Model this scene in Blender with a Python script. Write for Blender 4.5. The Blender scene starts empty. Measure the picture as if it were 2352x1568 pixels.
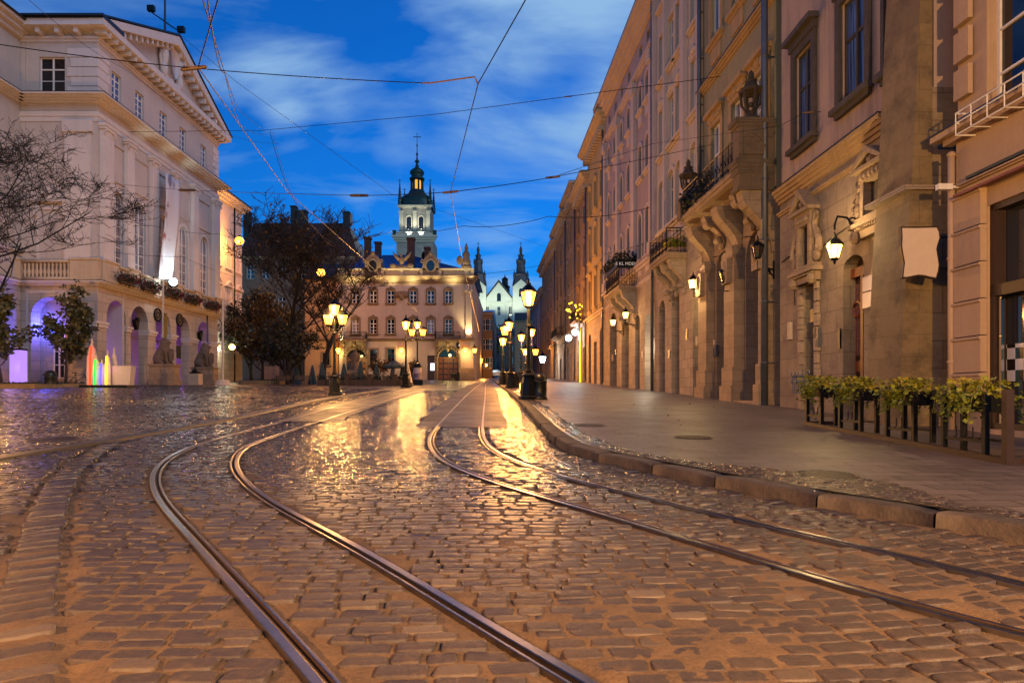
SKY_STR, EXPO = .12, 0.0
SKY_TINT = (.24, 1.85, 3.35, 1); CLOUD_COL = (2.4, 4.2, 6.6, 1); CLOUD_LOC = (0, 0, 0)
CLOUDS = [(1330,90,.32,.17),(1420,200,.16,.14),(700,150,.13,.15),(590,120,.10,.10),(790,190,.07,.10),(650,265,.05,.14),(790,297,.045,.12),(900,300,.06,.15),(200,30,.2,.12),(1160,612,.06,.14),(820,480,.04,.12),(860,70,.16,-.14),(1200,400,.2,-.04),(1300,180,.07,-.14)]
import bpy, math, random
import numpy as np
from mathutils import Vector, Matrix
R = math.radians
rnd = random.Random(11)
sc = bpy.context.scene
COL = sc.collection
# ---- calibration of the place: pinhole 24 mm, camera 1.38 m above the road, street climbing 3.76 %
F, CX, HY, CH, SL = 1568.0, 1176.0, 909.0, 1.38, 0.0376
def P(px, py, Y): return Vector(((px-CX)*Y/F, Y, CH-(py-HY)*Y/F))
def GP(px, py, z=0.0):
    Y = F*(CH-z)/(py-850.0)
    return Vector(((px-CX)*Y/F, Y, z+SL*Y))
def gz(Y): return SL*Y
def lin(h):
    h = h.lstrip('#'); c = [int(h[i:i+2], 16)/255 for i in (0, 2, 4)]
    return tuple(x/12.92 if x <= .04045 else ((x+.055)/1.055)**2.4 for x in c)+(1.0,)

# ------------------------------------------------------------------ mesh builder
class MB:
    def __init__(s): s.v, s.f, s.mi, s.m = [], [], [], 0
    def add(s, vs, fs):
        b = len(s.v); s.v.extend([tuple(x) for x in vs])
        for f in fs: s.f.append([b+i for i in f]); s.mi.append(s.m)
        return s
    def box(s, x0, x1, y0, y1, z0, z1):
        return s.add([(x0,y0,z0),(x1,y0,z0),(x1,y1,z0),(x0,y1,z0),(x0,y0,z1),(x1,y0,z1),(x1,y1,z1),(x0,y1,z1)],
                     [(0,3,2,1),(4,5,6,7),(0,1,5,4),(1,2,6,5),(2,3,7,6),(3,0,4,7)])
    def taper(s, x, y, z0, z1, a0, b0, a1, b1):
        return s.add([(x-a0,y-b0,z0),(x+a0,y-b0,z0),(x+a0,y+b0,z0),(x-a0,y+b0,z0),(x-a1,y-b1,z1),(x+a1,y-b1,z1),(x+a1,y+b1,z1),(x-a1,y+b1,z1)],
                     [(0,3,2,1),(4,5,6,7),(0,1,5,4),(1,2,6,5),(2,3,7,6),(3,0,4,7)])
    def prism(s, poly, a, b, ax='y'):
        """poly of (p,q): ax y -> (x,z) extruded along y a..b ; ax x -> (y,z) along x ; ax z -> (x,y) along z"""
        n = len(poly)
        def m(p, q, t): return (p,t,q) if ax == 'y' else ((t,p,q) if ax == 'x' else (p,q,t))
        vs = [m(p,q,a) for p,q in poly]+[m(p,q,b) for p,q in poly]
        return s.add(vs, [list(range(n)), list(range(2*n-1, n-1, -1))]+[(i,(i+1)%n,n+(i+1)%n,n+i) for i in range(n)])
    def lathe(s, prof, n=12, c=(0,0,0), wob=None):
        vs, fs = [], []
        for r, z in prof:
            for k in range(n):
                a = 2*math.pi*k/n; q = r*(wob(k, z) if wob else 1)
                vs.append((c[0]+q*math.cos(a), c[1]+q*math.sin(a), c[2]+z))
        for i in range(len(prof)-1):
            for k in range(n):
                fs.append((i*n+k, i*n+(k+1)%n, (i+1)*n+(k+1)%n, (i+1)*n+k))
        fs.append(tuple(range(n-1, -1, -1))); fs.append(tuple(range((len(prof)-1)*n, len(prof)*n)))
        return s.add(vs, fs)
    def tube(s, pts, r, n=6, cap=True):
        pts = [Vector(p) for p in pts]; m = len(pts)
        rs = r if isinstance(r, (list, tuple)) else [r]*m
        vs, fs = [], []
        for i, p in enumerate(pts):
            d = (pts[min(i+1, m-1)]-pts[max(i-1, 0)])
            d = d.normalized() if d.length > 1e-9 else Vector((0,0,1))
            a = d.cross(Vector((0,0,1)) if abs(d.z) < .9 else Vector((1,0,0))).normalized(); b = d.cross(a)
            for k in range(n):
                t = 2*math.pi*k/n
                vs.append(p+(a*math.cos(t)+b*math.sin(t))*rs[i])
        for i in range(m-1):
            for k in range(n): fs.append((i*n+k, i*n+(k+1)%n, (i+1)*n+(k+1)%n, (i+1)*n+k))
        if cap: fs.append(tuple(range(n-1, -1, -1))); fs.append(tuple(range((m-1)*n, m*n)))
        return s.add(vs, fs)
    def ball(s, c, r, n=10, m=6):
        rx, ry, rz = (r, r, r) if not isinstance(r, (tuple, list)) else r
        vs, fs = [(c[0],c[1],c[2]-rz)], []
        for i in range(1, m):
            t = -math.pi/2+math.pi*i/m
            for k in range(n):
                a = 2*math.pi*k/n
                vs.append((c[0]+rx*math.cos(t)*math.cos(a), c[1]+ry*math.cos(t)*math.sin(a), c[2]+rz*math.sin(t)))
        vs.append((c[0],c[1],c[2]+rz)); L = len(vs)-1
        for k in range(n): fs.append((0, 1+(k+1)%n, 1+k)); fs.append((L, L-n+k, L-n+(k+1)%n))
        for i in range(m-2):
            for k in range(n): fs.append((1+i*n+k, 1+i*n+(k+1)%n, 1+(i+1)*n+(k+1)%n, 1+(i+1)*n+k))
        return s.add(vs, fs)
    def ring(s, c, R_, r, n=14, ax='y', m=5):
        pts = []
        for k in range(n+1):
            a = 2*math.pi*k/n; p, q = R_*math.cos(a), R_*math.sin(a)
            pts.append((c[0]+p, c[1], c[2]+q) if ax == 'y' else ((c[0], c[1]+p, c[2]+q) if ax == 'x' else (c[0]+p, c[1]+q, c[2])))
        return s.tube(pts, r, m, cap=False)
    def mesh(s, name, mats, smooth=False):
        me = bpy.data.meshes.new(name); me.from_pydata(s.v, [], s.f)
        if not isinstance(mats, (list, tuple)): mats = [mats]
        for m in mats: me.materials.append(m)
        if len(mats) > 1: me.polygons.foreach_set('material_index', s.mi)
        if smooth: me.polygons.foreach_set('use_smooth', [True]*len(me.polygons))
        me.update(); return me
    def build(s, name, mats, parent=None, smooth=False, loc=None):
        return link(name, s.mesh(name, mats, smooth), parent, loc)
def link(name, me, parent=None, loc=None):
    o = bpy.data.objects.new(name, me); COL.objects.link(o)
    if parent is not None: o.parent = parent
    if loc is not None: o.location = loc
    return o
def tag(o, label=None, cat=None, group=None, kind=None):
    if label: o['label'] = label
    if cat: o['category'] = cat
    if group: o['group'] = group
    if kind: o['kind'] = kind
    return o
def thing(name, label, cat, loc=(0,0,0), rz=0.0, group=None):
    o = bpy.data.objects.new(name, None); COL.objects.link(o)
    o.empty_display_size = .1; o.location = loc; o.rotation_euler = (0,0,rz)
    return tag(o, label, cat, group)
def dup(o, parent=None, loc=None, rz=None, label=None):
    c = o.copy(); COL.objects.link(c)
    if parent is not None: c.parent = parent
    if loc is not None: c.location = loc
    if rz is not None: c.rotation_euler = (0,0,rz)
    if label: c['label'] = label
    for k in list(o.children): dup(k, c)
    return c

# ------------------------------------------------------------------ materials
def newmat(name):
    m = bpy.data.materials.new(name); m.use_nodes = True
    nt = m.node_tree; return m, nt, nt.nodes['Principled BSDF']
def nd(nt, t, **kw):
    n = nt.nodes.new(t)
    for k, v in kw.items():
        if k.startswith('_'): setattr(n, k[1:], v)
        else: n.inputs[k.replace('~', ' ')].default_value = v
    return n
def ramp(nt, src, stops):
    r = nt.nodes.new('ShaderNodeValToRGB'); e = r.color_ramp.elements
    e[0].position, e[0].color = stops[0]; e[1].position, e[1].color = stops[-1]
    for p, c in stops[1:-1]:
        k = e.new(p); k.color = c
    nt.links.new(src, r.inputs[0]); return r.outputs[0]
def mixc(nt, fac, a, b, mode='MIX'):
    n = nt.nodes.new('ShaderNodeMix'); n.data_type = 'RGBA'; n.blend_type = mode
    for sck, v in ((n.inputs[0], fac), (n.inputs[6], a), (n.inputs[7], b)):
        if isinstance(v, (int, float)): sck.default_value = v
        elif isinstance(v, tuple): sck.default_value = v
        else: nt.links.new(v, sck)
    return n.outputs[2]
def bump(nt, h, bs, strength=.3, dist=.02):
    b = nd(nt, 'ShaderNodeBump', Strength=strength, Distance=dist)
    nt.links.new(h, b.inputs['Height']); nt.links.new(b.outputs[0], bs.inputs['Normal']); return b
def noise(nt, vec, scale, detail=4, rough=.6):
    n = nd(nt, 'ShaderNodeTexNoise', Scale=scale, Detail=detail, Roughness=rough)
    if vec is not None: nt.links.new(vec, n.inputs['Vector'])
    return n.outputs[0]
def objvec(nt, wall=False):
    tc = nt.nodes.new('ShaderNodeTexCoord')
    if not wall: return tc.outputs['Object']
    s = nt.nodes.new('ShaderNodeSeparateXYZ'); nt.links.new(tc.outputs['Object'], s.inputs[0])
    a = nd(nt, 'ShaderNodeMath', _operation='ADD'); nt.links.new(s.outputs[0], a.inputs[0]); nt.links.new(s.outputs[1], a.inputs[1])
    c = nt.nodes.new('ShaderNodeCombineXYZ'); nt.links.new(a.outputs[0], c.inputs[0]); nt.links.new(s.outputs[2], c.inputs[1])
    return c.outputs[0]
def sc_(c, k): return tuple(min(1, x*k) for x in c[:3])+(1,)
def plain(name, hexc, rough=.6, metal=0.0, var=.12, nscale=6, bumpk=0.0, coat=0):
    m, nt, b = newmat(name); c = lin(hexc); v = objvec(nt)
    n = noise(nt, v, nscale)
    nt.links.new(ramp(nt, n, [(.3, sc_(c, 1-var)), (.7, sc_(c, 1+var))]), b.inputs['Base Color'])
    b.inputs['Roughness'].default_value = rough; b.inputs['Metallic'].default_value = metal
    if coat: b.inputs['Coat Weight'].default_value = coat
    if bumpk: bump(nt, noise(nt, v, nscale*5), b, bumpk, .02)
    return m
def stucco(name, hexc, stain='#5a4a3c', amt=.35, rough=.88):
    """painted render: soft mottling, rain streaks, fine grain"""
    m, nt, b = newmat(name); c = lin(hexc); v = objvec(nt, True)
    big = noise(nt, v, .35, 5, .65); fine = noise(nt, v, 7, 4)
    col = ramp(nt, big, [(.25, sc_(c, .84)), (.75, sc_(c, 1.08))])
    mp = nd(nt, 'ShaderNodeMapping'); mp.inputs['Scale'].default_value = (2.2, .18, 1); nt.links.new(v, mp.inputs[0])
    st = noise(nt, mp.outputs[0], 1.0, 6, .7)
    stf = ramp(nt, st, [(.48, (0,0,0,1)), (.72, (amt,)*3+(1,))])
    col = mixc(nt, stf, col, lin(stain))
    col = mixc(nt, .18, col, ramp(nt, fine, [(.3, sc_(c, .7)), (.7, sc_(c, 1.15))]))
    nt.links.new(col, b.inputs['Base Color']); b.inputs['Roughness'].default_value = rough
    bump(nt, noise(nt, v, 28, 5), b, .25, .015); return m
def masonry(name, hexc, bw=.8, bh=.4, joint=.012, jk=.45, amt=.4, rough=.85, bk=.5, stain='#3a2e24'):
    m, nt, b = newmat(name); c = lin(hexc); v = objvec(nt, True)
    br = nd(nt, 'ShaderNodeTexBrick', Scale=1.0)
    br.inputs['Brick Width'].default_value = bw; br.inputs['Row Height'].default_value = bh; br.inputs['Mortar Size'].default_value = joint
    br.inputs['Color1'].default_value = sc_(c, .82); br.inputs['Color2'].default_value = sc_(c, 1.12); br.inputs['Mortar'].default_value = sc_(c, jk)
    nt.links.new(v, br.inputs['Vector'])
    n = noise(nt, v, 1.1, 6, .7); n2 = noise(nt, v, 9, 5)
    col = mixc(nt, ramp(nt, n, [(.46, (0,0,0,1)), (.72, (amt,)*3+(1,))]), br.outputs['Color'], lin(stain))
    col = mixc(nt, .25, col, ramp(nt, n2, [(.3, sc_(c, .6)), (.7, sc_(c, 1.2))]))
    nt.links.new(col, b.inputs['Base Color']); b.inputs['Roughness'].default_value = rough
    inv = nd(nt, 'ShaderNodeMath', _operation='SUBTRACT'); inv.inputs[0].default_value = 1; nt.links.new(br.outputs['Fac'], inv.inputs[1])
    ad = nd(nt, 'ShaderNodeMath', _operation='MULTIPLY_ADD'); nt.links.new(n2, ad.inputs[0]); ad.inputs[1].default_value = .25; nt.links.new(inv.outputs[0], ad.inputs[2])
    bump(nt, ad.outputs[0], b, bk, .02); return m
def emit(name, hexc, strength, base='#222222'):
    m, nt, b = newmat(name); b.inputs['Base Color'].default_value = lin(base)
    b.inputs['Emission Color'].default_value = lin(hexc); b.inputs['Emission Strength'].default_value = strength
    try: m.cycles.emission_sampling = 'NONE'
    except Exception: pass
    return m
def glass(name, hexc='#10141c', rough=.06, curtain=None):
    m, nt, b = newmat(name); b.inputs['Base Color'].default_value = lin(hexc)
    if curtain:
        v = objvec(nt, True); mp = nd(nt, 'ShaderNodeMapping'); mp.inputs['Scale'].default_value = (9, .3, 1); nt.links.new(v, mp.inputs[0])
        nt.links.new(ramp(nt, noise(nt, mp.outputs[0], 1.2, 2), [(.4, lin(hexc)), (.65, lin(curtain))]), b.inputs['Base Color'])
    b.inputs['Roughness'].default_value = rough; b.inputs['Specular IOR Level'].default_value = .5
    b.inputs['Coat Weight'].default_value = .15; b.inputs['Coat Roughness'].default_value = .04
    v2 = objvec(nt); bump(nt, noise(nt, v2, 1.3, 2), b, .06, .05); return m

M = {}
M['iron'] = plain('black_iron', '#15171a', .42, .7, .2, 20)
M['iron2'] = plain('grey_metal', '#5d6470', .45, .6, .15, 3)
M['zinc'] = plain('zinc_pipe', '#565a66', .5, .5, .18, 2)
M['roofdark'] = plain('dark_roof', '#171519', .6, 0, .25, 1.2, .3)
M['tin'] = plain('dark_tin_flashing', '#20222a', .45, .3, .2, 2)
M['glass'] = glass('window_glass', '#10131a')
M['glassw'] = glass('window_blinds', '#4a4653', .12, '#a9a3ad')
M['curt'] = glass('window_curtain', '#1d2c4c', .08, '#5b78b4')
M['wframe'] = plain('white_window_frame', '#cfc9c6', .5, 0, .08)
M['bframe'] = plain('brown_window_frame', '#2a1811', .5, 0, .2)
M['gframe'] = plain('weathered_timber', '#3a3330', .75, 0, .3, 4, .3)
M['door'] = plain('carved_wood_door', '#34190d', .45, 0, .3, 5, .3)
M['lampw'] = emit('lamp_glow_amber', '#ff9c2c', 11)
M['lampo'] = emit('lamp_glow_orange', '#ff9a2a', 14)
M['lampy'] = emit('lamp_glow_warm', '#ffc45c', 13)
M['lampc'] = emit('lamp_glow_cool', '#d8f2ff', 24)
M['lampdead'] = glass('lantern_pane', '#3b3430', .15)
M['stone'] = masonry('old_limestone', '#8a7560', .95, .46, .01, .5, .5)
M['statue'] = plain('weathered_statue_stone', '#5d4d42', .9, 0, .3, 6, .4)
M['cream'] = stucco('cream_render', '#a89478')
M['rust'] = masonry('banded_render', '#a58f74', 1.3, .62, .02, .6, .12, .85, .5)
M['trim'] = stucco('cream_trim', '#b3a08c', amt=.3)
# ------------------------------------------------------------------ facades
WCACHE = {}
def arc_pts(u0, u1, z0, z1, rise, n=12):
    """outline of an opening, counter-clockwise from bottom left"""
    if rise <= 0: return [(u0,z0),(u1,z0),(u1,z1),(u0,z1)]
    um, a, zs = (u0+u1)/2, (u1-u0)/2, z1-rise
    return [(u0,z0),(u1,z0)]+[(um+a*math.cos(math.pi*k/n), zs+rise*math.sin(math.pi*k/n)) for k in range(n+1)]
def wall_mesh(mb, u0, u1, z0, z1, ops, depth, y=0.0):
    us = sorted({u0,u1}|{min(max(v,u0),u1) for o in ops for v in o[:2]})
    zs = sorted({z0,z1}|{min(max(v,z0),z1) for o in ops for v in o[2:4]})
    for i in range(len(us)-1):
        for j in range(len(zs)-1):
            a, b, c, d = us[i], us[i+1], zs[j], zs[j+1]
            if b-a < 1e-5 or d-c < 1e-5: continue
            cu, cz = (a+b)/2, (c+d)/2
            if any(o[0] < cu < o[1] and o[2] < cz < o[3] for o in ops): continue
            mb.add([(a,y,c),(b,y,c),(b,y,d),(a,y,d)], [(0,1,2,3)])
    for o in ops:
        a, b, c, d, rise = o[:5]; dep = o[5] if len(o) > 5 else depth
        if d <= z0 or c >= z1 or a >= u1 or b <= u0: continue
        top = d <= z1; c = max(c, z0); d = min(d, z1)
        pts = arc_pts(a, b, c, d, rise if top else 0)
        n = len(pts)
        for k in range(n):
            p, q = pts[k], pts[(k+1)%n]
            if not top and k == 2: continue
            mb.add([(p[0],y,p[1]),(q[0],y,q[1]),(q[0],y+dep,q[1]),(p[0],y+dep,p[1])], [(0,3,2,1)])
        if rise > 0 and top:
            ar = pts[2:]
            for k in range(len(ar)-1):
                p, q = ar[k], ar[k+1]
                mb.add([(p[0],y,p[1]),(q[0],y,q[1]),(q[0],y,d),(p[0],y,d)], [(0,3,2,1)])
class Fac:
    """a facade plane: local x along it (left to right seen from the front), local y into the wall, z up"""
    def __init__(s, name, label, cat, O, ang, group=None, host=None):
        s.O = Vector(O); s.ang = ang
        s.mpi = None
        if host is None: s.root = thing(name, label, cat, O, ang, group)
        else:
            s.root = host.root; mt = lambda f: Matrix.Translation(f.O) @ Matrix.Rotation(f.ang, 4, 'Z')
            s.mpi = mt(host).inverted() @ mt(s)
        s.ex = Vector((math.cos(ang), math.sin(ang), 0)); s.ey = Vector((-math.sin(ang), math.cos(ang), 0))
        s.ops = []
    def hit(s, px, py, o=0.0):
        d = Vector(((px-CX)/F, 1, (HY-py)/F)); n = -s.ey; c = Vector((0,0,CH))-s.O
        t = (o-c.dot(n))/d.dot(n); p = c+d*t
        return p.dot(s.ex), p.z
    def u(s, px, o=0.0): return s.hit(px, HY, o)[0]
    def z(s, px, py, o=0.0): return s.hit(px, py, o)[1]
    def world(s, u, y, z): return s.O+s.ex*u+s.ey*y+Vector((0,0,z))
    def part(s, name, mb, mat, smooth=False, parent=None, loc=None):
        o = mb.build(name, mat, parent or s.root, smooth, loc)
        if s.mpi is not None and parent is None: o.matrix_parent_inverse = s.mpi
        return o
    def walls(s, bands, u0, u1, depth=.28, back=8.0, name='wall', left=True):
        """bands: (z0,z1,mat,proud)"""
        for z0, z1, mat, pr in bands:
            mb = MB(); wall_mesh(mb, u0, u1, z0, z1, s.ops, depth, -pr)
            if left: mb.add([(u0,-pr,z0),(u0,back,z0),(u0,back,z1),(u0,-pr,z1)], [(0,3,2,1)])
            mb.add([(u1,-pr,z0),(u1,back,z0),(u1,back,z1),(u1,-pr,z1)], [(0,1,2,3)])
            mb.add([(u0,-pr,z1),(u1,-pr,z1),(u1,back,z1),(u0,back,z1)], [(0,1,2,3)])
            mb.add([(u0,back,z0),(u1,back,z0),(u1,back,z1),(u0,back,z1)], [(0,3,2,1)])
            s.part(name, mb, mat)
    def window(s, u0, u1, z0, z1, rise=0.0, y=.16, cols=2, rows=(.33, .66), fm='wframe', gm='glass', trim=None, tm='trim', hole=True, proud=0.0, bar=.05):
        if hole: s.ops.append((u0, u1, z0, z1, rise))
        w, h = u1-u0, z1-z0
        key = (round(w,2), round(h,2), round(rise,2), cols, tuple(rows), fm, gm, trim, tm, round(y+proud, 3))
        if key in WCACHE:
            f, kids = WCACHE[key]
            o = link('window', f, s.root, (u0,0,z0))
            if s.mpi is not None: o.matrix_parent_inverse = s.mpi
            for nm, me in kids: link(nm, me, o)
            return o
        fr = .07; mb = MB(); pts = arc_pts(0, w, 0, h, rise)
        ins = [(min(max(p,fr),w-fr), min(max(q,fr),h-fr)) for p, q in pts] if rise <= 0 else \
              [(fr,fr),(w-fr,fr)]+[(w/2+(w/2-fr)*math.cos(math.pi*k/12), h-rise+(rise-fr)*math.sin(math.pi*k/12)) for k in range(13)]
        n = len(pts)
        for k in range(n):
            a, b, c, d = pts[k], pts[(k+1)%n], ins[(k+1)%n], ins[k]
            mb.add([(a[0],y,a[1]),(b[0],y,b[1]),(c[0],y,c[1]),(d[0],y,d[1])], [(0,1,2,3)])
            mb.add([(d[0],y,d[1]),(c[0],y,c[1]),(c[0],y+.08,c[1]),(d[0],y+.08,d[1])], [(0,1,2,3)])
        for i in range(1, cols):
            x = w*i/cols; t = .05 if i*2 == cols else bar/2
            mb.box(x-t, x+t, y-.01, y+.06, fr, h-fr-(0 if rise <= 0 or abs(x-w/2) < .05 else rise*.35))
        for r in rows:
            zz = h*r; t = .045 if r in (rows[-1],) and rise <= 0 else bar/2
            mb.box(fr, w-fr, y+.004, y+.055, zz-t, zz+t)
        fme = mb.mesh('window', M[fm])
        g = MB(); g.add([(p,y+.05,q) for p, q in pts], [list(range(n))]); gme = g.mesh('pane', M[gm])
        kids = [('pane', gme)]
        if trim:
            t = MB(); tw = min(.24, w*.2)
            def band(a0, a1, b0, b1, pr): t.box(a0, a1, -proud-pr, -proud, b0, b1)
            if rise > 0:
                for k in range(12):
                    A = [(w/2+(w/2+e)*math.cos(math.pi*q/12), h-rise+(rise+e)*math.sin(math.pi*q/12)) for e in (0, tw) for q in (k, k+1)]
                    t.add([(A[0][0],-proud-.09,A[0][1]),(A[1][0],-proud-.09,A[1][1]),(A[3][0],-proud-.09,A[3][1]),(A[2][0],-proud-.09,A[2][1]),
                           (A[3][0],-proud,A[3][1]),(A[2][0],-proud,A[2][1]),(A[0][0],-proud,A[0][1]),(A[1][0],-proud,A[1][1])], [(0,3,2,1)[::-1],(2,3,5,4),(0,1,7,6)])
                band(-tw, 0, 0, h-rise, .09); band(w, w+tw, 0, h-rise, .09)
            else:
                band(-tw, 0, 0, h+tw, .08); band(w, w+tw, 0, h+tw, .08); band(0, w, h, h+tw, .08)
            if 'sill' in trim:
                band(-tw-.1, w+tw+.1, -.16, 0, .22); band(-tw, w+tw, -.3, -.16, .1)
            if 'hood' in trim:
                band(-tw-.15, w+tw+.15, h+tw+.25, h+tw+.42, .32); band(-tw-.05, w+tw+.05, h+tw, h+tw+.25, .14)
            if 'ped' in trim:
                band(-tw-.2, w+tw+.2, h+tw+.2, h+tw+.34, .34); b0 = h+tw+.34; W2 = w/2+tw+.2; ph = W2*.62
                for pr, e in ((.34, 0), (.16, .13)):
                    if e == 0:
                        t.prism([(w/2-W2,b0),(w/2-W2+.35,b0),(w/2,b0+ph-.16),(w/2+W2-.35,b0),(w/2+W2,b0),(w/2,b0+ph)], -proud-pr, -proud)
                    else: t.prism([(w/2-W2+.3,b0),(w/2+W2-.3,b0),(w/2,b0+ph-.1)], -proud-pr, -proud)
            if 'orn' in trim:
                z1 = h+tw
                t.ball((w/2, -proud-.1, z1+.16), (.26,.12,.24), 8, 5)
                for sx in (-1, 1): t.ball((w/2+sx*.32,-proud-.08,z1+.06), (.2,.1,.14), 7, 5); t.ball((w/2+sx*(w/2-.02),-proud-.08,z1+.02), (.14,.1,.12), 6, 4)
            if 'apron' in trim:
                band(0, w, -1.0, -.34, .07)
            kids.append(('surround', t.mesh('surround', M[tm])))
        o = link('window', fme, s.root, (u0,0,z0))
        if s.mpi is not None: o.matrix_parent_inverse = s.mpi
        for nm, me in kids: link(nm, me, o)
        WCACHE[key] = (fme, kids); return o
    def cornice(s, u0, u1, z0, z1, pr, mat='trim', steps=3, name='cornice', ret=True, y0=0.0, tin=True):
        mb = MB(); h = z1-z0
        for k in range(steps):
            p = pr*(k+1)/steps
            mb.box(u0-(p if ret else 0), u1+(p if ret else 0), -y0-p, .02, z0+h*k/steps, z0+h*(k+1)/steps)
        o = s.part(name, mb, M[mat])
        if tin:
            t = MB(); t.box(u0-(pr+.03 if ret else 0), u1+(pr+.03 if ret else 0), -y0-pr-.03, .02, z1+.003, z1+.035); s.part('flashing', t, M['tin'], parent=o)
        return o
    def pipe(s, u, z0, z1, y=-.14, r=.08, mat='zinc'):
        mb = MB(); mb.tube([(u,y,z0),(u,y,z1)], r, 8)
        k = z0+1.6
        while k < z1: mb.tube([(u,y,k),(u,y,k+.05)], r*1.25, 8); mb.box(u-.02, u+.02, y, .0, k, k+.04); k += 2.2
        mb.tube([(u,y,z0+.3),(u,y-.02,z0+.05),(u,y-.18,z0-.04)], r, 8)
        return s.part('downpipe', mb, M[mat], True)
    def roof(s, u0, u1, z, depth, rise, over=.6, mat='roofdark'):
        mb = MB()
        a = [(-over, z), (depth/2, z+rise), (depth+over, z), (depth+over, z-.12), (-over, z-.12)]
        mb.prism([(p, q) for p, q in a], u0-.1, u1+.1, 'x'); return s.part('roof', mb, M[mat])
def balcony(f, ua, ub, zt, pr, rail=1.05, style=0, slab='stone', mat='iron'):
    """slab, consoles below, wrought railing; a part of the building with sub-parts"""
    sb = MB(); sb.box(ua, ub, -pr, .02, zt-.14, zt); sb.box(ua+.06, ub-.06, -pr+.08, .02, zt-.28, zt-.14)
    o = f.part('balcony', sb, M[slab])
    rb = MB(); z0, z1 = zt+.03, zt+rail; ins = .05
    path = [(ua+ins, -.02), (ua+ins, -pr+ins), (ub-ins, -pr+ins), (ub-ins, -.02)]
    for z, r in ((z0+.05, .018), (z1, .03), (z1-.16, .014), (z0+.3, .012)):
        rb.tube([(x, y, z) for x, y in path], r, 5)
    for i in range(3):
        (xa, ya), (xb, yb) = path[i], path[i+1]; L = math.hypot(xb-xa, yb-ya); n = max(2, int(L/.16))
        for k in range(n+1):
            t = k/n; x, y = xa+(xb-xa)*t, ya+(yb-ya)*t
            rb.tube([(x,y,z0),(x,y,z1)], .011 if k % 4 else .02, 4)
            if k < n and k % 2 == 0:
                tt = (k+.5)/n; cx_, cy_ = xa+(xb-xa)*(k+1)/n, ya+(yb-ya)*(k+1)/n
                rb.ring((cx_, cy_, (z0+z1)/2-.08), .12, .014, 10, 'y' if i == 1 else 'x', 4)
                rb.ring((cx_, cy_, z0+.17), .085, .011, 8, 'y' if i == 1 else 'x', 4)
                rb.tube([(cx_,cy_,(z0+z1)/2+.05),(cx_,cy_,(z0+z1)/2+.22)], [.035,.004], 4)
    rb.build('railing', M[mat], o)
    return o
def console(mb, u, w, zt, pr, h, y=0.0):
    """scrolled console bracket: S profile in (y,z) extruded along u, with volute bosses"""
    pts = []
    for k in range(15):
        t = k/14.0; q = -pr*(1-t)**1.5*(1+.22*math.sin(t*math.pi*2.1))-.06
        pts.append((y+q, zt-h*t))
    poly = [(y+.05, zt)]+pts+[(y+.05, zt-h)]
    mb.prism(poly, u-w/2, u+w/2, 'x')
    r = pr*.26
    for sx in (-1, 1):
        uu = u+sx*w/2
        sp = []
        for k in range(22):
            a = k/21*4.2*math.pi; rr = r*(1-k/24.0)
            sp.append((uu+sx*.015, y-pr*.74+rr*math.cos(a), zt-r*1.15+rr*math.sin(a)))
        mb.tube(sp, .035, 5)
        mb.tube([(uu+sx*.012, p, q) for p, q in pts[2:]], .03, 5)
    mb.tube([(u-w/2-.03, y-pr*.74, zt-r*1.15), (u+w/2+.03, y-pr*.74, zt-r*1.15)], r*.95, 12)
    mb.ball((u, y-.1, zt-h), (w*.42, .16, .2), 8, 5)
    mb.tube([(u-w*.5, y-.1-pr*.2, zt-h*.82), (u+w*.5, y-.1-pr*.2, zt-h*.82)], r*.55, 10)
def leafmesh(mb, c, s, rng, flat=0.0):
    d = Vector((rng.uniform(-1,1), rng.uniform(-1,1), rng.uniform(-.7,.4))).normalized()
    n = Vector((rng.uniform(-1,1), rng.uniform(-1,1), rng.uniform(.1,1)+flat)).normalized()
    w = d.cross(n).normalized(); n = w.cross(d)
    c = Vector(c)
    mb.add([c, c+d*s*.45+w*s*.38-n*s*.06, c+d*s, c+d*s*.45-w*s*.38-n*s*.06], [(0,1,2),(0,2,3)])
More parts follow.
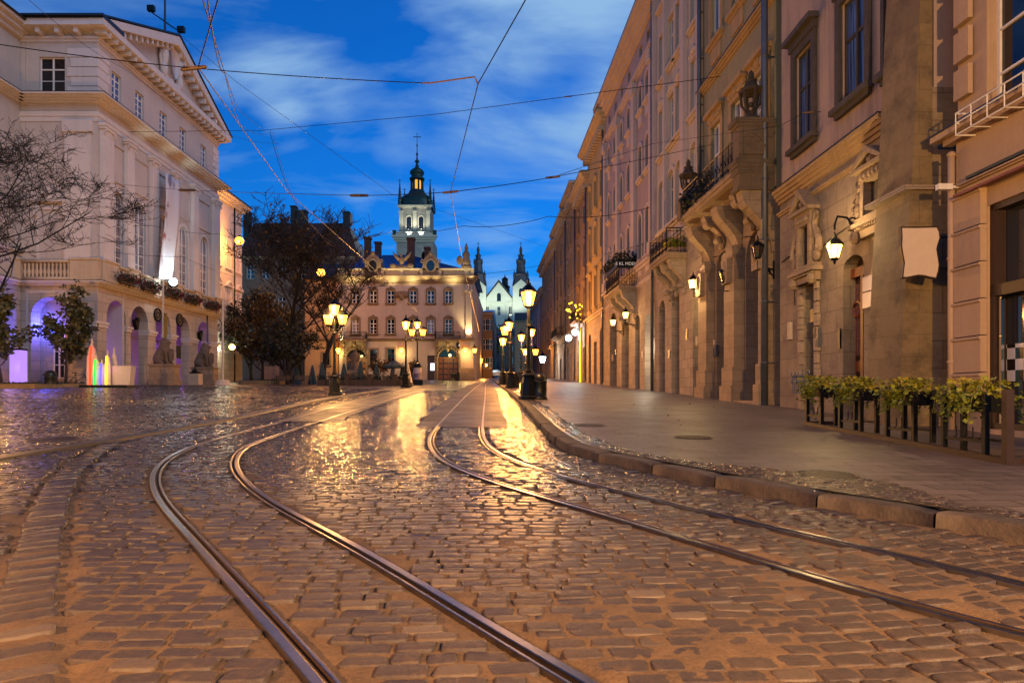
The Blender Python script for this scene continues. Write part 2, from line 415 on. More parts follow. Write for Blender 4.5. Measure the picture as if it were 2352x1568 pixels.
def tree(name, label, pos, seed, h, tr, crown_r, levels=4, kids=5, leaf=0, ls=.16, leafm=None, bark='bark', lean=(0,0), clear=.35, up=.35, group=None, cat='tree', thin=1.0, mind=.012, gnarl=.22):
    rg = random.Random(seed); root = thing(name, label, cat, pos, 0, group)
    tk, tw, lf = MB(), MB(), MB(); ends = []
    def grow(p, d, L, r, lv):
        n = 5 if lv < 2 else 4; pts, rs = [p], [r]; q, dd = p, d
        for k in range(n):
            dd = (dd+Vector((rg.uniform(-1,1), rg.uniform(-1,1), rg.uniform(-1,1)))*gnarl+Vector((0,0,up*.12))).normalized()
            q = q+dd*(L/n); pts.append(q); rs.append(max(mind*.7, r*(1-.62*(k+1)/n)))
        (tk if lv == 0 else tw).tube(pts, rs, 8 if lv == 0 else (6 if lv == 1 else (4 if lv == 2 else 3)), cap=lv < 2)
        if lv >= levels: ends.append((pts, dd)); return
        if lv == levels-1: ends.append((pts, dd))
        m = kids if lv else kids+3
        for k in range(m):
            t = (clear if lv == 0 else .28)+(1-(clear if lv == 0 else .28))*(k+rg.random()*.8)/m
            i = min(int(t*n), n-1); f_ = t*n-i; b = pts[i].lerp(pts[i+1], min(1, f_))
            a = rg.uniform(0, 2*math.pi); side = Vector((math.cos(a), math.sin(a), rg.uniform(-.15, .5)))
            nd_ = (dd*.55+side*.85+Vector((0,0,up))).normalized()
            LL = (crown_r*(1.15 if lv == 0 else 0)+(0 if lv == 0 else L*rg.uniform(.45,.68)))
            grow(b, nd_, LL*rg.uniform(.75,1.1), max(mind, rs[i]*(.55 if lv else .5)*thin), lv+1)
    grow(Vector((0,0,-.1)), Vector((lean[0], lean[1], 1)).normalized(), h, tr, 0)
    for k in range(leaf):
        pts, dd = rg.choice(ends); p = pts[rg.randrange(1, len(pts))]
        leafmesh(lf, p+Vector((rg.gauss(0,.12), rg.gauss(0,.12), rg.gauss(0,.1))), ls*rg.uniform(.6,1.3), rg)
    tk.build('trunk', M[bark], root, True); tw.build('branches' if not leaf else 'limbs', M[bark], root)
    if leaf: lf.build('crown', M[leafm], root)
    return root
def leafmat(name, stops, rough=.6):
    m, nt, b = newmat(name); v = objvec(nt); n = noise(nt, v, 2.2, 3)
    nt.links.new(ramp(nt, n, [(p, lin(c)) for p, c in stops]), b.inputs['Base Color']); b.inputs['Roughness'].default_value = rough
    return m
M['bark'] = plain('dark_bark', '#1a1411', .9, 0, .3, 8)
M['leafbrown'] = leafmat('autumn_leaves', [(.3, '#2c2415'), (.5, '#4a3414'), (.7, '#6b4a1c')])
M['leafgreen'] = leafmat('dusk_green_leaves', [(.3, '#1f2a1a'), (.5, '#33381f'), (.7, '#4e4427')])
M['leafyellow'] = leafmat('potato_vine_leaves', [(.3, '#3c4a12'), (.5, '#747a1c'), (.72, '#a5862a')])
M['leafdark'] = leafmat('dark_foliage', [(.3, '#10140e'), (.5, '#1b2014'), (.7, '#2b2a18')])
M['flower'] = leafmat('red_geraniums', [(.35, '#1e2a14'), (.5, '#2c331a'), (.58, '#5a1518'), (.7, '#8c1f22')])
# ------------------------------------------------------------------ numpy noise and polylines
def vnoise(x, y, seed=0):
    xi, yi = np.floor(x).astype(np.int64), np.floor(y).astype(np.int64); fx, fy = x-xi, y-yi
    fx, fy = fx*fx*(3-2*fx), fy*fy*(3-2*fy)
    def h(a, b):
        n = (a*374761393+b*668265263+seed*974634777) & 0x7fffffff
        n = ((n ^ (n >> 13))*1274126177) & 0x7fffffff
        return ((n ^ (n >> 16)) & 0xffff)/65535.0
    return (h(xi,yi)*(1-fx)+h(xi+1,yi)*fx)*(1-fy)+(h(xi,yi+1)*(1-fx)+h(xi+1,yi+1)*fx)*fy
def fbm(x, y, seed=0, oct_=4): return sum(vnoise(x*2**k, y*2**k, seed+k)*.5**k for k in range(oct_))/(2-.5**(oct_-1))
def gpl(pts, z=0.0): return [GP(a, b, z).xy for a, b in pts]
def smooth_line(pts, step=.25):
    """Catmull-Rom through points, resampled"""
    p = [Vector((q[0], q[1])) for q in pts]; p = [p[0]*2-p[1]]+p+[p[-1]*2-p[-2]]; out = []
    for i in range(1, len(p)-2):
        L = (p[i+1]-p[i]).length; n = max(2, int(L/step))
        for k in range(n):
            t = k/n; a, b, c, d = p[i-1], p[i], p[i+1], p[i+2]
            out.append(.5*((2*b)+(c-a)*t+(2*a-5*b+4*c-d)*t*t+(3*b-a-3*c+d)*t**3))
    out.append(p[-2]); return out
def relax(l, n=6):
    for _ in range(n): l = [l[0]]+[(l[i-1]+l[i]*2+l[i+1])/4 for i in range(1, len(l)-1)]+[l[-1]]
    return l
RA = [(745,1568),(684,1494),(615,1422),(513,1309),(427,1213),(393,1179),(366,1145),(354,1114),(352,1087),(369,1063),(410,1037),(478,1013),(581,984.4),(684,958.7),(752,938),(839,915.3),(920,896.5),(990,880.4)]
RB = [(1342,1568),(1200,1487),(1060,1401),(940,1326),(832,1263),(757,1223),(649,1169),(598,1138),(561,1107),(540,1080),(537,1053),(564,1025),(632,1001),(718,972.4),(785,950),(866,926),(946,901.8),(1027,884.4)]
RC = [(2352,1454.8),(2206,1421.7),(1999,1359.6),(1792,1299.5),(1585,1237.4),(1378,1176),(1304,1157),(1236,1136),(1167,1117.6),(1116,1100),(1065,1082),(1031,1065),(1003,1046),(990,1025),(988,1008),(995,992),(1019,964),(1051,930),(1082,899),(1104,882),(1116,875)]
RD = [(2352,1338.9),(2082,1272.6),(1792,1214.6),(1519,1148),(1407,1122.8),(1338,1107.4),(1270,1088.6),(1219,1071.5),(1167,1052.7),(1137,1037),(1116,1018.5),(1108,1001),(1106,981),(1109,947),(1113,912.6),(1116,882),(1124,875)]
rails = []
for k, (l, sd) in enumerate(((RA,-1),(RB,1),(RC,-1),(RD,1))):
    g = gpl(l); g = [g[0]*2-g[1]]+g
    rails.append((relax(smooth_line(g, .3), 10), sd))
KB = [(2352,1246),(2133,1205),(1942,1173),(1810,1149.6),(1722,1132),(1600,1108),(1493,1083.5),(1441,1073),(1372,1058),(1304,1037),(1263,1008),(1229,970.7),(1202,936.5),(1167,902),(1145,885),(1132,873)]
kerb = gpl(KB); kerb = [kerb[0]*7-kerb[1]*6, kerb[0]*3-kerb[1]*2]+kerb
kerb = relax(smooth_line(kerb, .25), 4)
PK = [(0,1052.7),(137,1029),(239,1015),(307,1001.4),(410,984.4),(547,958.7),(649,936.5),(762,912.6),(880,895),(985,879.5)]
plk = gpl(PK); d0 = plk[0]-plk[1]; plk = [plk[0]+d0*6, plk[0]+d0*3]+plk
plk = relax(smooth_line(plk, .4), 3)
kY, kX = np.array([p.y for p in kerb]), np.array([p.x for p in kerb])
o_ = np.argsort(kY); kY, kX = kY[o_], kX[o_]
pY, pX = np.array([p.y for p in plk]), np.array([p.x for p in plk])
def Xr(Y): return np.interp(Y, kY, kX)
# plaza edge: for a given X the plaza starts beyond this Y
oX = np.argsort(pX); pXs, pYs = pX[oX], pY[oX]
def Yplaza(X): return np.interp(X, pXs, pYs, left=pYs[0], right=400)
def dist_poly(x, y, line):
    d = np.full(x.shape, 1e9)
    for a, b in zip(line[:-1], line[1:]):
        vx, vy = b.x-a.x, b.y-a.y; L = vx*vx+vy*vy+1e-12
        t = np.clip(((x-a.x)*vx+(y-a.y)*vy)/L, 0, 1)
        d = np.minimum(d, np.hypot(x-a.x-t*vx, y-a.y-t*vy))
    return d
def inside(x, y, poly):
    r = np.zeros(x.shape, bool); n = len(poly)
    for i in range(n):
        (x0, y0), (x1, y1) = poly[i], poly[(i+1)%n]
        c = ((y0 > y) != (y1 > y)) & (x < (x1-x0)*(y-y0)/((y1-y0) or 1e-9)+x0); r ^= c
    return r
BEDR = gpl([(1167.5,981),(1150,929.7),(1137,892),(1131,876),(1100,876),(1058,892),(1031,912.6),(996.6,940),(954,980)])
BEDL = gpl([(785,969),(796,958),(866,931),(946,907),(1013,887),(1030,883),(980,881),(930,890),(838,911),(730,935),(636,968)])
def plz(X, Y):
    s = min(1, max(0, (-X-9)/20)); return .3*s*s*(3-2*s)*min(1, max(0, (66-Y)/15))*min(1, max(0, (Y-15)/20))+.015
# ------------------------------------------------------------------ ground materials
def cobble_mat(name, wet=.5, scale=5.0, dark='#241f20', light='#57493f', bk=.8):
    """small setts: voronoi-free brick pattern broken by noise, wet sheen"""
    m, nt, b = newmat(name); tc = nt.nodes.new('ShaderNodeTexCoord'); v = tc.outputs['Object']
    nz = nd(nt, 'ShaderNodeTexNoise', Scale=1.2, Detail=3); nt.links.new(v, nz.inputs['Vector'])
    vm = nd(nt, 'ShaderNodeVectorMath', _operation='MULTIPLY_ADD'); nt.links.new(nz.outputs['Color'], vm.inputs[0]); vm.inputs[1].default_value = (.35,.35,0); nt.links.new(v, vm.inputs[2])
    vo = nd(nt, 'ShaderNodeTexVoronoi', Scale=scale, Randomness=.55); vo.feature = 'F1'; vo.distance = 'CHEBYCHEV'; nt.links.new(vm.outputs[0], vo.inputs['Vector'])
    n1 = noise(nt, v, .35, 5, .65); n2 = noise(nt, v, 22, 4)
    sep = nt.nodes.new('ShaderNodeSeparateColor'); nt.links.new(vo.outputs['Color'], sep.inputs[0])
    col = ramp(nt, sep.outputs[0], [(0, lin(dark)), (1, lin(light))])
    gap = ramp(nt, vo.outputs['Distance'], [(.34, (0,0,0,1)), (.5, (1,1,1,1))])
    col = mixc(nt, gap, col, lin('#0e0b0a')); col = mixc(nt, .3, col, ramp(nt, n1, [(.3, lin('#2a2320')), (.7, lin('#5e4f43'))]))
    nt.links.new(col, b.inputs['Base Color'])
    nt.links.new(ramp(nt, n1, [(.3, (.16+.2*(1-wet),)*3+(1,)), (.7, (.34+.3*(1-wet),)*3+(1,))]), b.inputs['Roughness'])
    iv = nd(nt, 'ShaderNodeMath', _operation='MULTIPLY_ADD'); nt.links.new(vo.outputs['Distance'], iv.inputs[0]); iv.inputs[1].default_value = -1.2; nt.links.new(sep.outputs[1], iv.inputs[2])
    bump(nt, iv.outputs[0], b, bk, .022); return m
M['setts'] = cobble_mat('plaza_setts', .55, 7.5)
M['setts2'] = cobble_mat('gutter_setts', .75, 9, '#1c1a1c', '#4a3f38', .9)
M['farroad'] = cobble_mat('far_cobbles', .6, 5.5)
def stone_mat():
    m, nt, b = newmat('basalt_cobbles'); b.inputs['Specular IOR Level'].default_value = .36; at = nd(nt, 'ShaderNodeAttribute'); at.attribute_name = 'rnd'
    v = objvec(nt); n = noise(nt, v, 16, 5, .65); big = noise(nt, v, .5, 3)
    c = ramp(nt, at.outputs['Fac'], [(0, lin('#1d2130')), (.3, lin('#2a2a33')), (.65, lin('#443b37')), (1, lin('#86755f'))])
    c = mixc(nt, .45, c, ramp(nt, n, [(.3, lin('#211e1f')), (.7, lin('#57493f'))]))
    dirt = ramp(nt, noise(nt, v, 7, 6, .75), [(.54, (0,0,0,1)), (.68, (.4,.4,.4,1))])
    c = mixc(nt, dirt, c, lin('#7a5f42'))
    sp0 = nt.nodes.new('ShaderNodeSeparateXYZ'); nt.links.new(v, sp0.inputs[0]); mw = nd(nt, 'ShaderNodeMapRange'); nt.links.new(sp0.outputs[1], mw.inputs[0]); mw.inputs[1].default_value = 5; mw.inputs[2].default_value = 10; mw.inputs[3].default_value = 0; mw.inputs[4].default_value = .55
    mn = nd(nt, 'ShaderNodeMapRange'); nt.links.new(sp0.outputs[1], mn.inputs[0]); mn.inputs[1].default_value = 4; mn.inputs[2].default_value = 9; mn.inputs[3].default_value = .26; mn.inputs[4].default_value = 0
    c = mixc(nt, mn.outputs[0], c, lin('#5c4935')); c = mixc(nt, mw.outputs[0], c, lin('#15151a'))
    nt.links.new(c, b.inputs['Base Color'])
    # the trodden middle of the street is polished and damp; the near stones are dusty
    sp = nt.nodes.new('ShaderNodeSeparateXYZ'); nt.links.new(v, sp.inputs[0])
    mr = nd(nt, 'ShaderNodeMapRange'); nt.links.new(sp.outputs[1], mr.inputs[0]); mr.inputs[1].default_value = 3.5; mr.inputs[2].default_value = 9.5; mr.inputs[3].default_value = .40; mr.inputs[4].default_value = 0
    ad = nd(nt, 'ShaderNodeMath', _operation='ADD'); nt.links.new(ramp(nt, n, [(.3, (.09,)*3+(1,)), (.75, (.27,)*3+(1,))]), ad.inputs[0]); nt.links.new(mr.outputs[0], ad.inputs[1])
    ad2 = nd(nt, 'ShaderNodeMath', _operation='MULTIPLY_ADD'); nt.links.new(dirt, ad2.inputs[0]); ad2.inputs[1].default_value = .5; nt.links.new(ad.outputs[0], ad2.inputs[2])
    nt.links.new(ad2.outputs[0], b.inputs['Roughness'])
    bump(nt, n, b, .7, .016); return m
def sand_mat():
    m, nt, b = newmat('joint_sand'); v = objvec(nt); n = noise(nt, v, 3, 6, .7); n2 = noise(nt, v, 45, 4)
    c = ramp(nt, n, [(.25, lin('#382b1c')), (.55, lin('#624a2e')), (.8, lin('#7c613d'))])
    c = mixc(nt, .25, c, ramp(nt, n2, [(.3, lin('#33261c')), (.75, lin('#93765a'))]))
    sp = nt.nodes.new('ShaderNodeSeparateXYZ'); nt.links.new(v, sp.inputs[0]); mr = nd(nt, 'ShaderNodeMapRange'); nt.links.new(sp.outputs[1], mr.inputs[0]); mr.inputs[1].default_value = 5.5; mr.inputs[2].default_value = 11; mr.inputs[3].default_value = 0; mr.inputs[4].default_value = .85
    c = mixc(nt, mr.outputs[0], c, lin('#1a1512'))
    nt.links.new(c, b.inputs['Base Color']); b.inputs['Roughness'].default_value = .9
    bump(nt, n2, b, .5, .012); return m
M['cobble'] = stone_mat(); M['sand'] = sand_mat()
def slab_mat():
    m, nt, b = newmat('pavement_slabs'); tc = nt.nodes.new('ShaderNodeTexCoord'); v = tc.outputs['Object']
    br = nd(nt, 'ShaderNodeTexBrick', Scale=1.0); br.inputs['Brick Width'].default_value = .6; br.inputs['Row Height'].default_value = .3; br.inputs['Mortar Size'].default_value = .018
    br.inputs['Color1'].default_value = lin('#504844'); br.inputs['Color2'].default_value = lin('#6c6058'); br.inputs['Mortar'].default_value = lin('#211b1a'); nt.links.new(v, br.inputs['Vector'])
    n = noise(nt, v, .8, 6, .7); n2 = noise(nt, v, 30, 3)
    c = mixc(nt, .4, br.outputs[0], ramp(nt, n, [(.3, lin('#332b29')), (.7, lin('#7a6a60'))]))
    nt.links.new(c, b.inputs['Base Color'])
    nt.links.new(ramp(nt, n, [(.3, (.36,)*3+(1,)), (.7, (.62,)*3+(1,))]), b.inputs['Roughness'])
    iv = nd(nt, 'ShaderNodeMath', _operation='MULTIPLY_ADD'); nt.links.new(br.outputs['Fac'], iv.inputs[0]); iv.inputs[1].default_value = -1; nt.links.new(n2, iv.inputs[2])
    bump(nt, iv.outputs[0], b, .25, .008); return m
M['slabs'] = slab_mat()
def bed_mat():
    m, nt, b = newmat('track_bed_pavers'); tc = nt.nodes.new('ShaderNodeTexCoord'); v = tc.outputs['Object']
    br = nd(nt, 'ShaderNodeTexBrick', Scale=1.0); br.inputs['Brick Width'].default_value = .2; br.inputs['Row Height'].default_value = .1; br.inputs['Mortar Size'].default_value = .008
    br.inputs['Color1'].default_value = lin('#191618'); br.inputs['Color2'].default_value = lin('#262021'); br.inputs['Mortar'].default_value = lin('#070606'); nt.links.new(v, br.inputs['Vector'])
    n = noise(nt, v, .9, 4); nt.links.new(mixc(nt, .3, br.outputs[0], ramp(nt, n, [(.3, lin('#121011')), (.7, lin('#2b2422'))])), b.inputs['Base Color'])
    nt.links.new(ramp(nt, n, [(.3, (.42,)*3+(1,)), (.7, (.7,)*3+(1,))]), b.inputs['Roughness'])
    iv = nd(nt, 'ShaderNodeMath', _operation='SUBTRACT'); iv.inputs[0].default_value = 1; nt.links.new(br.outputs['Fac'], iv.inputs[1]); bump(nt, iv.outputs[0], b, .5, .01); return m
M['bed'] = bed_mat()
M['kerb'] = plain('kerb_granite', '#44382e', .75, 0, .45, 4, .7)
M['rail'] = plain('polished_rail_steel', '#857d78', .3, 1.0, .15, 12)
M['railold'] = plain('rusty_rail_groove', '#4a3424', .7, .3, .3, 15)
# ------------------------------------------------------------------ ground sheets
def grid(name, Ys, xs_of, zf, mat, kind='structure', smooth=True):
    vs, fs = [], []; n = None
    for Y in Ys:
        xs = xs_of(Y); n = len(xs)
        for X in xs: vs.append((float(X), float(Y), float(zf(X, Y))+gz(Y)))
    for j in range(len(Ys)-1):
        for i in range(n-1): fs.append((j*n+i, j*n+i+1, (j+1)*n+i+1, (j+1)*n+i))
    me = bpy.data.meshes.new(name); me.from_pydata(vs, [], fs); me.materials.append(M[mat])
    if smooth: me.polygons.foreach_set('use_smooth', [True]*len(fs))
    return tag(link(name, me), kind=kind)
gm = plain('earth', '#2c2622', .9, 0, .2, .5)
M['earth'] = gm
def gl_z(X, Y): return -.32 if Y < 160 else -.32+.0
grid('ground', [-60,0,60,120,180,260,400,700,1500], lambda Y: [-900,-300,-100,-40,0,40,100,300,900], lambda X, Y: -.35-max(0, Y-170)*SL, 'earth')
# road: sand bed with real cobbles near, rough sheet far
Ys = list(np.geomspace(2.2, 47, 250))
NX = 170
def sandz(X, Y): return 0
vs = np.zeros((len(Ys), NX, 3))
for j, Y in enumerate(Ys):
    xl = max(-.8*Y-1.5, -26); xr = min(.8*Y+1.5, Xr(Y)+.12); vs[j,:,0] = np.linspace(xl, xr, NX); vs[j,:,1] = Y
X_, Y_ = vs[:,:,0], vs[:,:,1]
near = np.clip((9.5-Y_)/5.5, 0, 1)
cover = fbm(X_*.9, Y_*.9, 3, 3)
vs[:,:,2] = -.021+near*.0108+(cover-.5)*(.016+.023*near)+((vnoise(X_*15, Y_*15, 9)-.5)*.012+(vnoise(X_*6, Y_*6, 19)-.5)*.009)*np.clip(8/Y_, 0, 1)+SL*Y_
band = gpl([(38,1568),(70,1330),(128,1130),(186,1060),(262,1012)]); band = [band[0]*2-band[1]]+band; band = relax(smooth_line(band, .15), 3)
db = dist_poly(X_.ravel(), Y_.ravel(), band).reshape(X_.shape)
vs[:,:,2] -= .03*np.clip(1-np.abs(db-.2)/.1, 0, 1)
for l, s in rails:
    dr = dist_poly(X_.ravel(), Y_.ravel(), l[::2]).reshape(X_.shape); vs[:,:,2] = np.where(dr < .11, np.minimum(vs[:,:,2], SL*Y_-.03), vs[:,:,2])
fs = [(j*NX+i, j*NX+i+1, (j+1)*NX+i+1, (j+1)*NX+i) for j in range(len(Ys)-1) for i in range(NX-1)]
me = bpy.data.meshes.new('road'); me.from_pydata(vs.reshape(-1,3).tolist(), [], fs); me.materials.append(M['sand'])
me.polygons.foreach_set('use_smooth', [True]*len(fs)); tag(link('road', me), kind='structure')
grid('road_far', list(np.linspace(46.9, 170, 40)), lambda Y: [-26, -12, float(Xr(Y))-4, float(Xr(Y))+.1], lambda X, Y: -.006, 'farroad')
# cobbles
rs = np.random.RandomState(5)
cx, cy, cw, cd, ca = [], [], [], [], []
v = 2.3
while v < 47:
    d = rs.uniform(.095, .135) if v < 20 else rs.uniform(.12, .15)
    xl = max(-.79*v-1.2, -25); xr_ = min(.79*v+1.0, 14); x = xl+rs.uniform(0, .2)
    while x < xr_:
        w = rs.uniform(.13, .27); xc = x+w/2
        s = .30/(1+math.exp(-(xc-1.4)*1.6))
        yy = v+(.30/1.6)*math.log1p(math.exp((xc-1.4)*1.6))+.05*math.sin(xc*1.3+v*.4)+rs.uniform(-.01, .01)
        cx.append(xc); cy.append(yy); cw.append(w); cd.append(d); ca.append(math.atan(s)+.05*1.3*math.cos(xc*1.3+v*.4)+rs.uniform(-.05, .05)); x += w+rs.uniform(.006, .02)
    v += d+rs.uniform(.008, .018)
cx, cy, cw, cd, ca = map(np.array, (cx, cy, cw, cd, ca))
PLZ = [(p.x, p.y) for p in plk]+[(plk[-1].x, 300), (-300, 300), (-300, plk[0].y)]
ok = (cx < Xr(cy)-.02-cw*.3) & ~inside(cx, cy, PLZ) & (dist_poly(cx, cy, plk) > .24) & (cy > 2.3)
for l, s in rails: ok &= dist_poly(cx, cy, l[::2]) > .10+cw*.24
ok &= ~inside(cx, cy, BEDR) & ~inside(cx, cy, BEDL)
ok &= dist_poly(cx, cy, band) > .19+cw*.42
cx, cy, cw, cd, ca = cx[ok], cy[ok], cw[ok], cd[ok], ca[ok]
bx, by, bw, bd, ba = [], [], [], [], []
s_ = 0
for a, b in zip(band[:-1], band[1:]):
    L = (b-a).length; s_ += L
    if s_ > .15:
        s_ = 0; t = (b-a).normalized(); bx.append(b.x); by.append(b.y); bw.append(rs.uniform(.30, .36)); bd.append(.135); ba.append(math.atan2(-t.x, t.y))
cx, cy, cw, cd, ca = [np.concatenate([p, np.array(q)]) for p, q in ((cx,bx),(cy,by),(cw,bw),(cd,bd),(ca,ba))]
def stones(name, cx, cy, cw, cd, ca, z0, mat, K, rings, sex, jit_, tilt, dom):
    N = len(cx); th = np.arange(K)*2*np.pi/K+np.pi/K; nr = len(rings); nv = nr*K+1
    sup = lambda c: np.sign(c)*np.abs(c)**sex
    ux, uy = sup(np.cos(th))*.5, sup(np.sin(th))*.5
    jit = 1+rs.uniform(-jit_, jit_*.4, (N, K))
    zt = z0+rs.normal(0, .0042, N)+.004*(fbm(cx*.7, cy*.7, 21, 2)-.5)*2
    tx, ty = rs.normal(0, tilt, N), rs.normal(0, tilt*1.25, N)
    V = np.zeros((N, nv, 3)); C_, S_ = np.cos(ca)[:,None], np.sin(ca)[:,None]
    for r, (k, z) in enumerate(rings):
        lx, ly = ux[None]*cw[:,None]*k*jit, uy[None]*cd[:,None]*k*jit
        V[:, r*K:(r+1)*K, 0] = cx[:,None]+lx*C_-ly*S_; V[:, r*K:(r+1)*K, 1] = cy[:,None]+lx*S_+ly*C_
        V[:, r*K:(r+1)*K, 2] = z+zt[:,None]+(lx*tx[:,None]+ly*ty[:,None])*(1 if r else 0)
    V[:,nv-1,0], V[:,nv-1,1], V[:,nv-1,2] = cx, cy, zt+dom
    V[:,:,2] += SL*V[:,:,1]
    f1 = [(r*K+k, r*K+(k+1)%K, (r+1)*K+(k+1)%K, (r+1)*K+k) for r in range(nr-1) for k in range(K)]
    f2 = [((nr-1)*K+k, (nr-1)*K+(k+1)%K, nr*K) for k in range(K)]
    base = (np.arange(N)*nv)[:,None]
    q = (base[:,:,None]+np.array(f1)[None]).reshape(-1); t3 = (base[:,:,None]+np.array(f2)[None]).reshape(-1)
    nq, nt3 = N*len(f1), N*len(f2)
    me = bpy.data.meshes.new(name); me.vertices.add(N*nv); me.vertices.foreach_set('co', V.reshape(-1))
    me.loops.add(nq*4+nt3*3); me.loops.foreach_set('vertex_index', np.concatenate([q, t3]).astype(np.int32))
    me.polygons.add(nq+nt3)
    me.polygons.foreach_set('loop_start', np.concatenate([np.arange(nq)*4, nq*4+np.arange(nt3)*3]).astype(np.int32))
    me.polygons.foreach_set('use_smooth', np.ones(nq+nt3, bool))
    me.update(calc_edges=True); me.validate()
    at = me.attributes.new('rnd', 'FLOAT', 'POINT'); rr = np.clip(rs.beta(1.6, 2.4, N), 0, 1); at.data.foreach_set('value', np.repeat(rr, nv).astype(np.float32))
    me.materials.append(M[mat]); return tag(link(name, me), kind='structure')
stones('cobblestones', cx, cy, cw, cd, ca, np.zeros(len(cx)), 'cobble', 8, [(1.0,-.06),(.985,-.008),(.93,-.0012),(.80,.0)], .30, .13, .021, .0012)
# smaller setts of the plaza
sx_, sy_, sw_, sd_ = [], [], [], []
v = 8.5
while v < 50:
    d = rs.uniform(.10, .13) if v < 30 else rs.uniform(.15, .19); x = max(-.79*v-1.0, -34)
    xe = -5.5
    while x < xe:
        w = rs.uniform(.10, .17) if v < 30 else rs.uniform(.16, .24); sx_.append(x+w/2); sy_.append(v+.25*math.sin(x*.5)+rs.uniform(-.012, .012)); sw_.append(w); sd_.append(d); x += w+.012
    v += d+.01
sx_, sy_, sw_, sd_ = map(np.array, (sx_, sy_, sw_, sd_))
ok = inside(sx_, sy_, PLZ) & (dist_poly(sx_, sy_, plk) > .22)
sx_, sy_, sw_, sd_ = sx_[ok], sy_[ok], sw_[ok], sd_[ok]
pzv = .3*(lambda t: t*t*(3-2*t))(np.clip((-sx_-9)/20, 0, 1))*np.clip((66-sy_)/15, 0, 1)*np.clip((sy_-15)/20, 0, 1)+.026
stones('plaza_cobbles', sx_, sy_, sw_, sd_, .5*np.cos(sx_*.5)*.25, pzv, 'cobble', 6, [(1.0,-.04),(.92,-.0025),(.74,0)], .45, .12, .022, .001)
# track beds
def sheet(name, poly, z, mat, kind='structure'):
    me = bpy.data.meshes.new(name); me.from_pydata([(p[0], p[1], z+gz(p[1])) for p in poly], [], [list(range(len(poly)))]); me.materials.append(M[mat])
    return tag(link(name, me), kind=kind)
sheet('track_paving', BEDR, .004, 'bed'); sheet('track_paving', BEDL, .004, 'bed')
# rails: head, groove, guard lip
def rail_obj(line, side, parent):
    prof = [(-.055,-.05),(-.055,.001),(-.048,.005),(.0,.005),(.006,.001),(.008,-.035),(.042,-.035),(.044,.0),(.05,.003),(.064,.003),(.068,.0),(.07,-.05)]
    if side > 0: prof = [(-p, q) for p, q in prof]
    vs, fs, mi = [], [], []; n = len(prof)
    for i, p in enumerate(line):
        t = (line[min(i+1, len(line)-1)]-line[max(i-1, 0)]).normalized(); nx, ny = t.y, -t.x
        for a, b in prof: vs.append((p.x+nx*a, p.y+ny*a, b+gz(p.y)))
    for i in range(len(line)-1):
        for k in range(n-1):
            fs.append((i*n+k, i*n+k+1, (i+1)*n+k+1, (i+1)*n+k)); mi.append(1 if k in (5, 6) else 0)
    me = bpy.data.meshes.new('rail'); me.from_pydata(vs, [], fs); me.materials.append(M['rail']); me.materials.append(M['railold'])
    me.polygons.foreach_set('material_index', mi); return link('rail', me, parent)
for i, lb in enumerate(('grooved steel tram track that swings out towards the plaza', 'grooved steel tram track that runs beside the pavement kerb')):
    t = thing('tram_track', lb, 'tram track', (0,0,0), 0, 'tram tracks in the cobbles')
    rail_obj(rails[2*i][0], -1, t); rail_obj(rails[2*i+1][0], 1, t)
# plaza with its flat edging, pavement, kerb stones
edge = plk
pv, pf = [], []
eY, eX = np.array([p.y for p in edge]), np.array([p.x for p in edge])
rowsY = [p.y for p in edge]+list(np.linspace(edge[-1].y+2, 165, 20)); n = 14
for Y in rowsY:
    x0 = float(np.interp(Y, eY, eX))
    for k in range(n):
        X = x0-(k/(n-1))**2*150
        pv.append((X, Y, plz(X, Y)+.004+gz(Y)))
for i in range(len(rowsY)-1):
    for k in range(n-1): pf.append((i*n+k+1, i*n+k, (i+1)*n+k, (i+1)*n+k+1))
me = bpy.data.meshes.new('plaza'); me.from_pydata(pv, [], pf); me.materials.append(M['setts']); tag(link('plaza', me), kind='structure')
ev, ef = [], []
for i, p in enumerate(edge):
    t = (edge[min(i+1, len(edge)-1)]-edge[max(i-1, 0)]).normalized(); nx, ny = -t.y, t.x
    for a, z in ((.16, .018), (.15, .024), (-.11, .024), (-.125, -.03)): ev.append((p.x+nx*a, p.y+ny*a, z+gz(p.y)))
for i in range(len(edge)-1):
    for k in range(3): ef.append((i*4+k, i*4+k+1, (i+1)*4+k+1, (i+1)*4+k))
me = bpy.data.meshes.new('plaza_kerb'); me.from_pydata(ev, [], ef); me.materials.append(plain('flat_kerb', '#2e2927', .5, 0, .25, 4, .3)); tag(link('plaza_kerb', me), kind='structure')
SWZ = .125
grid('pavement', list(np.linspace(1.4, 30, 58))+list(np.linspace(31, 170, 50)), lambda Y: [float(Xr(Y))+.30+t*(14-float(Xr(Y))) for t in (0,.03,.08,.2,.4,.6,.8,1)], lambda X, Y: SWZ, 'slabs')
grid('pavement_setts', list(np.linspace(2.5, 60, 170)), lambda Y: [float(Xr(Y))+.3, float(Xr(Y))+.62+.10*math.sin(Y*1.7)+(.75 if 7.0 < Y < 8.6 else 0)], lambda X, Y: SWZ+.004, 'setts2')
gx, gy, gw, gd = [], [], [], []
v = 2.6
while v < 45:
    w_ = .30+.06*math.sin(v*1.7)+(.78*max(0, 1-abs(v-7.8)/1.3)**.5 if 6.5 < v < 9.1 else 0); x = float(Xr(v))+.36
    while x < float(Xr(v))+.36+w_: q = rs.uniform(.08, .12); gx.append(x+q/2); gy.append(v+rs.uniform(-.008, .008)); gw.append(q); gd.append(.09); x += q+.008
    v += .1
gx, gy, gw, gd = map(np.array, (gx, gy, gw, gd))
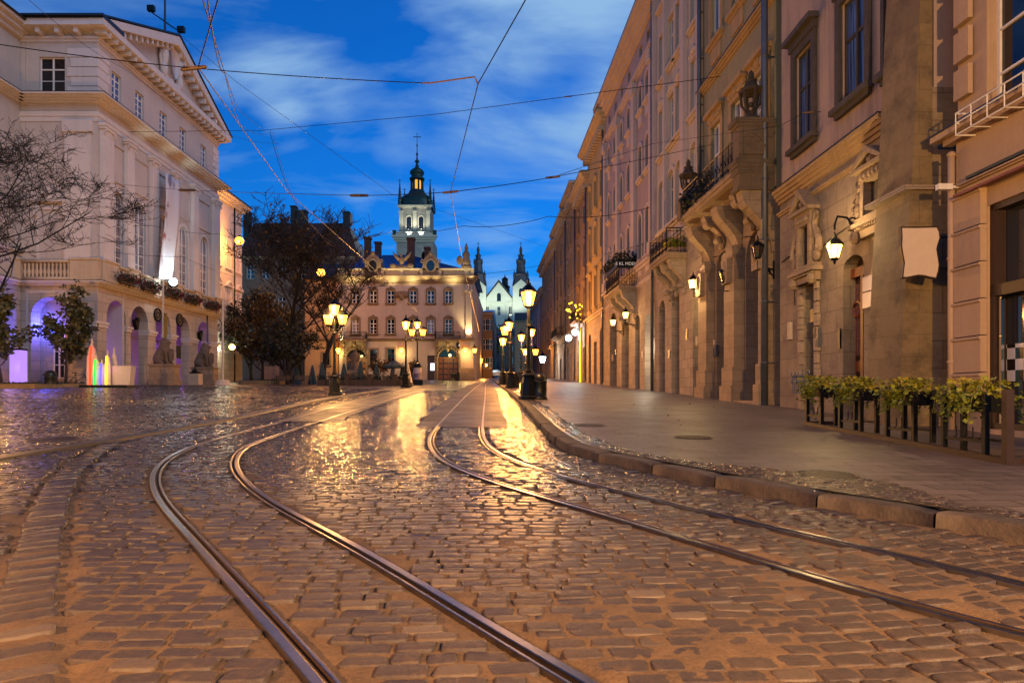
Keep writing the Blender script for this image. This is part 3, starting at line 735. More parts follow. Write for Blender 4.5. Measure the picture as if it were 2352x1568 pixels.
stones('gutter_setts', gx, gy, gw, gd, np.zeros(len(gx)), np.full(len(gx), SWZ+.009), 'cobble', 6, [(1.0,-.03),(.92,-.002),(.74,0)], .4, .12, .03, .001)
kb = MB(); acc, cur = 0.0, [kerb[0]]; rk = random.Random(3); tgt = 1.0
def kerb_stone(pts):
    L = len(pts); prof = [(0,-.08),(.0,.112),(.014,.127),(.05,.133),(.29,.131),(.31,.10)]; vs = []; fs = []; n = len(prof)
    dz = rk.uniform(-.012, .012); dn = rk.uniform(-.012, .012)
    for i, p in enumerate(pts):
        t = (pts[min(i+1, L-1)]-pts[max(i-1, 0)]).normalized(); nx, ny = t.y, -t.x
        if p.y > 0 and nx < 0 and False: pass
        e = 0.0 if 0 < i < L-1 else 1.0
        for a, z in prof:
            q = p+t*(0.012 if i == 0 else (-.012 if i == L-1 else 0))
            vs.append((q.x+nx*(a+dn+.02*e*(z > .05 and a < .2)), q.y+ny*(a+dn+.02*e*(z > .05 and a < .2)), z+dz-.018*e*(z > .05)+gz(q.y)))
    for i in range(L-1):
        for k in range(n-1): fs.append((i*n+k, i*n+k+1, (i+1)*n+k+1, (i+1)*n+k))
    fs.append(list(range(n))); fs.append([(L-1)*n+k for k in range(n)][::-1]); kb.add(vs, fs)
for a, b in zip(kerb[:-1], kerb[1:]):
    acc += (b-a).length; cur.append(b)
    if acc >= tgt and len(cur) > 2: kerb_stone(cur); cur = [b]; acc = 0; tgt = rk.uniform(.75, 1.25)
tag(kb.build('kerb', M['kerb'], None, True), kind='structure')
M['glasscyan'] = emit('lit_window_cool', '#9fe0d8', .8, '#405050')
# ------------------------------------------------------------------ town hall
M['hall'] = stucco('town_hall_render', '#b3a8a4', '#7a6e6c', .2)
M['halltrim'] = stucco('town_hall_pale_trim', '#c4bab8', '#8a7d78', .2)
M['hallrust'] = masonry('town_hall_ashlar', '#ac9a8c', 1.5, .68, .022, .5, .12, .85, .55)
HY0 = 46.9; ang = math.atan2(1, -.0096)
ch = Fac('town_hall', 'large cream neoclassical town hall with pediment, tall pilasters and open ground floor arcade', 'town hall', (-28.47, HY0, gz(HY0)), ang)
pil = [(ch.u(a, .35), ch.u(b, .35)) for a, b in ((228,247),(294.6,310.6),(351,366),(403,413),(445.5,457),(484,496))]
W = ch.u(500)
pil[0] = (.25, .25+1.15); pil[-1] = (W-1.35, W-.2)
mid = [(pil[i][1]+pil[i+1][0])/2 for i in range(5)]
zc0, zc1 = ch.z(228, 658), ch.z(233, 644, .5)
zrail = ch.z(235, 598, .45); zcap0, zcap1 = ch.z(230, 303, .35), ch.z(232, 274, .5)
zfr0, zfr1, zct = ch.z(229, 262), ch.z(229, 242.5), ch.z(240, 211.7, 1.0)
zatt = ch.z(223, 96.3)
zeave = zatt+1.15
archtop, imp = ch.z(274, 692), ch.z(272, 748)
aw = 2.45
for m in mid:
    ch.ops.append((m-aw/2, m+aw/2, -.5, archtop, aw/2*1.08, .75))
wz0, wz1 = zrail-.75, ch.z(263, 441, -.2)
for i, m in enumerate(mid):
    ch.window(m-.82, m+.82, wz0, wz1, .82, .1, 2, (.12,.24,.36,.49,.61,.74), 'wframe', 'glassw', 'arch', 'halltrim')
    a0, a1 = ch.z(265, 230), ch.z(265, 168)
    ch.window(m-.6, m+.6, a0, a1, 0, .14, 2, (.25,.5,.75), 'wframe', 'curt')
ch.walls([(-1.6, zc0, M['hallrust'], 0), (zc0, zct-.2, M['hall'], 0), (zct-.2, zeave, M['hall'], 0)], 0, W, .35, 4.9, left=False)
# recessed panels above the windows, archivolts
for m in mid:
    mb = MB(); z0, z1 = wz1+.75, zcap0-.1
    for a, b, c, d in ((m-1.15,m+1.15,z0-.12,z0),(m-1.15,m+1.15,z1,z1+.12),(m-1.27,m-1.15,z0-.12,z1+.12),(m+1.15,m+1.27,z0-.12,z1+.12)): mb.box(a, b, -.1, 0, c, d)
    ch.part('panel_frame', mb, M['hall'])
for i, (a, b) in enumerate(pil):
    mb = MB(); mb.box(a, b, -.34, 0, zrail-.2, zcap0); mb.box(a-.08, b+.08, -.42, 0, zrail-.9, zrail-.2)
    o = ch.part('pilaster', mb, M['halltrim'])
    cb = MB(); h = zcap1-zcap0
    cb.box(a+.02, b-.02, -.36, 0, zcap0, zcap0+h*.55); cb.box(a-.1, b+.1, -.46, 0, zcap0+h*.55, zcap0+h*.75); cb.box(a-.18, b+.18, -.54, 0, zcap0+h*.75, zcap1)
    for k in range(6): cb.ball((a+.1+(b-a-.2)*k/5, -.44, zcap0+h*.6), (.08,.07,.13), 6, 4)
    for sx in (a+.02, b-.02): cb.ring((sx, -.42, zcap0+h*.3), .13, .05, 10, 'y', 5)
    cb.build('capital', M['halltrim'], o)
ch.cornice(0, W, zcap1+.02, zfr0+.05, .12, 'halltrim', 2, 'architrave', tin=False)
ch.cornice(0, W, zfr1, zct, 1.0, 'halltrim', 4)
ch.cornice(0, W, zc0, zc1, .55, 'halltrim', 3)
for m0, m1 in [(-.3, mid[0]-aw/2)]+[(mid[i]+aw/2, mid[i+1]-aw/2) for i in range(4)]+[(mid[4]+aw/2, W+.1)]:
    mb = MB(); mb.box(m0-.1, m1+.1, -.16, .74, imp-.1, imp+.06); mb.box(m0-.04, m1+.04, -.08, .74, imp-.32, imp-.1); ch.part('impost', mb, M['halltrim'])
    mb = MB(); mb.box(m0+.02, m1-.02, -.09, .5, -1.6, .9); ch.part('plinth', mb, M['stone'])
# gallery behind the arches
mb = MB(); mb.box(.0, W, 4.75, 4.9, -1.6, zc0-.2); mb.box(.0, W, .76, 4.8, zc0-.5, zc0-.3); mb.box(0,W,.76,4.8,-.02,.28); mb.box(0,W,4.6,4.75,imp-.3,imp-.05)
ch.part('gallery', mb, M['hall'])
# balcony balustrade
def balustrade(f, ua, ub, z0, z1, y, n, mat):
    mb = MB(); mb.box(ua, ub, y-.16, y+.16, z0, z0+.2); mb.box(ua, ub, y-.19, y+.19, z1-.18, z1)
    h = z1-z0-.38
    for k in range(n):
        u_ = ua+(ub-ua)*(k+.5)/n
        mb.lathe([(.06,0),(.11,.02*h),(.06,.1*h),(.13,.34*h),(.05,.66*h),(.1,.9*h),(.06,h)], 8, (u_, y, z0+.2))
    return f.part('balustrade', mb, M[mat], True)
for i, m in enumerate(mid): balustrade(ch, pil[i][1]+.2, pil[i+1][0]-.2, zc1+.03, zrail, -.36, 9, 'trim')
for a, b in pil:
    mb = MB(); mb.box(a-.2, b+.2, -.58, 0, zc1+.03, zrail-.02); mb.box(a-.26, b+.26, -.66, 0, zrail-.02, zrail+.13); mb.box(a-.25, b+.25, -.64, 0, zc1+.02, zc1+.3); ch.part('pedestal', mb, M['trim'])
# quoins
mb = MB(); mq = MB(); k = zct+.15; j = 0
while k+.62 < zatt:
    w = 1.35 if j % 2 == 0 else 1.15
    mb.box(-.06, w, -.07, .0, k, k+.6); mq.box(W-w*.9, W+.06, -.07, 0, k, k+.6); k += .66; j += 1
ch.part('quoins', mb, M['halltrim']); ch.part('quoins', mq, M['halltrim'])
# eaves, modillions, pediment
ch.cornice(0, W, zatt, zatt+.35, .16, 'halltrim', 2, 'frieze', tin=False)
mb = MB(); mb.box(-.95, W+.95, -.95, .02, zatt+.72, zeave)
ch.part('eaves', mb, M['halltrim'])
mb = MB(); mb.box(0, .28, -.8, 0, zatt+.36, zatt+.72); mb.box(.04, .24, -.86, -.8, zatt+.52, zatt+.72); mo = mb.mesh('modillion', M['halltrim']); k = 0
while k < W: link('modillion', mo, ch.root, (k,0,0)); k += .82
um = W/2; zap = ch.z(402.6, 74, .95); ze = zeave
mb = MB(); mb.add([(.4,0,ze),(W-.4,0,ze),(um,0,zap-.9)], [(0,1,2)]); ch.part('tympanum', mb, M['hall'])
mb = MB(); th = .75
for s in (-1, 1):
    e = -1.0 if s < 0 else W+1.0
    mb.prism([(e, ze+.003), (e+s*-1.3, ze+.003), (um, zap-th), (um, zap)] if s < 0 else [(e, ze+.003), (um, zap), (um, zap-th), (e-1.3, ze+.003)], -.95, .02)
    n = 14
    for k in range(1, n):
        t = k/n; u_ = e+(um-e)*t; z_ = ze+(zap-ze)*t
        if 0.06 < t: mb.box(u_-.14, u_+.14, -.75, 0, z_-1.05, z_-.65)
ch.part('raking_cornice', mb, M['halltrim'])
mb = MB(); mb.prism([(-1.15, ze+.06), (um, zap+.06), (W+1.15, ze+.06), (W+1.15, ze+.16), (um, zap+.22), (-1.15, ze+.16)], -1.02, 9, 'y'); ch.part('roof', mb, M['tin'])
# coat of arms: crowned shield between two standing beasts
mb = MB(); zb = ze+.9; S = 1.0
mb.prism([(um-.55,zb+1.9),(um+.55,zb+1.9),(um+.55,zb+.9),(um+.3,zb+.35),(um,zb+.1),(um-.3,zb+.35),(um-.55,zb+.9)], -.42, 0)
for k in range(3): mb.box(um-.36+.27*k, um-.2+.27*k, -.36, -.28, zb+1.2, zb+1.65)
mb.prism([(um-.45,zb+1.95),(um+.45,zb+1.95),(um+.58,zb+2.6),(um+.3,zb+2.4),(um,zb+2.75),(um-.3,zb+2.4),(um-.58,zb+2.6)], -.26, 0)
for s in (-1, 1):
    x = um+s*.95
    mb.ball((x,-.2,zb+1.2), (.3,.24,.7), 9, 6); mb.ball((x-s*.1,-.24,zb+2.15), (.24,.24,.3), 8, 6); mb.ball((x+s*.05,-.2,zb+.35), (.26,.22,.5), 8, 5)
    mb.tube([(x-s*.1,-.25,zb+1.6),(x-s*.45,-.32,zb+1.75)], .1, 6); mb.tube([(x+s*.2,-.15,zb+.2),(x+s*.4,-.15,zb+1.0),(x+s*.25,-.15,zb+1.5)], .07, 6)
for k in range(7): mb.ball((um-.8+.27*k,-.18,zb-.05-.1*abs(math.sin(k*2))), (.22,.16,.26), 7, 5)
mb.v = [(um+(x-um)*1.3, y*1.5, zb-.25+(zq-zb)*1.35) for x, y, zq in mb.v]; ch.part('coat_of_arms', mb, M['halltrim'], True)
# medallions, spotlights, plaque
for (px, py) in ((361.4,723),(411.8,735)):
    u_, z_ = ch.hit(px, py, .05); mb = MB(); mb.tube([(u_,-.09,z_),(u_,0,z_)], .52, 18); o = ch.part('medallion', mb, M['statue']); r = MB(); r.ring((u_,-.1,z_), .5, .07, 18); r.ring((u_,-.1,z_), .22, .05, 12); r.build('rim', M['iron'], o)
for (px, py) in ((309.3,745),(457,772)):
    u_, z_ = ch.hit(px, py, .1); mb = MB(); mb.prism([(u_-.3,z_+.35),(u_-.08,z_-.4),(u_+.08,z_-.4),(u_+.35,z_+.55),(u_+.1,z_+.5),(u_,z_+.1)], -.35, -.05); mb.box(u_-.05,u_+.05,-.06,.0,z_-.3,z_-.1); ch.part('wall_spotlight', mb, M['iron'])
u_, z_ = ch.hit(411, 809, .05); mb = MB(); mb.box(u_-.35, u_+.35, -.06, 0, z_-.55, z_+.55); ch.part('plaque', mb, M['iron'])
u_ = ch.u(474); ch.pipe(u_, 4.6, zc0, -.1, .06)
# side of the projecting block, facing the camera
cs = Fac('', None, None, (-33.9, HY0, gz(HY0)), 0.0, host=ch)
Ws = 5.43
a0, a1 = cs.u(71), cs.u(159)
atop = cs.z(115, 682)
cs.ops.append((a0, a1, -.5, atop, (a1-a0)/2*.98, .9))
cs.window(cs.u(90), cs.u(149), cs.z(120, 211), cs.z(120, 131), 0, .16, 2, (.33,.66), 'wframe', 'glass')
cs.window(cs.u(86), cs.u(150), cs.z(120, 600), cs.z(120, 482), 0, .12, 1, (), 'wframe', 'blind', 'ped', 'halltrim') if 'blind' in M else None
cs.walls([(-1.6, zc0, M['hallrust'], .0), (zc0, zct-.2, M['hall'], 0), (zct-.2, zeave, M['hall'], 0)], 0, Ws, .35, 1.0)
cs.window(cs.u(103), cs.u(130), cs.z(115, 868), cs.z(115, 742), 0, .9, 2, (.25,.5,.75), 'wframe', 'glass', None, hole=False)
blw, blh = cs.u(86), cs.u(152); mb = MB(); za, zb_ = cs.z(120, 600), cs.z(120, 482)
for a, b, c, d in ((blw,blw+.16,za,zb_),(blh-.16,blh,za,zb_),(blw,blh,zb_,zb_+.16)): mb.box(a, b, -.1, 0, c, d)
mb.box(blw-.3, blh+.3, -.3, 0, zb_+.5, zb_+.65); mb.prism([(blw-.3,zb_+.65),(blh+.3,zb_+.65),((blw+blh)/2,zb_+1.5)], -.28, 0); mb.box(blw-.1,blw+.12,-.26,0,zb_-.4,zb_+.5); mb.box(blh-.12,blh+.1,-.26,0,zb_-.4,zb_+.5)
cs.part('blind_window', mb, M['halltrim'])
cs.cornice(0, Ws-.02, zc0, zc1, .55, 'halltrim', 3, ret=False); cs.cornice(0, Ws-.02, zfr1, zct, 1.0, 'halltrim', 4, ret=False); cs.cornice(0, Ws-.02, zcap1+.02, zfr0+.05, .12, 'halltrim', 2, 'architrave', ret=False, tin=False)
cs.cornice(0, Ws-.02, zatt, zatt+.35, .16, 'halltrim', 2, 'frieze', ret=False, tin=False)
mb = MB(); mb.box(-.9, Ws+.92, -.93, .02, zatt+.723, zeave-.003); cs.part('eaves', mb, M['halltrim'])
mb = MB(); mb.box(-1.2, Ws+.98, -1.0, 1.5, zeave+.0, zeave+.3); cs.part('roof', mb, M['tin'])
k = .3
while k < Ws-.4: mb = MB(); mb.box(k, k+.28, -.7, 0, zatt+.36, zatt+.72); cs.part('modillion', mb, M['halltrim']); k += 1.3
mb = MB(); k = zct+.15; j = 0
while k+.62 < zatt: mb.box(Ws-(2.05 if j % 2 == 0 else 1.8), Ws+.05, -.07, 0, k, k+.6); k += .66; j += 1
cs.part('quoins', mb, M['halltrim'])
balustrade(cs, cs.u(62), cs.u(170), zc1+.03, zrail, -.36, 12, 'trim')
for a, b in ((0, cs.u(60)), (cs.u(172), Ws+.3)): mb = MB(); mb.box(a, b, -.56, 0, zc1+.03, zrail-.02); mb.box(a-.04, b+.05, -.64, 0, zrail-.02, zrail+.12); cs.part('pedestal', mb, M['trim'])
mb = MB(); mb.box(Ws-2.1, Ws-.35, -.28, 0, zrail-.2, zcap0); mb.box(Ws-2.2, Ws-.25, -.4, 0, zcap0, zcap1); cs.part('pilaster', mb, M['halltrim'])
mb = MB(); mb.box(0, Ws, 3.0, 3.2, -1.6, zc0); mb.box(0, Ws, .92, 3, zc0-.6, zc0-.4); mb.box(0,.15,.92,3,-1.6,zc0-.4); cs.part('gallery', mb, M['hall'])
# long main wings left and right of the projecting block
def wing(O, W_, cols, zb, zt, rowsz, roofh=1.0):
    f = Fac('', None, None, O, ang, host=ch)
    for c in cols:
        for (z0, z1, st, gm_) in rowsz: f.window(c-.62, c+.62, z0, z1, 0, .16, 2, (.25,.5,.75) if z1-z0 < 2.6 else (.2,.4,.68,.84), 'wframe', gm_, st, 'halltrim')
    f.walls([(-1.6, zb, M['hallrust'], .05), (zb, zt, M['hall'], 0)], 0, W_, .3, 10)
    f.cornice(0, W_, zb, zb+.35, .3, 'halltrim', 2); f.cornice(0, W_, zb+2.1, zb+2.4, .22, 'halltrim', 2)
    f.cornice(0, W_, zt-.9, zt, .9, 'halltrim', 3, tin=False)
    mb = MB(); mb.prism([(-1.05, zt), (5, zt+roofh*3), (5, zt-.1), (-1.05, zt-.1)], -.2, W_+.9, 'x'); f.part('roof', mb, M['roofdark']); return f
zt = zeave-.35
w2 = wing((-33.9+.0, 66.3, gz(HY0)), 19.9, [], ch.z(500,790)+.0, zt-1.2, [])
def wz(px, y): return w2.z(px, y)
zb = wz(545, 752)
for px in (500, 524, 546):
    u_ = w2.u(px)
    for a, b, st, g in ((860,782,None,'glass'),(731,668,'ped','glassw'),(616,553,'sill','glassw'),(513,464,None,'glassw')):
        if px == 524 and a == 860: g = 'glasscyan'
        w2.window(u_-.62, u_+.62, wz(524, a), wz(524, b), 0, .02, 2, (.25,.5,.75), 'wframe', g if g in M else 'glass', st, 'halltrim', hole=False, proud=.0)
w2.pipe(w2.u(537), .5, zt-1.6, -.12, .08, 'iron')
w1 = wing((-33.5, 20.5, gz(HY0)), 26.35, [], zc0, zeave-.05, [])
for c in (25.0, 21.5, 18):
    for a, b in ((zct+.2, zct+2.5), (zrail+.3, zrail+4), (.8, 3.6)): w1.window(c-.7, c+.7, a, b, 0, .02, 2, (.25,.5,.75), 'wframe', 'glass', None, 'halltrim', hole=False)
w1.cornice(0, 26.2, zfr1, zct, .8, 'halltrim', 4, ret=False)
# mast on the roof
t = thing('roof_mast', 'thin dark antenna mast with two small floodlights on the town hall ridge', 'mast', ch.world(um+.1, .3, zap+.15), 0)
mb = MB(); mb.tube([(0,0,0),(0,0,6)], [.09,.05], 6); mb.tube([(-1.1,0,1.9),(1.3,0,.25)], .05, 5); mb.build('pole', M['iron'], t)
for x, z in ((-1.15, 2.0), (1.35, .25)):
    mb = MB(); mb.box(x-.28, x+.28, -.18, .18, z, z+.45); mb.build('floodlight', M['iron'], t)
# ------------------------------------------------------------------ palace at the end of the square
M['palace'] = stucco('palace_pink_render', '#a69488', '#5f4d42', .3); M['palstone'] = stucco('palace_brown_stone', '#6d5a48', '#3a2f28', .35)
M['roofblue'] = plain('blue_grey_sheet_roof', '#33487c', .3, .75, .2, 1.5, .1)
PY = 94.0
pa = Fac('palace', 'pink three storey palace with blue metal roof, lit parapet and two arched doorways', 'palace', (P(779, 0, PY).x, PY, gz(PY)), 0.0)
U, Z = pa.u, pa.z
Wp = U(1087)
for px in (817, 857.3, 897.6, 949, 989.5, 1030):
    pa.window(U(px-8.2), U(px+8.2), Z(px, 696), Z(px, 667), 0, .2, 2, (.3, .64), 'wframe', 'glass', 'sill orn', 'palstone')
    pa.window(U(px-8.2), U(px+8.2), Z(px, 766), Z(px, 732.5), 0, .2, 2, (.22,.44,.68), 'wframe', 'glassw' if px in (817, 989.5) else 'glass', 'sill orn', 'palstone')
for a, b in ((793,840),(1005,1052)): pa.ops.append((U(a), U(b), -.3, Z(0, 799), (U(b)-U(a))/2, .9))
pa.window(U(849), U(866), Z(0,836), Z(0,802.5), 0, .2, 1, (.5,), 'bframe', 'glass', 'sill', 'palstone')
pa.window(U(889), U(906), Z(0,836), Z(0,801), 0, .2, 2, (.4,.7), 'bframe', 'glass', 'sill', 'palstone')
pa.ops.append((U(981), U(998), -.3, Z(0,816), 0, .5))
ztop = Z(0, 643)
pa.walls([(-1, ztop, M['palace'], 0)], 0, Wp, .3, 32)
pa.cornice(0, Wp, ztop-.5, ztop+.5, .75, 'palstone', 4)
pa.cornice(0, Wp, Z(0,783), Z(0,778), .25, 'palstone', 2, 'string_course')
zp = Z(0, 617)
M['litpanel'] = plain('parapet_panel', '#a8987c', .8)
mb = MB(); mb.box(0, Wp, -.1, .6, ztop+.5, zp-.25); mb.box(-.1, Wp+.1, -.25, .7, zp-.25, zp)
for a, b in ((U(786),U(830)),(U(882),U(917)),(U(929),U(964)),(U(1015),U(1066))):
    mb.box(a, b, -.2, -.1, ztop+.75, ztop+.9); mb.box(a, b, -.2, -.1, zp-.5, zp-.38)
for px in (781, 834, 880, 923, 968, 1011, 1070, 1085): mb.box(U(px)-.22, U(px)+.22, -.3, 0, ztop+.5, zp-.25)
pa.part('parapet', mb, M['litpanel'])
mb = MB(); zr = Z(0, 575)+1.4
x0, x1, r0, r1 = U(774), Wp+.5, U(805), U(918)
mb.add([(x0,1,zp-.3),(x1,1,zp-.3),(x1,20,zp-.3),(x0,20,zp-.3),(r0,10,zr),(r1,10,zr)], [(0,1,5,4),(1,2,5),(2,3,4,5),(3,0,4)])
for k in range(16):
    a = x0+(x1-x0)*(k+.5)/16; b = r0+(r1-r0)*(k+.5)/16; mb.tube([(a,1,zp-.27),(b,10,zr+.03)], .05, 4)
pa.part('roof', mb, M['roofblue'])
for px, a, b, yy in ((844.5,582,545,6),(868.5,578,556,12),(944,592,547,5),(981.5,598,568,5)):
    mb = MB(); u_ = P(px,0,PY+yy).x-pa.O.x; w = .9 if px < 900 else (1.0 if px < 960 else .75)
    z0, z1 = P(px,a,PY+yy).z-pa.O.z, P(px,b,PY+yy).z-pa.O.z
    mb.box(u_-w/2, u_+w/2, yy-.4, yy+.5, z0-2.5, z1-.3); mb.box(u_-w/2-.1, u_+w/2+.1, yy-.5, yy+.6, z1-.3, z1); pa.part('chimney', mb, plain('chimney_brick', '#3b2420', .9, 0, .3, 8))
for px in (857, 989.5):
    u_, z_ = U(px), Z(px, 615); mb = MB()
    mb.prism([(u_-1.3,zp-1.0),(u_+1.3,zp-1.0),(u_+1.1,z_+.3),(u_+.9,z_+1.2),(u_+.4,z_+1.75),(u_-.4,z_+1.75),(u_-.9,z_+1.2),(u_-1.1,z_+.3)], -.25, 2.5)
    for s in (-1, 1): mb.ring((u_+s*1.35,-.2,zp-.55), .3, .13, 10); mb.ring((u_+s*1.15,-.2,z_+.9), .2, .1, 8)
    mb.ball((u_,-.1,z_+1.95), (.3,.3,.35), 8, 5)
    o = pa.part('dormer', mb, M['palstone'])
    g = MB(); g.lathe([(.01,0),(.6,0),(.6,.06),(.01,.06)], 16); 
    gm_ = g.mesh('pane', M['glass']); q = link('pane', gm_, o, (u_,-.27,z_+.25)); q.rotation_euler = (R(90),0,0); q.scale = (1,1.4,1)
    r = MB(); r.ring((0,0,0), .66, .12, 16, 'z'); q2 = link('frame', r.mesh('frame', M['palstone']), o, (u_,-.3,z_+.25)); q2.rotation_euler = (R(90),0,0); q2.scale = (1,1.35,1)
u_, z_ = U(923), Z(923, 612); mb = MB(); mb.box(u_-1.1,u_+1.1,-.2,.5,zp-.3,zp+.45); mb.ball((u_,0,z_+.8), (.4,.35,.6), 8, 6); mb.ball((u_-.1,-.1,z_+1.5), (.18,.2,.2), 7, 5)
for s in (-1, 1): mb.tube([(u_+s*.3,0,z_+.9),(u_+s*.9,.1,z_+1.5),(u_+s*1.3,.15,z_+2.1)], [.28,.22,.04], 6); mb.ball((u_+s*1.2,0,zp+.35), (.5,.3,.4), 8, 5)
pa.part('eagle_ornament', mb, M['palstone'], True)
u_ = U(1071); mb = MB(); mb.box(u_-.7,u_+.7,-.3,.8,zp,zp+.5); mb.lathe([(.55,0),(.6,.5),(.42,1.0),(.5,1.5),(.3,1.9),(.12,2.0)], 10, (u_,.1,zp+.5)); mb.ball((u_,.1,zp+2.65),(.26,.28,.32),8,6); mb.lathe([(.3,0),(.2,.2),(.04,.7)], 8, (u_,.1,zp+2.85)); mb.tube([(u_-.35,0,zp+2.1),(u_-.8,-.2,zp+1.5),(u_-.75,-.2,zp+1.0)], .14, 6); mb.ball((u_-.9,-.2,zp+1.1), (.45,.12,.65), 10, 6)
pa.part('corner_statue', mb, M['palstone'], True)
for px in (784.5, 1077): 
    mb = MB(); a, b = U(px-7), U(px+7)
    mb.box(a, b, -.35, 0, Z(0,776), Z(0,661)); mb.box(a-.12, b+.12, -.5, 0, Z(0,661), Z(0,655))
    for k in range(5): mb.ball((a+(b-a)*k/4,-.45,Z(0,668)+.2*math.sin(k*2)), (.22,.2,.35), 7, 5)
    pa.part('pilaster', mb, M['palace'])
def console_row(ua, ub, z, n, pr):
    mb = MB()
    for k in range(n): console(mb, ua+.3+(ub-ua-.6)*k/(n-1), .35, z, pr, 1.2)
    return mb
for a, b in ((785,844),(1000,1058)):
    o = balcony(pa, U(a), U(b), Z(0,780), 1.1, 1.0)
    for k in range(3): c = MB(); console(c, U(a)+.3+(U(b)-U(a)-.6)*k/2, .35, Z(0,780)-.28, .9, 1.2); c.build('console', M['palstone'], o)
for k, (a, b) in enumerate(((793,840),(1005,1052))):
    w = U(b)-U(a); mb = MB(); um_ = (U(a)+U(b))/2; zz = Z(0,799)
    pts = arc_pts(U(a), U(b), 0, zz, w/2)
    mb.add([(p,.85,q) for p, q in pts], [list(range(len(pts)))]); o = pa.part('door', mb, M['door'])
    d = MB(); zl = zz-w/2
    d.box(U(a), U(b), .7, .85, zl, zl+.2); d.box(um_-.06, um_+.06, .74, .85, 0, zl)
    for i in range(4):
        for j in range(4):
            d.box(U(a)+.12+w/4*i, U(a)+w/4*(i+1)-.12, .8, .85, .2+zl/4*j, zl/4*(j+1)-.05)
    d.build('panelling', plain('door_panel', '#6b3a1c', .45), o)
    g = MB(); g.add([(p*.86+um_*.14,.78,q) for p, q in [(x, y) for x, y in arc_pts(U(a), U(b), zl+.25, zz-.15, w/2-.2)]], [list(range(15))]); g.build('pane', M['glass'], o)
    t = MB()
    for q in range(12):
        A = [(um_+(w/2+e)*math.cos(math.pi*x/12), zl+(w/2+e)*math.sin(math.pi*x/12)) for e in (0,.35) for x in (q,q+1)]
        t.add([(A[0][0],-.12,A[0][1]),(A[1][0],-.12,A[1][1]),(A[3][0],-.12,A[3][1]),(A[2][0],-.12,A[2][1]),(A[0][0],0,A[0][1]),(A[1][0],0,A[1][1]),(A[2][0],0,A[2][1]),(A[3][0],0,A[3][1])], [(0,1,3,2)[::-1],(0,1,5,4),(2,3,7,6)])
    for e in (U(a)-.35, U(b)): t.box(e, e+.35, -.12, 0, 0, zl)
    t.build('surround', M['palstone'], o)
mb = MB(); mb.box(U(981),U(998),.4,.5,-.2,Z(0,816)); o = pa.part('door', mb, M['door']); s_ = MB(); s_.box(U(988),U(997),.30,.4,Z(0,850),Z(0,834)); s_.build('lit_poster', emit('lit_poster', '#e9e0ff', 3.5), o)
mb = MB(); a, b = U(908), U(937); mb.box(U(922)-.9, U(922)+.9, -.25, 0, Z(0,684), Z(0,672)); 
for k in range(5): mb.ball((U(922)-.7+.35*k,-.25,Z(0,676)), (.3,.2,.45), 7, 5)
mb.ball((U(922),-.25,Z(0,683)), (.3,.2,.5), 7, 5); pa.part('cartouche', mb, M['palstone'], True)
mb = MB(); mb.box(0, Wp, -.12, 0, -.5, .9); mb2 = MB(); mb2.box(U(1054),Wp+.25,-.3,.1,-.5,Z(0,845)); pa.part('rusticated_base', mb2, M['stone'])
# lower orange annex beside the palace
M['annex'] = stucco('annex_render', '#a5805c', '#5d4433', .3)
an = Fac('annex_house', 'low orange-lit annex house wedged between dark trees and palace', 'house', (P(700,0,PY+1).x, PY+1, gz(PY)), 0.0)
an.window(an.u(832), an.u(849), an.z(0,838), an.z(0,811), 0, .15, 2, (.4,.7), 'bframe', 'glass', 'sill', 'palstone') if False else None
an.window(an.u(740), an.u(757), an.z(0,838), an.z(0,811), 0, .15, 2, (.25,.5,.75), 'bframe', 'glass', 'sill', 'palstone')
an.walls([(-1, an.z(0,782), M['annex'], 0), (an.z(0,782), an.z(0,640), M['annex'], 0)], 0, an.u(778)-.05, .25, 8)
for py in (762, 700): an.window(an.u(742), an.u(757), an.z(0,py), an.z(0,py-28), 0, .03, 2, (.5,), 'wframe', 'glass', None, hole=False)
an.cornice(0, an.u(778)-.1, an.z(0,783), an.z(0,779), .3, 'palstone', 2, ret=False)
an.roof(0, an.u(778)-.1, an.z(0,640), 10, 3)
# ------------------------------------------------------------------ dark house behind the big tree
M['darkhouse'] = stucco('old_house_render', '#6d5c4c', '#2c2622', .4)
DY = 108.0
dh = Fac('tall_house', 'tall old house with steep dark roof and three chimneys behind the bare tree', 'house', (P(556,0,DY).x, DY, gz(DY)), 0.0)
Wd = dh.u(824)
for px in (575, 610, 648, 700, 745, 790):
    for py in (640, 712, 780): dh.window(dh.u(px)-.6, dh.u(px)+.6, dh.z(0,py), dh.z(0,py-30), 0, .14, 2, (.35,.68), 'wframe', 'glass')
zd = dh.z(0, 592)
dh.walls([(-1, zd, M['darkhouse'], 0)], 0, Wd, .25, 14)
dh.cornice(0, Wd, zd-.3, zd+.2, .4, 'cream', 2)
zr = dh.z(0, 505)+1.0
mb = MB(); mb.add([(-.4,-.5,zd+.2),(Wd+.1,-.5,zd+.2),(Wd+.1,14.4,zd+.2),(-.4,14.4,zd+.2),(-.4,6,zr),(Wd-3.2,6,zr)], [(0,1,5,4),(2,3,4,5),(3,0,4)]); dh.part('roof', mb, plain('red_brown_tiles', '#3c211b', .8, 0, .3, 2, .4))
mb = MB(); mb.add([(Wd+.05,-.6,zd-.2),(Wd+.05,14.4,zd-.2),(Wd-3.2,6,zr+.35)], [(0,1,2)]); mb.box(Wd-3.4,Wd-2.5,5.5,6.5,zr-.4,zr+1.6); dh.part('gable', mb, M['cream'])
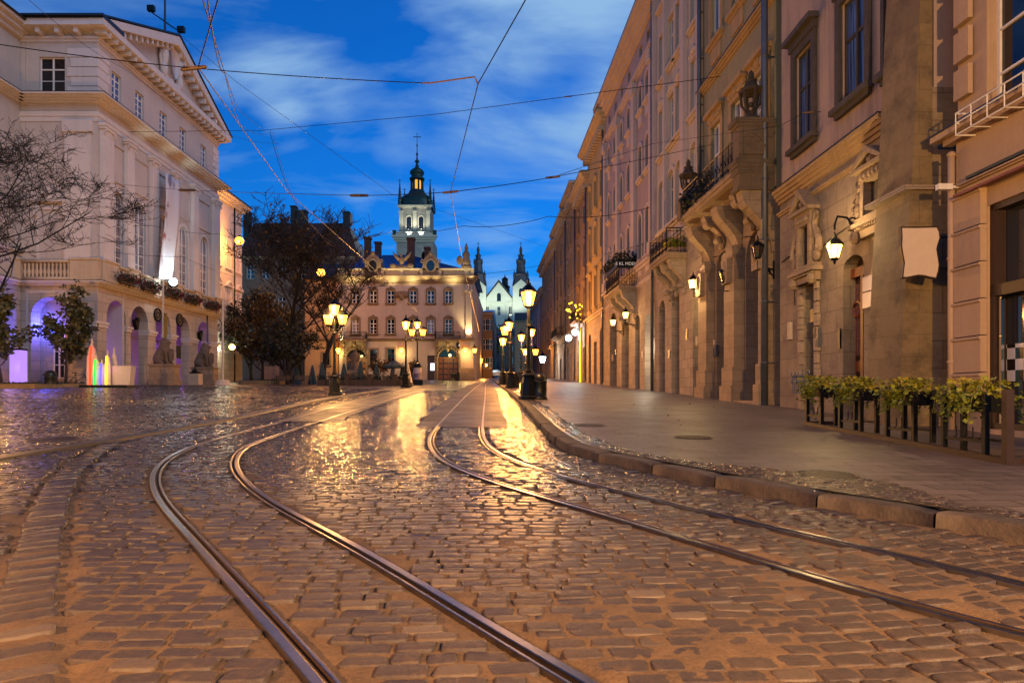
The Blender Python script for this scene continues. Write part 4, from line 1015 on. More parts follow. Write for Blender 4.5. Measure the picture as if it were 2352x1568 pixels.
for px, a, w in ((568,487,.95),(675,474,.8),(694,484,1.5),(796,487,.95)):
    mb = MB(); u_ = P(px,0,DY+5).x-dh.O.x; z_ = P(px,a,DY+5).z-dh.O.z; mb.box(u_-w/2,u_+w/2,4.5,5.8,zr-3,z_-.2); mb.box(u_-w/2-.12,u_+w/2+.12,4.4,5.9,z_-.2,z_); dh.part('chimney', mb, M['roofdark'])
# ------------------------------------------------------------------ bell tower
TY = 180.0
M['tower'] = masonry('tower_ashlar', '#8e8578', 1.6, .8, .02, .7, .3, .85, .3); M['copper'] = plain('dark_green_copper', '#1c3430', .5, .4, .3, 1.2)
M['pilt'] = stucco('tower_pale_trim', '#b0a694', amt=.2)
tw_ = Fac('bell_tower', 'tall stone renaissance bell tower with green onion helm and four corner spikes', 'tower', (P(910.5,0,TY).x, TY, gz(94)), 0.0)
u, z = tw_.u, tw_.z
Wt = u(995); D_ = Wt
for a, b in ((940-8,940+8),(984-16,984-0)): tw_.ops.append((u(a), u(b), z(0,640), z(0,577), (u(b)-u(a))/2, .5))
tw_.walls([(-2, z(0,552), M['tower'], 0)], 0, Wt, .5, D_)
tw_.cornice(-.2, Wt+.2, z(0,556), z(0,541), .9, 'pilt', 3, 'gallery', tin=False)
for xa in (-.9, Wt-.0): 
    mb = MB(); mb.box(xa, xa+.9, -.9, .1, z(0,541), z(0,530)); tw_.part('gallery_post', mb, M['copper'])
mb = MB(); mb.box(-.9, Wt+.9, -.85, -.6, z(0,541), z(0,534)); tw_.part('parapet', mb, M['pilt'])
up = Fac('', None, None, (P(917.5,0,TY).x, TY+.5, gz(94)), 0.0, host=tw_)
Wb = up.u(988); zb0, zb1 = up.z(0,541), up.z(0,474)
for px in (939, 967):
    up.window(up.u(px-5.5), up.u(px+5.5), up.z(0,526), up.z(0,496), (up.u(px+5.5)-up.u(px-5.5))/2, .5, 2, (.35,.7), 'bframe', 'glass', 'arch', 'pilt')
up.walls([(zb0, zb1, M['tower'], 0)], 0, Wb, .5, Wb)
up.cornice(-.1, Wb+.1, zb1-.5, zb1+.3, .5, 'pilt', 3, tin=False); up.cornice(-.05, Wb+.05, up.z(0,532), up.z(0,529), .3, 'pilt', 2, 'string_course', tin=False)
for px in (921, 953, 984):
    mb = MB(); mb.box(up.u(px)-.45, up.u(px)+.45, -.3, 0, zb0, up.z(0,488)); mb.box(up.u(px)-.6, up.u(px)+.6, -.4, 0, up.z(0,488), up.z(0,484)); up.part('pilaster', mb, M['pilt'])
cx0, cy0 = Wb/2, Wb/2
def zz(y): return up.z(0, y)
s = TY/F
mb = MB(); hw = Wb/2+.3
prof = [(hw, zb1+.3), (hw*1.0, zz(462)), (hw*.93, zz(450)), (hw*.72, zz(442)), (hw*.5, zz(436)), (hw*.42, zz(428))]
vs = []; fs = []
for r, q in prof:
    for k in range(16):
        a = 2*math.pi*k/16+math.pi/16; sq = 1/max(abs(math.cos(a)), abs(math.sin(a))); m_ = min(sq, 1.25) if r > hw*.8 else 1.1; vs.append((cx0+r*m_*math.cos(a), cy0+r*m_*math.sin(a), q))
for i in range(len(prof)-1):
    for k in range(16): fs.append((i*16+k, i*16+(k+1)%16, (i+1)*16+(k+1)%16, (i+1)*16+k))
mb.add(vs, fs); up.part('helm', mb, M['copper'], True)
mb = MB()
for k in range(8):
    a = 2*math.pi*k/8+math.pi/8; mb.tube([(cx0+1.55*math.cos(a),cy0+1.55*math.sin(a),zz(430)),(cx0+1.55*math.cos(a),cy0+1.55*math.sin(a),zz(400))], .28, 6)
mb.lathe([(1.95,zz(430)),(1.95,zz(427.5))], 8, (cx0,cy0,0)); mb.lathe([(1.9,zz(404)),(2.1,zz(400)),(1.9,zz(398)),(1.3,zz(395)),(1.9,zz(389)),(1.95,zz(384)),(1.5,zz(379)),(.6,zz(374)),(.35,zz(366)),(.3,zz(363)),(.62,zz(360)),(.62,zz(358)),(.25,zz(355)),(.16,zz(346)),(.34,zz(342)),(.12,zz(338)),(.1,zz(325)),(.22,zz(322)),(.08,zz(318)),(.06,zz(296))], 16, (cx0,cy0,0))
mb.box(cx0-.9,cx0+.9,cy0-.06,cy0+.06,zz(302.5),zz(301)); mb.ball((cx0,cy0,zz(294.5)),.14,6,4)
for q in (-.9,.9): mb.ball((cx0+q,cy0,zz(301.7)),.15,6,4)
up.part('lantern_spire', mb, M['copper'], True)
mb = MB(); mb.lathe([(1.0,zz(429)),(1.0,zz(401))], 8, (cx0,cy0,0)); up.part('lit_lantern', mb, emit('lantern_glow', '#ffb03c', 1.3))
for a, b in ((0,0),(Wb,0),(0,Wb),(Wb,Wb)):
    mb = MB(); pr = [(.5,zb1+.2),(.55,zb1+1.0),(.35,zb1+1.2)]
    for k in range(9): q = zb1+1.3+k*.58; rr = .42*(1-k/10.5); pr += [(rr,q),(rr*1.5,q+.24),(rr*.9,q+.42)]
    pr += [(.03, zb1+7.3)]; mb.lathe(pr, 8, (a, b, 0)); mb.box(a-.4,a+.4,b-.05,b+.05,zb1+6.8,zb1+6.95); up.part('corner_spike', mb, M['copper'])
# ------------------------------------------------------------------ hill church with two towers
KY = 330.0
M['church'] = stucco('church_pale_render', '#b5b8ad', amt=.2); M['slate'] = plain('church_slate', '#34333c', .6, 0, .25, .6)
kc = Fac('hill_church', 'pale floodlit baroque church with two slender towers on far hill', 'church', (P(1080,0,KY).x, KY, gz(94)), 0.0)
u, z = kc.u, kc.z
z_b = z(0, 830)
for px in (1119.5, 1146, 1172): kc.window(u(px-3.5),u(px+3.5), z(0,724), z(0,704), 0, .3, 2, (.5,), 'wframe', 'glass', None)
kc.walls([(z_b, z(0,694), M['church'], 0)], u(1085), u(1212), .4, 14, 'nave')
mb = MB(); mb.prism([(u(1109),z(0,694)),(u(1183),z(0,694)),(u(1145.6),z(0,648))], 0, 1); kc.part('gable', mb, M['church'])
mb = MB(); mb.prism(arc_pts(u(1138),u(1154),z(0,694),z(0,669),(u(1154)-u(1138))/2), -.15, 0); o = kc.part('window', mb, M['church']); mb = MB(); mb.prism(arc_pts(u(1141.5),u(1150.5),z(0,692),z(0,673),(u(1150.5)-u(1141.5))/2), -.25, -.15); mb.build('pane', M['glass'], o)
for px in (1112, 1127, 1165, 1180): mb = MB(); mb.box(u(px)-.5,u(px)+.5,-.35,0,z_b,z(0,697)); kc.part('pilaster', mb, M['church'])
mb = MB(); mb.prism([(u(1107),z(0,694)),(u(1145.6),z(0,645)),(u(1185),z(0,694)),(u(1185),z(0,692)),(u(1145.6),z(0,642)),(u(1107),z(0,692))], -.5, 30); kc.part('roof', mb, M['slate'])
kc.cornice(u(1085), u(1212), z(0,697), z(0,693), .5, 'church', 2, tin=False)
for px in (1097.7, 1196.5):
    w = 19; mb = MB(); mb.box(u(px-w),u(px+w),-1,7,z_b,z(0,660)); o = kc.part('tower', mb, M['church'])
    g = MB(); g.prism([(u(px-w-1),z(0,660)),(u(px+w+1),z(0,660)),(u(px),z(0,642))], -1.2, 7); g.build('pediment', M['church'], o)
    k = MB(); a = u(px-4.5); b = u(px+4.5); pts = arc_pts(a, b, z(0,682), z(0,663), (b-a)/2); k.prism(pts, -1.04, -.9); k.build('belfry_opening', M['glass'], o)
    sp = MB(); c = (u(px), 3, 0)
    q = lambda y: z(0, y)
    sp.lathe([(4.0,q(660)),(4.1,q(650)),(3.4,q(632)),(3.7,q(629)),(2.3,q(622)),(1.9,q(600)),(2.4,q(597)),(1.3,q(592)),(1.2,q(586)),(1.7,q(584)),(.6,q(580)),(.75,q(570)),(.5,q(566)),(.15,q(562)),(.1,q(552))], 8, c)
    sp.box(c[0]-.7,c[0]+.7,2.9,3.1,q(556.5),q(555.5)); 
    for s_ in (-1, 1): sp.lathe([(.5,q(640)),(.6,q(630)),(.1,q(620))], 6, (c[0]+s_*3.2, 1, 0)); sp.lathe([(.35,q(605)),(.4,q(598)),(.05,q(590))], 6, (c[0]+s_*1.9, 2, 0))
    sp.build('spire', M['slate'], o)
mb = MB(); q = lambda y: z(0, y); mb.lathe([(2.4,q(690)),(2.4,q(650)),(2.8,q(648)),(1.6,q(644)),(1.5,q(632)),(1.8,q(630)),(.3,q(624)),(.1,q(618))], 8, (u(1159), 14, 0)); kc.part('ridge_turret', mb, M['roofdark'])
# hill the church stands on
grid('hill', [170, 200, 240, 290, 325, 360, 500], lambda Y: list(np.linspace(-190, 160, 24)), lambda X, Y: (min(1, max(0, (Y-175)/140))**1.2)*24*math.exp(-((X+5)/75)**2)+.2*math.sin(X*.3)-max(0, Y-170)*SL*.9-.6, 'earth')
# ------------------------------------------------------------------ the terrace of houses on the pavement side
EPS = -.043
angR = math.atan2(-1, .043)
def Yr(px): return 16464.0/(px-1176+67.4)
def rowfac(name, label, pa_, pb_, group='old town houses on the right'):
    Ya, Yb = Yr(pa_), Yr(pb_); f = Fac(name, label, 'house', (10.5+EPS*Ya, Ya, gz(Yb)+SWZ), angR, group)
    f.W = f.u(pb_); return f
def px_win(f, a, b, t, bot, **k):
    m = (a+b)/2; o = -.1; f.window(f.u(a), f.u(b), f.z(m, bot), f.z(m, t), **k)
M['lilac'] = stucco('lilac_grey_render', '#958489', '#4d4040', .4); M['lilact'] = stucco('pale_lilac_trim', '#b3a19e', amt=.2)
M['ivory'] = stucco('ivory_render', '#b3a296', '#5d4a3e', .4); M['green'] = stucco('green_grey_render', '#857c62', '#3b3428', .4); M['greent'] = stucco('ochre_trim', '#9a7f5c', '#41342a', .4)
M['yellow'] = stucco('faded_yellow_render', '#a38a5c', '#5a4830', .35); M['ochre'] = stucco('brown_ochre_render', '#8a6c4c', '#43331f', .4); M['tan'] = stucco('tan_render', '#937657', '#4c3a2a', .35)
M['pink'] = stucco('dusty_pink_render', '#a08a80', '#3d3230', .6); M['arch'] = masonry('pale_ashlar', '#948271', 1.0, .48, .014, .45, .55, stain='#33281f')
M['lit'] = emit('lit_doorway', '#fff0d0', 2.2); M['litcool'] = emit('lit_shop_cool', '#cfe6f5', 2.0); M['liteye'] = emit('yellow_lit_panel', '#ffd21c', 1.6); M['dim'] = emit('dim_interior', '#8a6a3a', .03, '#0c0a09')
# --- B5 lilac
b5 = rowfac('terraced_house', 'lilac grey house with pairs of tall arched windows between giant pilasters', 1390, 1502)
W5 = b5.W; prs = [(1397,1403),(1411,1416.5),(1425,1432),(1441,1449),(1468,1475),(1485,1492.5)]
z1 = lambda px, y: b5.z(px, y)
L5 = [(z1(1471,600), z1(1471,493)), (z1(1472,410), z1(1472,334)), (z1(1472,255), z1(1472,195))]
for a, b in prs:
    c = (b5.u(a)+b5.u(b))/2; 
    for k, (lo, hi) in enumerate(L5): b5.window(c-.5, c+.5, lo, hi, .5, .11, 2, (.33,.66), 'bframe', 'glass', 'arch sill apron' if k != 1 else 'arch sill', 'lilact')
    b5.window(c-.4, c+.4, z1(1485,101), z1(1485,76), 0, .2, 1, (), 'bframe', 'glass')
zg5 = z1(1471, 622)
for a, b, t in ((1483,1497.5,742),(1429,1446,752),(1402,1418,748),(1460,1471,740)):
    ua, ub = b5.u(a), b5.u(b); b5.ops.append((ua, ub, -.6, b5.z((a+b)/2, t)+ (ub-ua)*.35, (ub-ua)*.4, .55))
zt5 = z1(1485, 52)
b5.walls([(-2, zg5, M['arch'], .05), (zg5, zt5, M['lilac'], 0)], 0, W5, .3, 12)
b5.cornice(0, W5, zg5, zg5+.4, .3, 'lilact', 2); b5.cornice(0, W5, zg5-1.0, zg5-.8, .15, 'lilact', 2, tin=False)
b5.cornice(0, W5, zt5-.2, zt5+.9, .9, 'lilact', 4); b5.cornice(0, W5, zt5-2.6, zt5-2.1, .25, 'lilact', 3, tin=False)
for a, b in ((1390.5,1394.5),(1419,1424),(1455,1462),(1496.5,1501.5)):
    mb = MB(); mb.box(b5.u(a), b5.u(b), -.22, 0, zg5+.4, zt5-2.6); mb.box(b5.u(a)-.1, b5.u(b)+.1, -.34, 0, zt5-3.3, zt5-2.6); mb.box(b5.u(a)-.08, b5.u(b)+.08, -.3, 0, zg5+.4, zg5+1.2); b5.part('pilaster', mb, M['lilact'])
b5.roof(0, W5, zt5+.95, 12, 4)
for k, (a, b, t, m_) in enumerate(((1483,1497.5,760,'lit'),(1429,1446,752,'door'),(1402,1418,748,'dim'),(1460,1471,740,'dim'))):
    mb = MB(); ua, ub = b5.u(a), b5.u(b); mb.add([(ua,.5,-.5),(ub,.5,-.5),(ub,.5,b5.z((a+b)/2,t)+(ub-ua)*.3),(ua,.5,b5.z((a+b)/2,t)+(ub-ua)*.3)], [(0,1,2,3)])
    o = b5.part('doorway', mb, M[m_]); fb = MB(); fb.box((ua+ub)/2-.05,(ua+ub)/2+.05,.42,.5,-.3,b5.z((a+b)/2,t)); fb.box(ua,ub,.42,.5,b5.z((a+b)/2,t)-.1,b5.z((a+b)/2,t)+.02); fb.build('frame', M['bframe'], o)
ua, ub = b5.u(1430), b5.u(1464.5)
o = balcony(b5, ua, ub, b5.z(1464, 657), 1.3, 1.35)
for t in (.1, .5, .9): mb = MB(); console(mb, ua+(ub-ua)*t, .5, b5.z(1464,657)-.28, 1.0, 1.75); mb.build('console', M['arch'], o)
mb = MB(); zr_ = b5.z(1464, 657)+1.35
mb.box(ub-.04, ub+.02, -1.36, -.02, zr_-.12, zr_+.42); mb.box(ua, ub, -1.4, -1.34, zr_-.1, zr_+.2); sg = mb.build('sign_board', M['iron'], o)
tc_ = bpy.data.curves.new('lettering', 'FONT'); tc_.body = '-5 KL MDEL'; tc_.size = .3; tc_.extrude = .01; tc_.align_x = 'RIGHT'
tob = bpy.data.objects.new('lettering', tc_); COL.objects.link(tob); tob.parent = o; tob.location = (ub+.035, -.10, zr_+.05); dg = bpy.context.evaluated_depsgraph_get(); dg.update(); lme = bpy.data.meshes.new_from_object(tob.evaluated_get(dg)); bpy.data.objects.remove(tob); lme.materials.clear(); lme.materials.append(emit('pale_lettering', '#d8cfc4', .25, '#d8d0c8')); tob = link('lettering', lme, o, (ub+.035, -.10, zr_+.05)); tob.rotation_euler = (R(90), 0, R(90))
mb = MB(); rg = random.Random(8)
for k in range(420):
    t = rg.random(); x = ua+(ub-ua)*t if k % 3 else ub-.05; y = -1.3 if k % 3 else -1.3*rg.random()
    leafmesh(mb, (x+rg.gauss(0,.08), y+rg.gauss(0,.12), zr_+.35+abs(rg.gauss(0,.28))), .24, rg)
mb.build('foliage', M['leafdark'], o)
# --- B4 ivory
b4 = rowfac('terraced_house', 'ivory house with moulded window hoods and a small corner balcony', 1502, 1614)
W4 = b4.W; cols4 = [(1516,1528),(1538,1548),(1556,1567),(1590,1604)]
fl = [(11.0,13.9),(15.4,18.1),(19.8,22.5),(24.2,26.6)]
bz = b4.O.z
for a, b in cols4:
    c = (b4.u(a)+b4.u(b))/2
    for k, (lo, hi) in enumerate(fl): b4.window(c-.6, c+.6, lo-bz, hi-bz, .45 if k == 0 else 0, .12, 2, (.66,), 'wframe', 'glassw' if k else 'glass', ('arch sill' if k == 0 else 'sill orn') if k < 2 else 'sill', 'ivory')
zg4 = b4.z(1540, 575)
for a, b, t, r in ((1545,1563,662,1),(1516,1530,690,1),(1594,1611,640,1)):
    ua, ub = b4.u(a), b4.u(b); b4.ops.append((ua, ub, -.8, b4.z((a+b)/2, t), (ub-ua)/2, .7))
zt4 = 28.2-bz
b4.walls([(-2, zg4, M['arch'], .06), (zg4, zt4, M['ivory'], 0)], 0, W4, .3, 12)
b4.cornice(0, W4, zg4, zg4+.45, .3, 'ivory', 3); b4.cornice(0, W4, zt4-.9, zt4, .9, 'ivory', 4); b4.roof(0, W4, zt4+.05, 12, 4)
for a, b in ((1503,1508),(1530,1536),(1570,1580),(1607,1613.5)):
    mb = MB(); mb.box(b4.u(a), b4.u(b), -.16, 0, zg4+.45, zt4-1); mb.box(b4.u(a)+.1, b4.u(b)-.1, -.24, -.16, zg4+.8, zt4-1.4); b4.part('pilaster', mb, M['lilact'])
for a, b, t, m_ in ((1545,1563,662,'door'),(1516,1530,690,'dim'),(1594,1611,640,'door')):
    ua, ub = b4.u(a), b4.u(b); mb = MB(); pts = arc_pts(ua, ub, -.8, b4.z((a+b)/2, t), (ub-ua)/2); mb.add([(p,.66,q) for p, q in pts], [list(range(len(pts)))]); o = b4.part('doorway', mb, M['door' if m_ == 'door' else 'bframe'])
    if m_ == 'door':
        d = MB(); zi = b4.z((a+b)/2, t)-(ub-ua)/2; d.box(ua,ub,.55,.66,zi-.15,zi+.05); d.box((ua+ub)/2-.06,(ua+ub)/2+.06,.57,.66,-.6,zi)
        for q in range(3):
            for h_ in range(2): d.box(ua+.12+h_*(ub-ua)/2, ua+(h_+1)*(ub-ua)/2-.14, .6, .66, .2+q*.95, 1.0+q*.95)
        d.build('panelling', M['bframe'], o)
ua, ub = b4.u(1507), b4.u(1581); zb4 = b4.z(1581, 568)
o = balcony(b4, b4.u(1537), ub, zb4-.25, 1.15, 1.25)
for t in (.12, .5, .88): mb = MB(); console(mb, b4.u(1537)+(ub-b4.u(1537))*t, .45, zb4-.53, .9, 1.6); mb.build('console', M['arch'], o)
mb = MB(); rg = random.Random(5)
for k in range(160): leafmesh(mb, (ub-.25+rg.gauss(0,.15), -.6+rg.gauss(0,.3), zb4+.15+abs(rg.gauss(0,.2))), .2, rg)
mb.build('foliage', M['leafyellow'], o)
b4.pipe(b4.u(1505), -.2, zt4-1, -.2, .1, 'zinc')
mb = MB(); mb.box(b4.u(1592)-.3,b4.u(1592)+.3,-.4,-.2,0,2.2)
# --- B3 green with the great balcony
b3 = rowfac('terraced_house', 'green grey baroque house with scroll brackets, great iron balcony and carved portal', 1614, 1779)
W3 = b3.W; z3 = b3.O.z
c3 = [(b3.u(a)+b3.u(b))/2 for a, b in ((1637,1656),(1687,1704),(1738,1757))]
for c in c3:
    for k, (lo, hi, st) in enumerate(((9.75,13.6,'hood orn'),(17.4,20.6,'hood sill orn apron'),(23.4,26.0,'sill'))): b3.window(c-.62, c+.62, lo-z3, hi-z3, 0, .11, 2, (.66,), 'wframe', 'curt' if k else 'glassw', st, 'greent')
zg3 = 9.2-z3
yu = lambda Y: b3.u(1176+1568*(10.5-.043*Y)/Y)
po0, po1, wo0, wo1 = yu(27.25), yu(25.15), yu(30.65), yu(28.7)
zdo = b3.z(1738, 527); zwo = b3.z(1664, 575)
b3.ops += [(po0, po1, -.5, zdo, (po1-po0)/2, 1.0), (wo0, wo1, -.5, zwo, (wo1-wo0)/2*.6, .9)]
zt3 = 27.6-z3
b3.walls([(-2, zg3, M['stone'], 0), (zg3, zt3, M['green'], 0)], 0, W3, .3, 12)
b3.cornice(0, W3, zt3-.9, zt3, .8, 'greent', 4); b3.roof(0, W3, zt3+.05, 12, 4); b3.cornice(0, W3, 15.6-z3, 15.9-z3, .25, 'greent', 3)
M['panelg'] = masonry('green_banded_panels', '#8a8168', 2.4, 1.1, .05, .55, .2)
piers = [(yu(28.6), yu(27.35)), (yu(32.0), yu(30.75)), (yu(25.05), yu(24.62))]
zsl = 9.67-z3
for a, b in piers:
    mb = MB(); zz_ = b3.z(1700, 600)
    mb.box(a+.05, b-.05, -.42, 0, 1.5, 5.9); mb.box(a, b, -.5, 0, 5.9, 6.2); mb.box(a-.05, b+.05, -.58, 0, -.8, .75); mb.box(a, b, -.5, 0, .75, 1.5)
    o = b3.part('pier', mb, M['stone'])
for a, b in piers:
    mb = MB(); console(mb, (a+b)/2, min(.7, b-a), zsl-.6, 1.0, 2.1); b3.part('scroll_bracket', mb, M['stone'])
    mb = MB(); c = (a+b)/2; mb.prism([(c-.3,4.9),(c+.3,4.9),(c+.36,5.9),(c-.36,5.9)], -.62, -.4); mb.ball((c,-.6,5.5), (.2,.14,.35), 8, 5); b3.part('capital', mb, M['stone'])
for u_ in (yu(29.7), yu(26.3)): mb = MB(); console(mb, u_, .45, zsl-.55, .9, 1.2); b3.part('scroll_bracket', mb, M['stone'])
mb = MB(); mb.box(yu(32.2), W3, -.5, 0, zsl-.6, zsl-.3); mb.box(yu(32.3), W3+.02, -1.0, 0, zsl-.3, zsl-.12); b3.part('entablature', mb, M['stone'])
o = balcony(b3, yu(31.6), yu(25.2), zsl, 1.3, 1.15)
mb = MB(); rg = random.Random(15)
for k in range(240):
    t = rg.random()**2; leafmesh(mb, (yu(31.4)+t*3.5, -1.25+rg.gauss(0,.08), zsl+.55+rg.gauss(0,.2)), .2, rg)
mb.build('foliage', M['leafdark'], o)
M['black'] = plain('blackened_stone', '#3a2f27', .9, 0, .4, 5, .4)
M['soot'] = masonry('sooty_stone', '#63523f', .9, .6, .01, .6, .7, stain='#1f1813')
def finial(f, u_, y_, z_, k=1.0):
    mb = MB(); c = (u_, y_, z_)
    mb.lathe([(.34*k,0),(.34*k,.1),(.16*k,.2),(.14*k,.35)], 10, c)
    for q in range(6):
        a = q*math.pi/3; mb.tube([(u_+.14*k*math.cos(a),y_+.14*k*math.sin(a),z_+.33),(u_+.34*k*math.cos(a),y_+.34*k*math.sin(a),z_+.6),(u_+.40*k*math.cos(a),y_+.40*k*math.sin(a),z_+1.05)], .055*k, 5)
    mb.lathe([(.46*k,1.02),(.48*k,1.12),(.3*k,1.2),(.2*k,1.4),(.24*k,1.46),(.1*k,1.55),(.12*k,1.7),(.02,1.85)], 10, c); mb.ball((u_,y_,z_+.6), .1, 6, 4)
    return f.part('stone_lantern', mb, M['black'])
zp3 = 11.35-z3
mb = MB(); a, b = yu(25.15), yu(24.62)+.1
mb.box(a, b, -1.3, 0, zsl-.1, zp3-.2); mb.box(a-.06, b+.03, -1.36, .0, zp3-.3, zp3-.18); mb.box(a-.12, b+.07, -1.45, .0, zp3-.18, zp3)
for k, (e, q0, q1) in enumerate(((.14,zsl+.06,zsl+.2),(.10,zsl-.08,zsl+.06),(.05,zsl-.3,zsl-.08),(.0,zsl-.75,zsl-.3),(.07,zsl-.9,zsl-.75))): mb.box(a-e, b+e*.5, -1.3-e, 0, q0, q1)
mb.box(b, b+.05, -1.15, -.3, zsl+.35, zp3-.4); mb.tube([(b+.05,-.9,zp3-.6),(b+.06,-.6,zsl+.9),(b+.05,-.4,zsl+.6)], .06, 5)
b3.part('balcony_pedestal', mb, M['soot'])
mb = MB(); console(mb, (a+b)/2, .5, zsl-.9, 1.15, 2.2); b3.part('scroll_bracket', mb, M['stone'])
finial(b3, (a+b)/2, -.75, zp3, .95)
mb = MB(); a2 = yu(31.9); mb.box(a2-.3, a2+.25, -1.35, -.5, zsl-.1, zsl+.9); b3.part('balcony_pedestal', mb, M['soot']); finial(b3, a2, -.9, zsl+.9, .9)
# portal door leaf with carved panels and grille
def carved_door(f, ua, ub, zt_, y, rise):
    mb = MB(); pts = arc_pts(ua, ub, -.3, zt_, rise); mb.add([(p,y,q) for p, q in pts], [list(range(len(pts)))]); o = f.part('door', mb, M['door'])
    d = MB(); um_ = (ua+ub)/2; zi = zt_-rise
    d.box(ua,ub,y-.14,y,zi-.2,zi+.06); d.box(um_-.07,um_+.07,y-.12,y,-.2,zi)
    w = (ub-ua)/2
    for h_ in range(2):
        x0 = ua+h_*w+.14; x1 = ua+(h_+1)*w-.14
        for q0, q1 in ((.1,1.1),(1.3,1.6)): d.box(x0,x1,y-.07,y,q0,q1)
        k = 1.8
        while k < zi-.5: d.tube([(x0,y-.06,k),(x1,y-.06,k)], .02, 4); k += .42
        for e in range(4): d.tube([(x0+(x1-x0)*e/3,y-.06,1.75),(x0+(x1-x0)*e/3,y-.06,zi-.4)], .02, 4)
        d.ring(((x0+x1)/2,y-.08,zi-1.1),.22,.05,10)
    d.build('panelling', plain('carved_panels', '#6a3416', .4, 0, .3, 6), o); return o
carved_door(b3, po0, po1, zdo, .95, (po1-po0)/2)
mb = MB(); mb.add([(wo0,.85,-.5),(wo1,.85,-.5),(wo1,.85,zwo),(wo0,.85,zwo)], [(0,1,2,3)]); o = b3.part('doorway', mb, M['bframe']); g = MB(); g.box(wo0+.15,wo1-.15,.78,.85,.9,zwo-1.6); g.build('pane', M['glass'], o)
mb = MB(); mb.box(po0-.3, po1+.3, -.9, 0, -.8, .0); mb.box(po0-.1, po1+.1, -.5, .9, -.3, .16); b3.part('step', mb, M['stone'])
b3.pipe(W3-.02, -.1, zt3-1, -.36, .13, 'zinc'); b3.pipe(.1, zg3, zt3-1, -.2, .1, 'zinc')
# --- B2 stone house with buttress
M['ash'] = masonry('aged_ashlar_panels', '#867563', 1.15, .62, .012, .45, .6, stain='#2b221b')
M['butt'] = masonry('buttress_blocks', '#776449', .9, .5, .010, .7, .95, bk=.5, stain='#241d18')
VP = 1152.0; dxn = (VP-CX)/F; angN = math.atan2(-1, -dxn)
YB = 23.75; b2 = Fac('terraced_house', 'pink house over aged stone ground floor with dark framed windows and leaning buttress', 'house', (9.69+dxn*YB, YB, gz(17)+SWZ), angN, 'old town houses on the right')
u, z = b2.u, b2.z
W2 = u(2140)
for a, b, t, bot, st in ((1828,1867,112,325,'sill hood'),(1932,1990,-20,222,'sill hood'),(2036,2076,-95,150,'sill hood')):
    b2.window(u(a), u(b), z((a+b)/2, bot), z((a+b)/2, t), 0, .10, 2, (.62,), 'gframe', 'curt', st, 'gframe')
zg2 = z(1900, 372)
wa, wb = u(1846), u(1876); wt, wbm = z(1861, 652), z(1861, 880)
b2.ops.append((wa, wb, wbm-1.0, wt, 0, .45))
da, db_ = u(1936), u(1984); dt = z(1950, 590); b2.ops.append((da, db_, -.5, dt, .35, .42))
b2.walls([(-1.5, zg2, M['ash'], .0), (zg2, 13.6-b2.O.z+1.4, M['pink'], -.05), (15.0-b2.O.z, 27-b2.O.z, M['pink'], -.05)], 0, W2, .35, 10)
b2.cornice(0, W2-1.65, zg2-.35, zg2+.1, .3, 'greent', 4, tin=True, ret=False); b2.cornice(0, W2-1.65, zg2-.75, zg2-.62, .1, 'greent', 2, 'string_course', tin=False)
b2.cornice(0, W2, 26.2-b2.O.z, 27-b2.O.z, .8, 'greent', 4); b2.roof(0, W2, 27.1-b2.O.z, 10, 4)
mb = MB(); mb.add([(wa,.40,wbm-1),(wb,.40,wbm-1),(wb,.40,wt),(wa,.40,wt)], [(0,1,2,3)]); o = b2.part('shop_window', mb, M['glass'])
fb = MB()
for x in (wa, (wa+wb)/2-.04, wb-.08): fb.box(x, x+.08, .32, .40, wbm-1, wt)
for q in (wt-.1, wt-.55, wt-1.05, wt-1.6, wbm+.3): fb.box(wa, wb, .33, .39, q, q+.07)
fb.build('frame', M['bframe'], o)
carved_door(b2, da, db_, dt, .36, .35)
